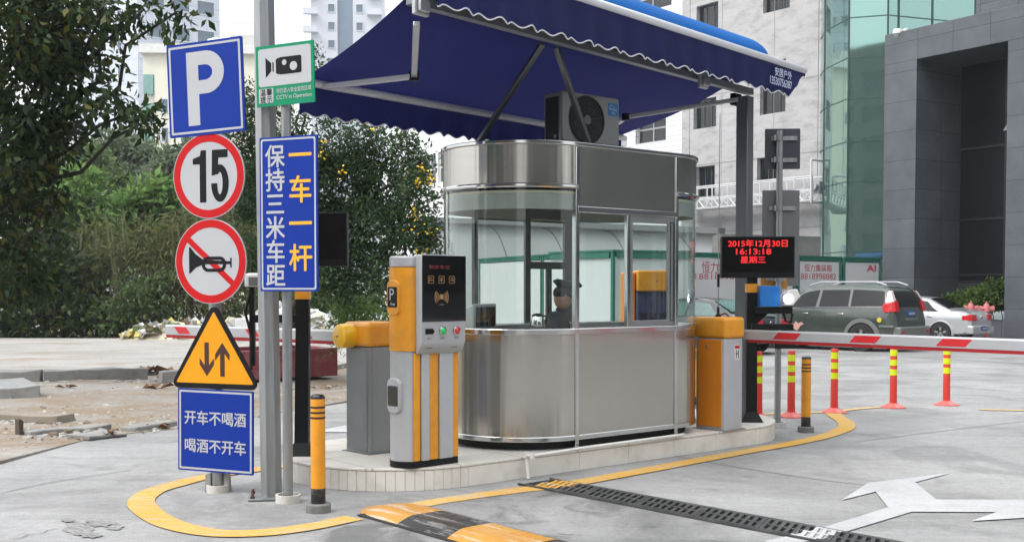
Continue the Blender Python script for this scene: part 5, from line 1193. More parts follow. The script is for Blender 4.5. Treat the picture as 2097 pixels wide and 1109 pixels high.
for i, ch_ in enumerate('保持三米车距'): mb = MB(); mb.text(ch_, -.107, .395-i*.163, size=.165, y=-.0018, bold=.016); mb.build('white_character', WHT, s6, recalc=False)
for i, ch_ in enumerate('一车一杆'): mb = MB(); mb.text(ch_, .100, .395-i*.232, size=.195, y=-.0018, bold=.016); mb.build('orange_character', OTXT, s6, recalc=False)
s7 = sign('camera_sign', 'green and white CCTV sign with a black camera symbol', 'sign', 583, 152, 7.74, th2, math.radians(-1.2))
hw = .238; hh = .208
plate(s7, rrect(-hw,hw,-hh,hh,.004,1), GRN); clamp_back(s7,(-.1,.1))
mb = MB(); mb.prismY(rrect(-hw+.022,hw-.022,-.072,hh-.022,.018,4), -.0015, .001); mb.prismY(rrect(-hw+.022,-.098,-.185,-.085,.008,3), -.0015, .001); mb.build('white_fields', WHT, s7)
mb = MB(); mb.prismY(rrect(-.045,.14,.0,.118,.012,3), -.0025, -.0014); mb.prismY([(-.07,.012),(-.046,.0),(-.046,.118),(-.07,.105)], -.0024, -.0014); mb.box(-.098,-.088,-.0024,-.0014,.025,.09); mb.prismY([(-.155,-.012),(-.108,.03),(-.108,.085),(-.155,.125)], -.0024, -.0014); mb.build('camera_symbol', SBLK, s7)
mb = MB(); mb.prismY(circle(.0,.08,.019,20), -.0036, -.0026); mb.prismY(circle(.075,.05,.03,24), -.0036, -.0026); mb.build('symbol_dots', WHT, s7)
mb = MB()
for i, ch_ in enumerate('温馨提示'): mb.text(ch_, -.182+.053*(i%2)+.0, -.111-.05*(i//2), size=.05, y=-.0022, bold=.012)
mb.build('black_lettering', SBLK, s7, recalc=False)
for s_, z, h_ in (('你已进入安全监控区域',-.108,.033),('CCTV in Operation',-.158,.036)): mb = MB(); mb.text(s_, .072, z, w=.285, h=h_, y=-.0018, bold=.012); mb.build('white_lettering', WHT, s7, recalc=False)
# ------------------------------------------------------------------ bollards and delineators
def bollard(label, p):
    t = T('yellow_bollard', label, 'bollard', p, 0, 'yellow steel bollards')
    mb = MB(); mb.lathe([(0,.16),(.0485,.16),(.0485,.765),(0,.765)], 28); mb.build('tube', YEL, t, smooth=True)
    mb = MB(); mb.lathe([(.046,.05),(.0487,.06),(.0487,.161),(0,.161)], 28); mb.build('black_sleeve', M('sleeve_black',(.015,.015,.015),.5,dirt=(.2,.2,.19),dirt_amt=.7,dscale=14), t, smooth=True)
    mb = MB(); mb.lathe([(0,0),(.083,0),(.083,.052),(.076,.06),(0,.06)], 28); mb.build('concrete_foot', M('foot_concrete',(.17,.17,.16),.9,var=.25,scale=14,bump=.4), t, smooth=True)
    for z in (.665,.70,.735) if False else (.625,.66,.695):
        mb = MB(); mb.lathe([(.0486,z),(.0496,z),(.0496,z+.014),(.0486,z+.014)], 28); mb.build('black_band', M('band_dark',(.05,.02,.012),.5), t, smooth=True)
    mb = MB(); mb.lathe([(.0487,.757),(.0487,.772),(.035,.785),(0,.788)], 28); mb.build('black_cap', BLKG, t, smooth=True); return t
b1_ = bollard('yellow steel bollard with black bands in front, beside the two grey poles', G(652,1047))
dup(b1_, G(1650,884), label='yellow steel bollard with black bands among the red posts on the right', group='yellow steel bollards')
qq = G(1421,838); dup(b1_, qq, label='yellow steel bollard mostly hidden between the booth and orange barrier', group='yellow steel bollards')
def delin(label, p):
    t = T('flexible_post', label, 'traffic post', p, 0, 'red and yellow flexible posts')
    RD = M('post_red', (.56,.035,.022), .45, var=.07, dirt=(.4,.12,.1), dirt_amt=.3); LM = M('reflective_lime', (.62,.72,.01), .4, var=.04)
    mb = MB(); mb.lathe([(.046,.05),(.044,.12),(.042,.755),(.036,.765),(0,.765)], 24); mb.build('tube', RD, t, smooth=True)
    mb = MB(); mb.lathe([(0,0),(.155,0),(.155,.012),(.11,.026),(.06,.055),(.045,.06)], 28); mb.build('flange', M('flange_red',(.56,.10,.08),.6,var=.12,dirt=(.5,.38,.36),dirt_amt=.7,dscale=7), t, smooth=True)
    for z in (.405,.525,.645):
        mb = MB(); mb.lathe([(.0435,z),(.0447,z),(.0445,z+.075),(.0433,z+.075)], 24); mb.build('reflective_band', LM, t, smooth=True)
    return t
d1 = delin('red flexible post with lime bands standing at the mouth of the yellow line loop', G(1708,844))
for (px, py), lab in (((1620,853),'red flexible post with lime bands just left of the right hand yellow bollard'),((1829,834),'red flexible post with lime bands, second from the right end'),((1938,829),'red flexible post with lime bands, farthest right in the row'),((1553,856),'red flexible post with lime bands half hidden by the black display post')):
    dup(d1, G(px,py), label=lab)
# ------------------------------------------------------------------ rear signs on the right pole
q = G(1592,874); rp = T('sign_pole', 'slim grey pole with the backs of two signs, right of the led display', 'sign pole', q)
zt__ = EYE+(587-270)/F*12
mb = MB(); mb.tube([(0,0,0),(0,0,zt__)], .034, 14); mb.build('tube', GALV, rp, smooth=True); collar(rp, .085)
SB1 = M('sign_back_dark', (.045,.05,.065), .5, var=.1); SB2 = M('sign_back_grey', (.16,.165,.17), .5, metal=.3, var=.1)
yq = q.y+.06
def back_sign(label, x0, x1, y0, y1, mat, chs):
    p = P((x0+x1)/2,(y0+y1)/2,yq); hw_, hh_ = (x1-x0)/2/F*yq, (y1-y0)/2/F*yq
    t = T('road_sign', label, 'sign', p, math.radians(-4))
    plate(t, rrect(-hw_,hw_,-hh_,hh_,.01,2), mat, .0, .012)
    for c_ in chs: mb = MB(); z = ((y0+y1)/2-c_)/F*yq; mb.box(-hw_*.65,hw_*.8,-.03,-.0005,z-.022,z+.022); mb.lathe([(.04,-.03),(.048,-.03),(.048,.03),(.04,.03)],14,((1592-(x0+x1)/2)/F*yq,-.06,z)); mb.build('clamp_rail', GALV, t)
back_sign('back of a dark square sign at the top of the slim grey pole', 1567, 1638, 264, 346, SB1, (284,328))
back_sign('back of a tall grey sign on the slim grey pole behind the led display', 1561, 1636, 390, 585, SB2, (427,))
back_sign('back of a small orange sign low on the slim grey pole', 1558, 1612, 548, 592, M('sign_back_orange',(.42,.20,.03),.5), (570,))
# ------------------------------------------------------------------ drain grate, pipe, hump
g0, g1 = G(1113,991), G(1650,1091); g1 = G(1745,1110)
gdv = g1-g0; gL = gdv.length+1.2; gan = math.atan2(gdv.y,gdv.x); gw = .30
e_ = G(1700,1085)-G(1166,996); e2 = G(1601,1097)-G(1060,993)
gt_ = T('drain_grate', 'long dark iron drain grate with two rows of slots across the lane', 'drain grate', (g0.x,g0.y,0), gan)
IRON = M('cast_iron', (.05,.052,.052), .6, metal=.3, var=.25, scale=5, dirt=(.17,.165,.15), dirt_amt=.5, dscale=4, bump=.3)
gws = .155
mb = MB(); x = -.02; hol = []
npan = int(gL/.5)
for k in range(npan):
    for i in range(8):
        xx = .03+k*.5+i*.058
        hol += [(xx,xx+.030,-gws+.028,-.012),(xx,xx+.030,.012,gws-.028)]
for k in range(npan):
    sub = [h for h in hol if k*.5 <= h[0] < (k+1)*.5]; m2 = MB(); wall_holes(m2, (k*.5+.002,(k+1)*.5-.002), (-gws,gws), sub, .012)
    sh = lambda yy: yy*.45
    mb.add([(px_+z_*-.45, z_, .020-y_) for px_,y_,z_ in m2.v], m2.f)
GM = Matrix.Translation(V(g0.x,g0.y,0)) @ Matrix.Rotation(gan,4,'Z')
def inside(q, poly):
    c_ = False; n = len(poly)
    for i in range(n):
        a, b_ = poly[i], poly[i-1]
        if (a.y > q.y) != (b_.y > q.y) and q.x < (b_.x-a.x)*(q.y-a.y)/(b_.y-a.y)+a.x: c_ = not c_
    return c_
yl = smooth_path([G(*p) for p in ((1055,1005),(1151,994),(1303,967))], 20)
mb.m = []
for f in mb.f:                                                      # road paint that runs over the grate
    q = GM @ (sum((V(*mb.v[i]) for i in f), V(0,0,0))/len(f))
    mb.m.append(1 if inside(q, PW) else (2 if min((V(q.x,q.y,0)-V(p.x,p.y,0)).length for p in yl) < .10 else 0))
mb.build('slotted_plate', [IRON,PAINTW,PAINTY], gt_, recalc=False)
mb = MB(); mb.box(-.1,gL+.1,-gws-.02,gws+.02,.0045,.006); mb.build('pit_shade_sheet', M('pit_shade_black',(.006,.006,.006),.95), gt_)  # black sheet on the ground stands in for the shade under the slots
mb = MB()
for s_ in (-1,1): mb.box(-.1,gL+.1,s_*(gws+.012)-.01,s_*(gws+.012)+.01,.006,.0185)
mb.build('edge_frame', IRON, gt_)
q = P(1660,1098,6.7)
pp0, pp1, pp2 = G(1190,917,PH+.02), G(1090,933,PH+.02), G(1117,930,PH+.02)
pv = T('drain_pipe', 'white plastic drain pipe running along the platform edge and down to the grate', 'pipe', V(pp1.x,pp1.y,0))
PVC = M('white_pvc', (.7,.7,.68), .35, var=.05, dirt=(.45,.42,.36), dirt_amt=.3)
k_ = lambda p: p-V(pp1.x,pp1.y,0)
far = G(1400,889,PH+.02); o1 = pp2+pn*.055
mb = MB(); mb.tube([k_(far),k_(pp0),k_(pp1)], .013, 10); mb.build('long_run', PVC, pv, smooth=True)
c0 = e0+pu*((pp1-e0).dot(pu)); lip = c0+pn*.045; lip.z = PH+.02
drp = lip.copy(); drp.z = .0
mb = MB(); mb.tube([k_(pp1),k_(lip),k_(lip)-V(0,0,.03),k_(drp)+pn*.02+V(0,0,.01)], .014, 10); mb.build('down_pipe', PVC, pv, smooth=True)
for p in (pp1, lip): mb = MB(); mb.lathe([(0,-.022),(.019,-.022),(.019,.022),(0,.022)], 12, tuple(k_(p))); mb.build('elbow', PVC, pv, smooth=True)
# speed hump: straight, segments yellow / black
h0, h1 = G(752,1052), G(1045,1130); h1 = G(930,1106)
ua, ub = G(862,1037), G(1042,1083); hv = (ub-ua).normalized(); hang = math.atan2(hv.y,hv.x)
la = G(752,1060); wd = abs((la-ua).dot(V(hv.y,-hv.x,0))); 
hmp = T('speed_hump', 'worn yellow and black rubber speed hump at the bottom edge', 'speed hump', (ua.x,ua.y,0), hang)
W2 = max(.34, min(.5, wd)); 
HY = concrete('hump_yellow', (.50,.22,.02), (.48,.27,.07), (.40,.16,.015), 1.8, k=4, rough=.34, streak=20, scuff=(.50,.45,.38)); HB = concrete('hump_black', (.025,.025,.026), (.05,.05,.05), (.012,.012,.012), 1.8, k=4, rough=.25, streak=20, scuff=(.22,.22,.22))
def humpseg(x0, x1, mat, name, taper=0):
    mb = MB(); n = 14; m_ = 18; vs = []
    for i in range(m_+1):
        k = i/m_; x = x0+(x1-x0)*k; th = 1.0 if not taper else math.sin(math.pi/2*min(1,k*1.6+.0))
        for j in range(n+1):
            t_ = j/n; y = -W2*t_; z = .006+.050*th*min(1,(math.sin(math.pi*t_)*1.35))**.9+.002*math.sin(x*90)*math.sin(math.pi*t_)
            kk_ = min(1,k*1.7); yy = y if not taper else -W2/2+(y+W2/2)*math.sqrt(max(.02,1-(1-kk_)**2))
            vs.append((x,yy,z))
    mb.add(vs, [(i*(n+1)+j,(i+1)*(n+1)+j,(i+1)*(n+1)+j+1,i*(n+1)+j+1) for i in range(m_) for j in range(n)])
    o_ = mb.build(name, mat, hmp, smooth=True, recalc=False); return o_
mb = MB(); mb.box(-.02,2.1,-W2-.018,.018,.0045,.012); mb.build('rubber_edge', RUB, hmp, bevel=.004)
humpseg(-.22,.40,HY,'yellow_segment',1); humpseg(.403,.92,HB,'black_segment'); humpseg(.923,1.50,HY,'yellow_segment'); humpseg(1.503,2.1,HB,'black_segment')
# ------------------------------------------------------------------ second ticket machine beyond the booth (seen through the glass)
q = P(1335,587,12.6)
t2 = T('ticket_machine', 'yellow topped exit ticket machine with dark blue panel, seen through the booth windows', 'ticket machine', V(q.x,q.y,PH), LA+math.radians(-38))
mb = MB(); mb.box(-.2,.2,-.12,.14,0,1.30); mb.build('body', M('dark_blue_panel',(.03,.035,.09),.35,var=.1), t2, bevel=.02)
zt2 = EYE-PH+(587-553)/F*12.4
mb = MB(); mb.box(-.2,.2,-.17,.15,zt2-.23,zt2); mb.build('yellow_head', YEL, t2, bevel=.02)
mb = MB(); mb.box(-.335,-.205,-.10,.14,0,zt2-.02); mb.build('yellow_side', ORG, t2, bevel=.02)
mb = MB()
for i in range(3):
    for j in range(2): mb.box(-.16+i*.11,-.08+i*.11,-.1235,-.1205,.93-j*.14,1.04-j*.14)
mb.build('panel_window', M('panel_dark',(.012,.014,.03),.15), t2)
mb = MB(); mb.lathe([(0,-.172),(.01,-.172),(.01,-.169)],10,(.02,0,zt2-.12),'Y'); mb.build('lock', SDARK, t2)
# ------------------------------------------------------------------ cars
def car(name, label, loc, rot, st, W, wheels, paint, wins, roofwin, extra=None, wr=.34, trim=None):
    """st: stations (x, z_bottom, z_belt, z_roof, half width sill, belt, roof); front is +X"""
    t = T(name, label, 'car', loc, rot)
    xs_ = [s_[0] for s_ in st]
    def at_(x):
        for a, b_ in zip(st[:-1], st[1:]):
            if a[0] <= x <= b_[0]:
                k = (x-a[0])/(b_[0]-a[0]); return [a[i]+(b_[i]-a[i])*k for i in range(7)]
        return st[0] if x < xs_[0] else st[-1]
    n = 70; X = [xs_[0]+(xs_[-1]-xs_[0])*i/n for i in range(n+1)]
    prof = [at_(x) for x in X]
    for _ in range(2):
        prof = [prof[0]]+[[prof[i][0]]+[(prof[i-1][j]+2*prof[i][j]+prof[i+1][j])/4 for j in range(1,7)] for i in range(1,n)]+[prof[-1]]
    def sec(p):
        x, zb, zl, zr, ws, wl_, wr_ = p; h_ = zl-zb
        half = [(0,zb),(ws*.9,zb),(ws,zb+.05),(wl_*1.0,zb+h_*.35),(wl_*1.012,zb+h_*.62),(wl_*.995,zl-.03),(wl_*.975,zl),(wr_+ (wl_*.975-wr_)*.12,zl+(zr-zl)*.86),(wr_*.93,zr-.02),(wr_*.6,zr),(0,zr+.012)]
        return [(x,-y,z) for y,z in half]+[(x,y,z) for y,z in half[-2:0:-1]]
    mb = MB(); S_ = [sec(p) for p in prof]; m_ = len(S_[0]); vs = [q for s_ in S_ for q in s_]
    fs = [(i*m_+j,i*m_+(j+1)%m_,(i+1)*m_+(j+1)%m_,(i+1)*m_+j) for i in range(n) for j in range(m_)]+[tuple(range(m_)),tuple(range(n*m_,(n+1)*m_))]
    mb.add(vs, fs); body = mb.build('body', paint, t, smooth=True)
    def lerp_sec(x):
        k = (x-X[0])/(X[-1]-X[0])*n; i = max(0,min(n-1,int(k))); k -= i; return [prof[i][j]+(prof[i+1][j]-prof[i][j])*k for j in range(7)]
    def side(x, tt, s_, off=.006):
        p = lerp_sec(x); a = V(0,p[5]*.975,p[2]); b_ = V(0,p[6]+(p[5]*.975-p[6])*.12,p[2]+(p[3]-p[2])*.86); q = a.lerp(b_,tt); nrm = V(0,b_.z-a.z,a.y-b_.y).normalized() if (b_-a).length > 1e-4 else V(0,1,0); q += nrm*off; return (x,s_*q.y,q.z)
    for nm, xb0, xb1, xt0, xt1, t0, t1, mt in wins:
        for s_ in (-1,1):
            mb = MB(); g_ = []; nu = 10
            for i in range(nu+1):
                for tt in (t0,(t0+t1)/2,t1):
                    k = (tt-t0)/(t1-t0); xa_ = xb0+(xt0-xb0)*k; xb_ = xb1+(xt1-xb1)*k; g_.append(side(xa_+(xb_-xa_)*i/nu,tt,s_))
            mb.add(g_, [(i*3+j,(i+1)*3+j,(i+1)*3+j+1,i*3+j+1) for i in range(nu) for j in range(2)]); mb.build(nm, mt, t, recalc=False, smooth=True)
    for nm, x0, x1, inset, mt in roofwin:
        mb = MB(); g_ = []; nu = 8; nv = 8
        for i in range(nu+1):
            x = x0+(x1-x0)*i/nu; p = lerp_sec(x); p2_ = lerp_sec(x+.01); sl = (p2_[3]-p[3])/.01; nn = V(-sl,0,1).normalized()*.012
            for j in range(nv+1):
                y = -1+2*j/nv; g_.append((x+nn.x,y*(p[6]*.93-inset),p[3]+(.012-.02*abs(y)**3)*1.0+nn.z))
        mb.add(g_, [(i*(nv+1)+j,(i+1)*(nv+1)+j,(i+1)*(nv+1)+j+1,i*(nv+1)+j+1) for i in range(nu) for j in range(nv)]); mb.build(nm, mt, t, recalc=False, smooth=True)
    RIM = M('alloy_rim', (.5,.51,.52), .3, metal=.7)
    for x in wheels:
        for s_ in (-1,1):
            yo = s_*(W/2-.10)
            mb = MB(); mb.lathe([(wr*.62,-.1),(wr*.95,-.1),(wr,-.07),(wr,.07),(wr*.95,.1),(wr*.62,.1)], 28, (0,0,0), 'Y'); wo = mb.build('wheel', M('tyre',(.018,.018,.018),.8,var=.2), t, smooth=True, loc=(x,yo,wr))
            mb = MB(); mb.lathe([(wr*.62,-.09),(wr*.64,.09),(wr*.60,.09),(wr*.56,-.05)], 28, (0,0,0), 'Y')
            for k in range(5):
                a = 2*math.pi*k/5+.3; mb.hull([(wr*.08*math.cos(a+q_),s_*.075,wr*.08*math.sin(a+q_)) for q_ in (-.9,.9)]+[(wr*.6*math.cos(a+q_),s_*.085,wr*.6*math.sin(a+q_)) for q_ in (.2,-.2)],[(wr*.08*math.cos(a+q_),s_*.05,wr*.08*math.sin(a+q_)) for q_ in (-.9,.9)]+[(wr*.6*math.cos(a+q_),s_*.06,wr*.6*math.sin(a+q_)) for q_ in (.2,-.2)])
            mb.lathe([(0,.08*s_),(wr*.14,.08*s_),(wr*.14,.04*s_)], 14, (0,0,0), 'Y'); mb.build('rim', RIM, wo)
            mb = MB(); mb.lathe([(0,.03*s_),(wr*.6,.03*s_)], 20, (0,0,0), 'Y'); mb.build('brake_disc', M('brake_dark',(.02,.02,.02),.7), wo)
            # wheel arch: black disc painting the shaded wheel well, and lip
            a0_, a1_ = math.radians(-8), math.radians(188)
            p = lerp_sec(x); yb_ = p[5]*1.012
            mb = MB(); mb.lathe([(0,s_*(yb_+.004)),(wr*1.13,s_*(yb_+.004)),(wr*1.13,s_*(yb_-.12))], 26, (x,0,wr), 'Y', a0_, a1_); mb.build('arch_shade_disc', M('arch_shade_black',(.008,.008,.008),.9), t)
            wo.location.y = s_*(yb_-.075)
            lw_ = .10 if trim else .035
            mb = MB(); mb.lathe([(wr*1.12,s_*(yb_-.02)),(wr*1.12,s_*(yb_+.02)),(wr*1.12+lw_,s_*(yb_+.014)),(wr*1.12+lw_+.02,s_*(yb_-.03))], 26, (x,0,wr), 'Y', a0_, a1_); mb.build('arch_trim', trim or paint, t, smooth=True)
    return t, side, lerp_sec
CG = M('car_glass', (.008,.010,.012), .06, var=.2, spec=.28); CGT = M('car_glass_green', (.06,.12,.11), .05, var=.2, spec=.8)
TAIL = M('tail_red', (.50,.015,.02), .15, coat=.6); TAILW = M('tail_clear', (.55,.45,.45), .15, coat=.6)
HEAD = math.radians(180-45)
def carbox(t, nm, mt, x0, x1, y0, y1, z0, z1, bev=.01): mb = MB(); mb.box(x0,x1,y0,y1,z0,z1); return mb.build(nm, mt, t, bevel=bev)
# off-road car
gp = P(1704,700,31.2); 
SUVP = M('suv_green_grey', (.045,.058,.050), .22, var=.05, scale=1.5, coat=.8, dirt=(.12,.12,.11), dirt_amt=.25); SUVT = M('suv_cladding', (.13,.14,.13), .4, var=.08)
st = [(-2.30,.50,.86,.90,.78,.80,.70),(-2.26,.42,1.10,1.16,.82,.86,.74),(-2.20,.36,1.18,1.34,.84,.885,.72),(-2.05,.34,1.20,1.66,.85,.90,.68),(-1.9,.33,1.20,1.73,.86,.905,.67),(-1.2,.33,1.19,1.775,.87,.91,.68),(0,.33,1.16,1.77,.87,.91,.68),(.40,.33,1.14,1.69,.87,.91,.66),(.9,.33,1.12,1.38,.87,.91,.70),(1.25,.33,1.10,1.15,.87,.905,.76),(1.9,.34,.99,1.06,.86,.88,.74),(2.2,.38,.86,.92,.80,.80,.66),(2.32,.45,.70,.74,.70,.70,.6)]
suv, sd_, ls_ = car('offroad_car', 'dark green off-road car with roof rails, parked nose-in before the site containers', (gp.x,gp.y,gz(31)), HEAD, st, 1.8, (-1.35,1.38), SUVP,
    [('rear_quarter_window',-1.98,-1.02,-1.90,-1.02,.04,.9,CG),('rear_door_window',-.94,-.08,-.94,-.12,.04,.9,CG),('front_door_window',.02,1.06,-.04,.50,.04,.9,CG)],
    [('rear_window',-2.23,-2.06,.03,CG),('windscreen',.52,1.16,.04,CG)], wr=.37, trim=SUVT)
for s_ in (-1,1):
    mb = MB(); mb.tube([(-1.9,s_*.60,1.76),(-1.6,s_*.61,1.85),(0,s_*.61,1.85),(.35,s_*.60,1.76)], .022, 8); mb.build('roof_rail', ALU, suv, smooth=True)
    mb = MB(); mb.tube([(x,sd_(x,0,s_,.01)[1],sd_(x,0,s_)[2]-.005) for x in [-1.95+i*.31 for i in range(10)]], .016, 6); mb.build('belt_strip', CHROME, suv, smooth=True)
    mb = MB(); g_ = [sd_(x,0.0,s_,.02) for x in (-2.18,-1.95)]
    mb.hull([(-2.30,s_*.66,1.08),(-2.30,s_*.88,1.08),(-1.98,s_*.955,1.05),(-1.93,s_*.945,1.2)],[(-2.235,s_*.66,1.36),(-2.225,s_*.86,1.34),(-2.03,s_*.925,1.28),(-2.0,s_*.92,1.33)]) ; mb.build('tail_light', TAIL, suv, bevel=.01)
    mb = MB(); mb.hull([(-2.225,s_*.72,1.362),(-2.22,s_*.86,1.342),(-2.03,s_*.905,1.30),(-2.0,s_*.84,1.36)],[(-2.10,s_*.66,1.62),(-2.10,s_*.765,1.60),(-2.0,s_*.785,1.58),(-2.0,s_*.70,1.62)]); mb.build('upper_tail_light', TAILW, suv, bevel=.01)
    for x in (-.75,.3): mb = MB(); mb.box(x-.09,x+.09,s_*.912,s_*.94,.98,1.015); mb.build('door_handle', CHROME, suv, bevel=.01)
    mb = MB(); mb.hull([(.82,s_*.90,1.14),(.98,s_*.90,1.14),(.98,s_*.90,1.28),(.82,s_*.90,1.30)],[(.84,s_*1.08,1.14),(.96,s_*1.08,1.14),(.96,s_*1.08,1.27),(.84,s_*1.08,1.28)]); mb.build('mirror', SUVP, suv, bevel=.02)
carbox(suv,'rear_bumper',SUVT,-2.42,-2.2,-.86,.86,.42,.68,.04)
carbox(suv,'side_cladding',SUVT,-.9,.9,.885,.93,.36,.50,.02); carbox(suv,'side_cladding',SUVT,-.9,.9,-.93,-.885,.36,.50,.02); carbox(suv,'side_cladding',SUVT,-2.25,-1.85,.88,.93,.66,.72,.01); carbox(suv,'tailgate_handle',SUVT,-2.33,-2.24,-.35,.35,.84,.90,.01)
pl_ = carbox(suv,'number_plate',M('plate_blue',(.02,.06,.25),.35),-2.305,-2.255,-.22,.22,.95,1.09,.004)
mb = MB(); mb.text('粤B·6H1X2', 0, .99, w=.36, h=.07, y=0, mtx=Matrix.Translation((-2.2925,0,0)) @ Matrix.Rotation(-math.pi/2,4,'Z')) if False else mb.box(-2.3085,-2.306,-.17,.17,.995,1.045)
mb.build('plate_marks', WHT, pl_)
carbox(suv,'fog_light',TAIL,-2.432,-2.41,-.8,-.62,.52,.58,.004); carbox(suv,'fog_light',TAIL,-2.432,-2.41,.62,.8,.52,.58,.004)
for s_ in (1,):
    mb = MB(); mb.prismY([(q_[0]-.28,q_[1]) for q_ in [(.62,.70),(.72,.66),(.76,.60),(.82,.52),(.90,.55),(.98,.62),(1.02,.72),(.93,.70),(.88,.78),(.80,.72),(.70,.76)]], .926, .930); mb.build('pink_sticker', M('sticker_pink',(.55,.32,.27),.5), suv)
    mb = MB(); mb.prismY(circle(-1.86,.86,.065,16), .92, .932); mb.build('yellow_sticker', M('sticker_yellow',(.6,.45,.03),.5), suv)
mb = MB(); mb.box(-1.5,-.75,-.5,.5,1.80,1.86); mb.build('roof_box', M('blue_roof_bag',(.03,.12,.38),.6), suv, bevel=.02) if False else None
# silver sedan
def sedan(label, p, paint, glassm, z0):
    st = [(-2.2,.42,.72,.76,.70,.72,.62),(-2.14,.34,.88,.93,.78,.80,.66),(-1.95,.27,.94,1.0,.82,.84,.68),(-1.5,.24,.95,1.03,.83,.855,.70),(-.78,.22,.95,1.38,.84,.865,.57),(-.3,.22,.94,1.43,.84,.865,.57),(.25,.22,.93,1.42,.84,.865,.57),(.55,.22,.92,1.33,.84,.865,.58),(1.15,.22,.90,.97,.84,.86,.70),(1.9,.25,.80,.86,.80,.82,.68),(2.15,.32,.66,.72,.70,.72,.6),(2.24,.4,.56,.6,.6,.6,.5)]
    t, sf, lf = car('sedan_car', label, p, HEAD, st, 1.72, (-1.30,1.32), paint,
        [('rear_side_window',-1.22,-.22,-.80,-.22,.06,.88,glassm),('front_side_window',-.14,.88,-.14,.42,.06,.88,glassm)],
        [('rear_window',-1.42,-.82,.05,glassm),('windscreen',.55,1.12,.04,glassm)], wr=.315)
    for s_ in (-1,1):
        mb = MB(); mb.hull([(-2.235,s_*.40,.70),(-2.225,s_*.76,.70),(-1.95,s_*.862,.72),(-1.95,s_*.7,.72)],[(-2.205,s_*.40,.885),(-2.19,s_*.755,.885),(-1.95,s_*.860,.86),(-1.95,s_*.7,.86)]); mb.build('tail_light', TAIL, t, bevel=.012)
        for x in (-.95,.1): mb = MB(); mb.box(x-.08,x+.08,s_*.868,s_*.89,.80,.83); mb.build('door_handle', CHROME if 'silver' in label else BLK, t, bevel=.008)
        mb = MB(); mb.hull([(.72,s_*.85,.96),(.85,s_*.85,.96),(.85,s_*.85,1.06),(.72,s_*.85,1.07)],[(.74,s_*1.0,.96),(.83,s_*1.0,.96),(.83,s_*1.0,1.05),(.74,s_*1.0,1.06)]); mb.build('mirror', paint, t, bevel=.015)
        mb = MB(); mb.hull([(1.98,s_*.62,.60),(1.98,s_*.82,.60),(2.1,s_*.74,.60),(2.17,s_*.5,.60)],[(1.96,s_*.62,.74),(1.95,s_*.82,.74),(2.05,s_*.72,.74),(2.12,s_*.5,.74)]); mb.build('headlight', TAILW, t, bevel=.01)
    carbox(t,'rear_bumper',paint,-2.27,-2.02,-.80,.80,.30,.56,.05)
    pp = carbox(t,'number_plate',M('plate_blue',(.02,.06,.25),.35),-2.292,-2.265,-.21,.21,.40,.53,.004)
    mb = MB(); mb.box(-2.2945,-2.2925,-.16,.16,.44,.49); mb.build('plate_marks', WHT, pp)
    mb = MB(); mb.lathe([(0,-.01),(.05,-.01),(.05,.01)],18,(-2.19,0,.80),'X'); mb.build('badge', CHROME, t)
    return t
SILVC = M('silver_car_paint', (.47,.48,.50), .22, metal=.25, var=.03, coat=.9, dirt=(.3,.29,.27), dirt_amt=.2)
p = P(1890,690,34.5); sedan('silver sedan parked behind the dark green off-road car, by the granite portal', (p.x+.1,p.y+1.2,gz(34)), SILVC, CG, 0)
BLKC = M('black_car_paint', (.012,.014,.016), .12, var=.05, coat=1)
p = P(1458,690,29.4); sedan('black sedan half hidden behind the booth and the orange barrier', (p.x-.35,p.y,gz(29)), BLKC, CGT, 0)
# ------------------------------------------------------------------ leaves
def leaves_mesh(cents, out_dir, rng, ln, wd_, droop=.5):
    n = len(cents); a = out_dir+rng.normal(0,.75,(n,3)); a[:,2] -= droop; a /= np.linalg.norm(a,axis=1)[:,None]+1e-9
    r = rng.normal(0,1,(n,3)); s_ = np.cross(a,r); s_ /= np.linalg.norm(s_,axis=1)[:,None]+1e-9; nn = np.cross(a,s_)
    l = ln*rng.uniform(.6,1.25,n)[:,None]; w_ = l*wd_
    b = cents; v = np.empty((n,4,3)); v[:,0] = b; v[:,1] = b+a*l*.45+s_*w_/2+nn*w_*.18; v[:,2] = b+a*l-nn*l*.08; v[:,3] = b+a*l*.45-s_*w_/2+nn*w_*.18
    return v.reshape(-1,3)
def mesh_from_quads(name, v, mat, parent):
    n = len(v)//4; me = bpy.data.meshes.new(name); me.vertices.add(len(v)); me.vertices.foreach_set('co', v.astype(np.float32).ravel())
    me.loops.add(4*n); me.loops.foreach_set('vertex_index', np.arange(4*n,dtype=np.int32)); me.polygons.add(n); me.polygons.foreach_set('loop_start', np.arange(n,dtype=np.int32)*4)
    me.update(); me.validate(); me.materials.append(mat); o_ = bpy.data.objects.new(name, me); C.objects.link(o_); o_.parent = parent; return o_
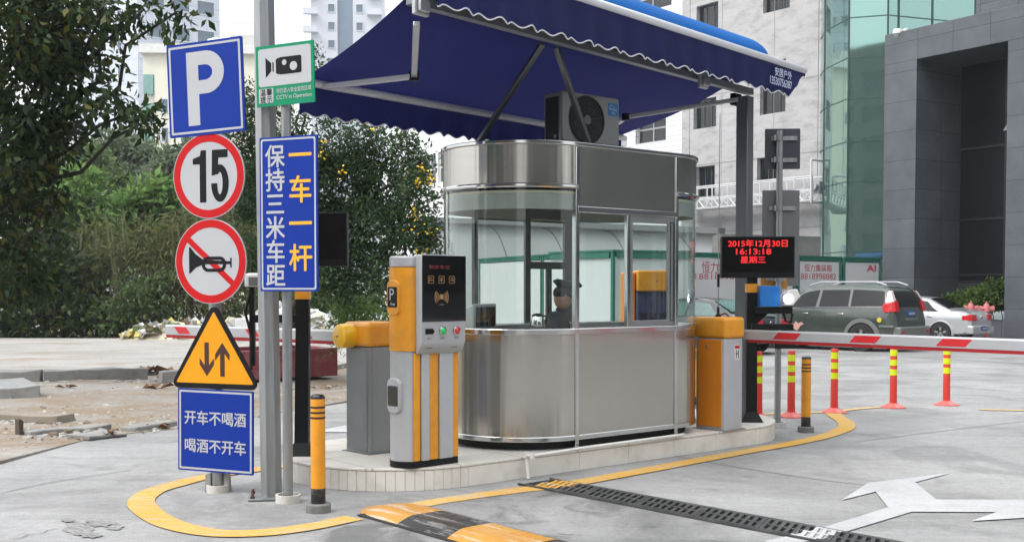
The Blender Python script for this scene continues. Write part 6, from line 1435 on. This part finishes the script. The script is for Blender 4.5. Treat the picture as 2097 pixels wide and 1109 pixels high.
def crown(name, blobs, origin, mat, parent, seed, ln, wd_=.45, clump=.28, per=40, dens=1.0, droop=.5, shell=.55):
    """blobs: (centre, radius vector, count multiplier): sub clumps through each blob's volume, leaves round each sub clump"""
    rng = np.random.default_rng(seed); C_ = []; O_ = []; tips = []
    for c, r_, k in blobs:
        vol = (r_[0]*r_[1]*r_[2])**(1/3); nc = max(3, int(k*dens*9*(vol/clump)**2))
        d_ = rng.normal(0,1,(nc,3)); d_ /= np.linalg.norm(d_,axis=1)[:,None]; rad = shell+(1.08-shell)*rng.random(nc)**.7
        cc = np.array(c)+d_*rad[:,None]*np.array(r_); tips += [cc[i] for i in range(0,nc,max(1,nc//4))]
        for i in range(nc):
            m_ = int(per*rng.uniform(.5,1.4)); q = rng.normal(0,1,(m_,3))*clump*np.array([.5,.5,.38])
            C_.append(cc[i]+q); O_.append(np.tile(d_[i]*.6,(m_,1))+q*.8)
    C_ = np.concatenate(C_)-np.array(origin); O_ = np.concatenate(O_)
    return mesh_from_quads(name, leaves_mesh(C_,O_,rng,ln,wd_,droop), mat, parent), tips
BARK = M('bark', (.075,.06,.045), .9, var=.3, scale=8, stretch=(1,1,.2), bump=.6, bs=20)
BARKP = M('pale_bark', (.20,.18,.15), .9, var=.3, scale=8, stretch=(1,1,.2), bump=.5, bs=20)
def limb(mb, a, b_, r0, r1, rng, n=7, wob=.08):
    a, b_ = V(*a), V(*b_); L_ = (b_-a).length; pts_ = []
    for i in range(n):
        k = i/(n-1); p = a.lerp(b_,k)+V(rng.normal(0,1),rng.normal(0,1),rng.normal(0,.6))*wob*L_*math.sin(math.pi*k)*.5; p.z += .12*L_*math.sin(math.pi*k)*.5; pts_.append(p)
    mb.tube(pts_, [r0+(r1-r0)*i/(n-1) for i in range(n)], 7)
def tree(label, base, blobs_px, mat, seed, ln, wd_=.45, clump=.28, per=40, dens=1.0, tr=.12, bark=BARK, droop=.5, depthf=.9, cat='tree', name='tree', squash=1.0, jitter=.25, group=None, fork=.45):
    """blobs_px: (px, py, depth, radius px) crown masses"""
    rng = np.random.default_rng(seed+1); base = V(*base); t = T(name, label, cat, base, 0, group); bl_ = []
    for px, py, z, rp, *kk in blobs_px:
        zz = z+rng.uniform(-1,1)*jitter*rp*z/F*2; c = P(px,py,zz); r_ = rp*zz/F; bl_.append(((c.x,c.y,c.z),(r_,r_*depthf,r_*squash),kk[0] if kk else 1.0))
    o_, tips = crown('crown', bl_, base, mat, t, seed, ln, wd_, clump, per, dens, droop)
    mb = MB(); cz = sum(b[0][2] for b in bl_)/len(bl_); cx = sum(b[0][0] for b in bl_)/len(bl_); cy = sum(b[0][1] for b in bl_)/len(bl_)
    fk = V((cx-base.x)*fork*.6,(cy-base.y)*fork*.6,max(.4,(cz-base.z)*fork)); limb(mb, (0,0,-.1), fk, tr, tr*.75, rng, wob=.05)
    for b in bl_: limb(mb, fk, V(*b[0])-base, tr*.55, tr*.16, rng)
    for p in tips:
        q = V(*p)-base; near = min(bl_, key=lambda b: (V(*b[0])-V(*p)).length); limb(mb, V(*near[0])-base, q, tr*.16, .006, rng, 5)
    mb.build('trunk', bark, t, smooth=True); return t, bl_
L_DARK = leafmat('leaf_dark', (0.007,0.018,0.006), (0.037,0.070,0.018), (.09,.085,.012), 0.28)
L_MID = leafmat('leaf_mid', (0.029,0.055,0.021), (0.130,0.195,0.065), None, 0.45)
L_OLIVE = leafmat('leaf_olive', (0.039,0.052,0.021), (0.169,0.189,0.072), (.22,.18,.06), 0.45)
L_LIGHT = leafmat('leaf_light', (0.062,0.125,0.037), (0.213,0.350,0.094), None, 0.45)
L_HAZED = leafmat('leaf_hazed', (0.078,0.111,0.072), (0.195,0.247,0.143), None, 0.45)  # leaf colour lightened and greyed to carry the haze over far crowns
L_CAS = leafmat('leaf_cassia', (0.017,0.043,0.022), (0.072,0.128,0.055), (.09,.12,.03), 0.35)
# big dark tree overhanging from the left
zt1 = 17
b1t = [(30,60,17,115),(115,50,17,95,.85),(215,20,16.6,55,.4),(290,24,16.4,42,.35),(360,26,16.2,28,.4),(75,170,17.2,95,1.0),(170,140,16.8,45,.35),(205,215,16.6,40,.35),(265,232,16.4,26,.4),(312,242,16.2,14,.5),(35,300,17.4,95),(105,300,17,50,.4),(30,440,17.6,70),(100,430,17.2,38,.4),(15,560,18,70)]
tree('big dark leafy tree overhanging from the left edge', (-10.2,19.5,gz(19)), b1t, L_DARK, 11, .18, .46, .36, 34, 1.3, .11, bark=M('dark_bark',(.022,.02,.016),.95,var=.3,scale=8), droop=.8)
# flowering tree in the red planter
bx = G(584,772)
bct = [(522,200,17.6,28),(512,262,17.4,40),(530,340,17.4,45),(545,430,17.5,48),(535,540,17.6,40),(600,270,17.3,42),(625,350,17,60),(690,300,17.4,50),(755,290,17.2,42),(820,300,17,28),(862,330,17,22),(700,380,17.4,70),(790,380,17.2,62),(850,400,17,38),(690,470,17.2,62),(775,470,17,62),(845,470,17,48),(890,500,16.8,26),(870,350,17.2,22),(655,555,17.2,45),(715,570,17.2,50),(775,550,17,45),(600,500,17.6,55),(640,120,18,16),(632,165,18,22)]
ctree, cb_ = tree('dark green tree with yellow blossom growing from the red planter', (bx.x,bx.y+.3,.5), bct, L_CAS, 23, .085, .42, .2, 46, 1.25, .075, droop=.25)
rng = np.random.default_rng(5); fc = []
fp = [(868,345),(878,365),(862,372),(848,432),(852,445),(842,470),(765,262),(658,316),(652,452),(880,470),(700,350),(560,140),(660,290),(858,520)]
for px, py in fp:
    c = P(px,py,16.5); k = rng.integers(6,15); fc.append(np.array(c)+rng.normal(0,.045,(k,3)))
fc = np.concatenate(fc)-np.array(ctree.location)
fo = mesh_from_quads('blossom', leaves_mesh(fc, rng.normal(0,1,fc.shape), rng, .05, .8, 0), M('blossom_yellow',(.72,.48,.02),.6,var=.1), ctree); fo['kind'] = 'stuff'
# red planter wall
r0, r1 = G(492,786), G(692,776)
pw = T('brick_planter', 'worn red painted planter wall around the flowering tree', 'planter', (r0.x,r0.y,0), math.atan2(r1.y-r0.y,r1.x-r0.x))
PRED = M('faded_red_paint', (.25,.055,.062), .8, var=.2, scale=2, dirt=(.38,.28,.26), dirt_amt=.7, dscale=3, bump=.3)
L_ = (r1-r0).length; hpw = .47
mb = MB(); mb.box(0,L_,0,.15,0,hpw); mb.box(0,L_,1.25,1.4,0,hpw); mb.box(0,.15,.151,1.249,0,hpw); mb.box(L_-.15,L_,.151,1.249,0,hpw); mb.build('planter_wall', PRED, pw, bevel=.012)
mb = MB(); mb.box(.15,L_-.15,.15,1.25,0,.36); mb.build('soil', M('dark_soil',(.06,.045,.03),.95,var=.3), pw)
# bush behind the left barrier
tree('small light green bush beside the yellow barrier cap', G(728,752)+V(0,.6,0), [(728,640,18.6,36),(700,655,18.6,24),(758,650,18.5,26),(735,690,18.6,30),(690,690,18.6,18)], L_LIGHT, 31, .10, .22, .16, 34, 1.2, .03, droop=-.2, cat='bush', name='bush')
# trees and bamboo along the back of the lot
rows = [
 ('dense dark evergreen tree at the far left behind the empty lot', (90,38.5), [(40,540,38,70),(100,560,38,65),(20,640,38,50),(90,640,37.6,55),(150,600,37.8,55),(150,650,37.5,40),(60,480,38.5,60)], L_DARK, .3, .5),
 ('light green bushy tree with upright leaves left of centre in the wood', (180,42), [(160,385,42,38),(150,425,42,45),(190,430,42,40),(205,470,42,40),(140,470,42,36)], L_LIGHT, .34, .4),
 ('pale hazy tree crown rising just below the office tower', (250,60), [(225,300,60,32),(262,318,60,36),(205,345,60,36),(300,330,60,36),(262,365,60,44)], L_HAZED, .4, .45),
 ('grey green tree below the cream apartment block', (390,56), [(345,345,56,36),(395,320,56,34),(430,345,56,36),(380,375,56,40),(330,380,56,36),(470,370,56,40),(440,330,56,30)], L_HAZED, .38, .45),
 ('bright palmate-leaved tree behind the speed limit sign', (318,44), [(322,405,44,30),(350,425,44,34),(285,425,44,34),(265,450,44,30),(310,450,44,38),(350,462,44,32)], L_LIGHT, .55, .35),
 ('olive bamboo thicket at the left of the wood', (215,39), [(200,500,39,50),(240,540,39,55),(180,570,39,50),(230,610,38.6,55),(200,650,38.4,40),(255,650,38.4,40)], L_OLIVE, .3, .16),
 ('olive bamboo thicket in the middle of the wood', (320,39), [(300,500,39,50),(340,520,39,50),(310,570,39,55),(350,600,38.6,50),(300,630,38.4,45),(345,655,38.2,35)], L_OLIVE, .3, .16),
 ('tall bamboo thicket behind the no horn sign', (430,39), [(400,470,39,50),(440,510,39,55),(400,560,39,55),(450,590,38.8,50),(410,630,38.4,42),(470,640,38.4,40),(480,540,39,40),(480,460,39.4,40)], L_OLIVE, .3, .16),
 ('dark bushes at the foot of the wood', (280,37.6), [(260,610,37.4,36),(300,590,37.6,34),(240,650,37.2,30),(330,640,37.2,30),(290,655,37.2,28),(210,655,37.2,26)], L_MID, .2, .45),
 ('mid green tree at the back of the wood behind the signs', (500,46), [(470,420,46,50),(520,430,46,50),(500,370,46,40),(545,480,46,50),(500,500,46,50),(560,560,45,50),(620,600,45,45),(560,620,44,40),(640,640,44,36)], L_MID, .3, .45),
 ('dark tree behind the light green tree at the left', (100,47), [(90,420,47,70),(60,360,47,60),(130,350,47,50),(180,340,48,42),(230,400,47,45),(240,450,46,50),(270,480,46,50),(180,520,45,60),(330,500,45,45),(380,440,46,45)], L_MID, .3, .45),
 ('low dark shrub row behind the waste heap', (560,38), [(520,630,38,34),(570,620,38,40),(620,610,38,45),(480,645,38,26),(680,620,38,42),(740,605,38,48),(800,612,38,42),(860,625,38,36)], L_MID, .22, .45),
]
for i, (lab, (bxp, bz), bl_, lm, ln_, wd_) in enumerate(rows):
    p = P(bxp,600,bz); bam = 'bamboo' in lab
    tree(lab, (p.x,p.y,gz(bz)), bl_, lm, 50+i*3, ln_, wd_, .42 if not bam else .5, 22 if not bam else 26, 1.15 if not bam else 1.4, .12 if not bam else .03, BARKP if bam else BARK, droop=.35 if not bam else .9, name='bamboo' if bam else ('shrub' if ('shrub' in lab or 'bushes' in lab) else 'tree'), cat='bamboo' if bam else ('shrub' if ('shrub' in lab or 'bushes' in lab) else 'tree'), fork=.3)
    if bam:
        root = [o_ for o_ in C.objects if o_.get('label') == lab][0]; rr = random.Random(i); mb = MB()
        for k in range(9):
            x = rr.uniform(-1.3,1.3); y = rr.uniform(-.9,.2); tp = rr.uniform(2.6,4.6); lx = rr.uniform(-.5,.5); mb.tube([(x,y,0),(x+lx*.3,y,tp*.5),(x+lx,y-.1,tp)], [.035,.03,.012], 5)
        mb.build('cane', M('bamboo_cane',(.12,.125,.055),.7,var=.3), root, smooth=True)
# hedge in the granite planter
hp0 = Vector(pl.location)
hgd = T('hedge', 'clipped green hedge in the granite planter at the portal doorway', 'hedge', hp0+V(0,0,.5), pang)
bl_ = [((x,.72+rnd.uniform(-.15,.15),.45+.32*(x+hw)/(2*hw)+rnd.uniform(-.05,.1)),(.36,.36,.42),1.0) for x in [-hw+.35+i*.32 for i in range(int((2*hw-.5)/.32)+1)]]
hw = (plx1-plx0)/2
bl_ = [((-hw+.35+i*.33,.72,.40+.10*i),(.38,.38,.44),1.0) for i in range(int((2*hw-.6)/.33)+1)]
crown('foliage', bl_, (0,0,0), leafmat('leaf_hedge',(.03,.06,.015),(.12,.19,.04),None,.3), hgd, 77, .13, .45, .16, 26, 1.1, -.2)
mb = MB()
for b in bl_: limb(mb, (b[0][0],.72,-.05), b[0], .02, .008, np.random.default_rng(3), 5)
mb.build('stem', BARK, hgd)
# pink hydrants before the planter
def hydrant(label, p):
    t = T('fire_hydrant', label, 'hydrant', p, 0, 'red hydrants by the planter'); HR = M('hydrant_red', (.48,.13,.13), .55, var=.15, dirt=(.5,.35,.33), dirt_amt=.5)
    mb = MB(); mb.lathe([(.17,0),(.17,.04),(.09,.06),(.085,1.02),(.14,1.04),(.14,1.10),(.12,1.24),(.06,1.34),(0,1.35)], 18); mb.build('barrel', HR, t, smooth=True)
    for s_ in (-1,1): mb = MB(); mb.lathe([(0,s_*.08),(.09,s_*.08),(.09,s_*.20),(.11,s_*.20),(.11,s_*.28),(0,s_*.28)], 14, (0,0,1.14), 'X'); mb.build('outlet', HR, t, smooth=True)
    mb = MB(); mb.lathe([(0,1.35),(.03,1.35),(.03,1.41),(0,1.41)], 6); mb.build('valve_nut', HR, t); return t
q = P(1988,640,36.2); h_1 = hydrant('faded red hydrant on the left, showing over the silver sedan', V(q.x,q.y,gz(36))); h_1.scale = (.8,.8,.9)
q = P(2020,640,35.4); dup(h_1, V(q.x,q.y,gz(36)), label='faded red hydrant on the right, standing clear at the tail of the silver sedan')
# ------------------------------------------------------------------ rubble, kerbs, litter on the left
KC = M('old_kerb_concrete', (.24,.24,.23), .9, var=.3, scale=5, dirt=(.11,.10,.085), dirt_amt=.85, bump=.6, bs=14)
def block(name, label, cat, p, rot, sx, sy, sz, seed, mat=KC, z=0, group=None):
    t = MB(); rr = random.Random(seed); n = max(2,int(sx/.25)); vs = []
    for i in range(n+1):
        x = -sx/2+sx*i/n
        for y, zz in ((-sy/2,0),(sy/2,0),(sy/2,sz),(-sy/2,sz)): vs.append((x+rr.uniform(-.012,.012),y+rr.uniform(-.02,.02),zz+(rr.uniform(-.02,.015) if zz else 0)))
    fs = [(i*4+j,i*4+(j+1)%4,(i+1)*4+(j+1)%4,(i+1)*4+j) for i in range(n) for j in range(4)]+[(0,1,2,3),(n*4,n*4+1,n*4+2,n*4+3)]
    t.add(vs, fs); o_ = t.build(name, mat, bevel=.012); o_.location = (p.x,p.y,gz(p.y)+z); o_.rotation_euler = (0,0,rot); return tag(o_, label, cat, group)
def span(name, label, cat, pxa, pxb, w_, h_, seed, mat=KC, group=None):
    a, b_ = G(*pxa), G(*pxb); d_ = b_-a; rot = math.atan2(d_.y,d_.x); c = (a+b_)/2+V(-math.sin(rot),math.cos(rot),0)*w_/2
    return block(name, label, cat, c, rot, (b_-a).length-.02, w_, h_, seed, mat, group=group)
span('kerb_stone', 'long old concrete kerb at the edge of the pale pad, beyond the loose slab', 'kerb', (88,782), (305,777), .26, .2, 1)
span('kerb_stone', 'old concrete kerb stone running out of frame at the far left', 'kerb', (-40,784), (84,782), .26, .19, 2)
span('kerb_stone', 'dark old kerb stone just left of the yellow triangle sign', 'kerb', (330,787), (480,782), .3, .22, 3)
span('concrete_slab', 'thick loose concrete slab lying at the left edge', 'slab', (-60,820), (84,814), 1.5, .17, 4, M('slab_concrete',(.27,.275,.27),.85,var=.2,scale=4,dirt=(.15,.15,.14),dirt_amt=.7,bump=.5,bs=20))
span('rubble_strip', 'broken concrete edging under the old dirt bank at the left', 'rubble', (60,895), (230,880), .35, .055, 5)
span('rubble_strip', 'broken concrete chunk lying nearest the road edge, left of the text sign', 'rubble', (180,903), (262,893), .4, .045, 6)
span('rubble_strip', 'low broken edging beside the road, just left of the blue text sign', 'rubble', (275,885), (362,872), .22, .06, 7)
span('rubble_strip', 'flat broken slab strip on the dirt at the far left', 'rubble', (-30,862), (120,868), .3, .08, 8, M('brown_edge',(.24,.21,.17),.9,var=.2,bump=.5))
span('wood_stump', 'short dark wooden stump at the left road edge', 'stump', (38,892), (50,891), .1, .16, 9, BARK)
# gravelly pebbles and debris as one ground cover
rr = random.Random(12); mb = MB()
for k in range(1300):
    px = rr.uniform(-30,760); py = rr.choice((rr.uniform(690,780),rr.uniform(790,940),rr.uniform(800,900)))
    p = G(px,py)
    if p.y < edge_y(p.x)-.25: continue
    if p.x > -1.6 and p.y < 12: continue
    s_ = rr.choice((.008,.010,.012,.014,.018,.026))*rr.uniform(.6,1.5)*(1+p.y/40); base = .10 if p.y > KQ0.y and p.y < 35 and p.x < -2 else .012
    vs = [V(p.x,p.y,gz(p.y)+base)+V(math.cos(a+rr.uniform(-.4,.4))*s_,math.sin(a)*s_,rr.uniform(-.3,.2)*s_) for a in [i*math.pi/3 for i in range(6)]]; top_ = V(p.x,p.y,gz(p.y)+base+s_*rr.uniform(.2,.7))
    mb.mat(rr.choice((0,0,0,1,2))).add(vs+[top_], [(i,(i+1)%6,6) for i in range(6)])
rr = random.Random(21)
for (x0,y0),(x1,y1),n_,s0,s1 in (((60,897),(235,884),90,.02,.07),((180,905),(365,874),80,.015,.05),((100,785),(330,781),60,.02,.08),((-30,864),(130,870),50,.02,.06),((300,790),(480,786),50,.02,.09),((560,800),(760,790),70,.02,.08)):
    for k in range(n_):                                              # broken pieces gathered along the old edges
        u = rr.random(); p = G(x0+(x1-x0)*u,y0+(y1-y0)*u)+V(rr.gauss(0,.12),rr.gauss(0,.15),0); s_ = rr.uniform(s0,s1)*rr.uniform(.5,1)
        if p.y < edge_y(p.x)-.02: continue
        lo = [V(p.x,p.y,gz(p.y))+V(math.cos(a+rr.uniform(-.4,.4))*s_,math.sin(a+rr.uniform(-.3,.3))*s_*.8,0) for a in [i*2*math.pi/5 for i in range(5)]]; h_ = s_*rr.uniform(.4,.9)
        hi = [q+(V(p.x,p.y,q.z)-q)*rr.uniform(.15,.4)+V(0,0,h_*rr.uniform(.7,1.1)) for q in lo]; mb.mat(rr.choice((0,0,1,2))).hull(lo,hi)
kind(mb.build('loose_stones', [M('stone_grey',(.33,.32,.30),.9,var=.2),M('stone_brown',(.16,.12,.085),.9,var=.2),M('stone_pale',(.38,.37,.34),.9,var=.2)], recalc=True), 'stuff')
# heap of waste paper and sheeting
def heap(name, label, pxs, seed, n, s_, mats, hmax):
    rr = random.Random(seed); mb = MB(); a, b_ = P(pxs[0],690,34.6), P(pxs[1],690,34.6)
    for k in range(n):
        u = rr.random(); h_ = hmax*math.sin(math.pi*min(.97,max(.03,u)))**.6*(.6+.4*mn.noise(V(u*7,seed,0)))
        p = a.lerp(b_,u)+V(0,rr.uniform(-.5,1.2),0); z = gz(34)+.1+rr.random()**.8*max(.05,h_)
        sz = s_*rr.uniform(.4,1.3); ax = V(rr.gauss(0,1),rr.gauss(0,1),rr.gauss(0,.7)).normalized(); ay = ax.cross(V(rr.gauss(0,1),rr.gauss(0,1),rr.gauss(0,1))).normalized(); az_ = ax.cross(ay)
        g_ = [V(p.x,p.y,z)+ax*(i-1)*sz*.5+ay*(j-1)*sz*.35+az_*rr.uniform(-.2,.2)*sz for i in range(3) for j in range(3)]
        mb.mat(rr.randrange(len(mats))).add(g_, [(i*3+j,(i+1)*3+j,(i+1)*3+j+1,i*3+j+1) for i in range(2) for j in range(2)])
    # buried mass
    mb.mat(0); m_ = 16; vs = []
    for i in range(m_+1):
        u = i/m_; p = a.lerp(b_,u); h_ = hmax*math.sin(math.pi*u)**.6*.75
        for j in range(7): t_ = j/6; vs.append((p.x,p.y-.6+t_*2,gz(34)+.08+h_*math.sin(math.pi*t_)*(1+.2*mn.noise(V(i*.9,j*.8,seed)))))
    mb.add(vs, [(i*7+j,(i+1)*7+j,(i+1)*7+j+1,i*7+j+1) for i in range(m_) for j in range(6)])
    o_ = mb.build(name, mats, recalc=False); o_['kind'] = 'stuff'; return tag(o_, label, 'waste heap')
WP = M('waste_white',(.62,.63,.64),.7,var=.1); WC = M('waste_cream',(.5,.46,.34),.7,var=.2); WG = M('waste_grey',(.36,.36,.36),.8,var=.2); WY = M('waste_yellow',(.55,.45,.12),.7,var=.2); WGR = M('waste_leafy',(.09,.13,.04),.8,var=.2); WBR = M('waste_brown',(.24,.17,.10),.8,var=.2)
heap('waste_heap', 'heap of white plastic sheeting and paper beyond the triangle sign', (440,720), 1, 620, .5, [WP,WP,WG,WC], 1.35)
heap('waste_heap', 'low heap of cream and leafy rubbish left of the barrier arm tip', (255,470), 2, 420, .42, [WC,WG,WGR,WY,WBR,WP], .75)
p = P(515,672,33.6); bxx = MB(); bxx.box(-.45,.45,-.3,.3,0,.62); fo = bxx.build('foam_block', WP, bevel=.02); fo.location = (p.x,p.y,gz(34)+.16); fo.rotation_euler = (0,0,.2); tag(fo, 'white foam block standing in front of the waste heap', 'block')
p = G(245,684); mb = MB(); mb.lathe([(.42,0),(.40,.06),(.22,.22),(.12,.5),(.16,.66),(.05,.7),(0,.7)], 9); o_ = mb.build('grey_lump', WG); o_.location = (p.x,p.y,gz(p.y)+.1); tag(o_, 'pale grey upright lump of rubble at the left end of the heaps', 'rubble')
# dry leaves
def dryleaf(label, px, py, s_, seed, h_=.01):
    rr = random.Random(seed); mb = MB(); p = G(px,py)
    for q in range(3):
        an_ = rr.uniform(0,6.3); d_ = V(math.cos(an_),math.sin(an_),.0); n_ = V(-d_.y,d_.x,0); o0 = V(rr.uniform(-.3,.3),rr.uniform(-.3,.3),0)*s_
        mb.add([o0+V(0,0,.005),o0+d_*s_*.5+n_*s_*.28+V(0,0,.3*s_),o0+d_*s_+V(0,0,.15*s_),o0+d_*s_*.5-n_*s_*.28+V(0,0,.35*s_),o0+d_*s_*.5+V(0,0,.1*s_)], [(0,4,1),(1,4,2),(2,4,3),(3,4,0)])
    o_ = mb.build('dry_leaf', M('dry_leaf_brown',(.16,.075,.03),.8,var=.25), recalc=False); o_.location = (p.x,p.y,gz(p.y)+h_); tag(o_, label, 'leaf', 'dry leaves on the waste ground')
for k, (px, py, s_, lab) in enumerate(((223,894,.15,'crumpled brown dry leaf nearest the road edge'),(318,799,.26,'curled brown dry leaf on the pale pad edge near the triangle sign'),(318,878,.13,'brown dry leaf on the broken edging left of the text sign'),(135,796,.16,'small dark dry leaf beyond the loose slab'),(305,770,.5,'clump of dead brown leaves where two old kerbs meet'),(88,862,.15,'brown dry leaf on the dirt near the left edge'))): dryleaf(lab, px, py, s_, k, .02)
# rough broken spot in the near road surface
PATCH = M('rough_patch', (.24,.24,.235), .95, var=.4, scale=30, bump=1.0, bs=60, dirt=(.13,.125,.11), dirt_amt=.9, dscale=9)
rr = random.Random(4)
for cx, cy, rx, ry in ((165,1082,40,15),(205,1072,36,9),(235,1080,22,7),(140,1066,16,5),(185,1096,30,7)):
    pts_ = [G(cx+rx*math.cos(a)*rr.uniform(.55,1.05),cy+ry*math.sin(a)*rr.uniform(.55,1.05)) for a in [2*math.pi*i/26 for i in range(26)]]; sheet('road_patch', pts_, PATCH, .004+.0015*(cx%3))
stripe('road_crack', [(20,1104),(44,1101),(60,1094),(85,1092),(100,1085),(118,1083)], .006, JT, .005)
# ------------------------------------------------------------------ air
HAZE = .0005
if HAZE:
    mb = MB(); mb.box(-160,200,-30,260,-1.3,90); hz = mb.build('haze', bpy.data.materials.new('haze_air')); kind(hz, 'stuff')
    m = hz.data.materials[0]; m.use_nodes = True; t = m.node_tree; t.nodes.clear(); o_ = t.nodes.new('ShaderNodeOutputMaterial'); vp_ = t.nodes.new('ShaderNodeVolumePrincipled')
    vp_.inputs['Color'].default_value = (.92,.95,1,1); vp_.inputs['Density'].default_value = HAZE; vp_.inputs['Anisotropy'].default_value = .2; t.links.new(vp_.outputs[0], o_.inputs['Volume'])
for o_ in list(C.objects):
    if o_.type == 'MESH' and len(o_.data.vertices) == 0: bpy.data.objects.remove(o_)
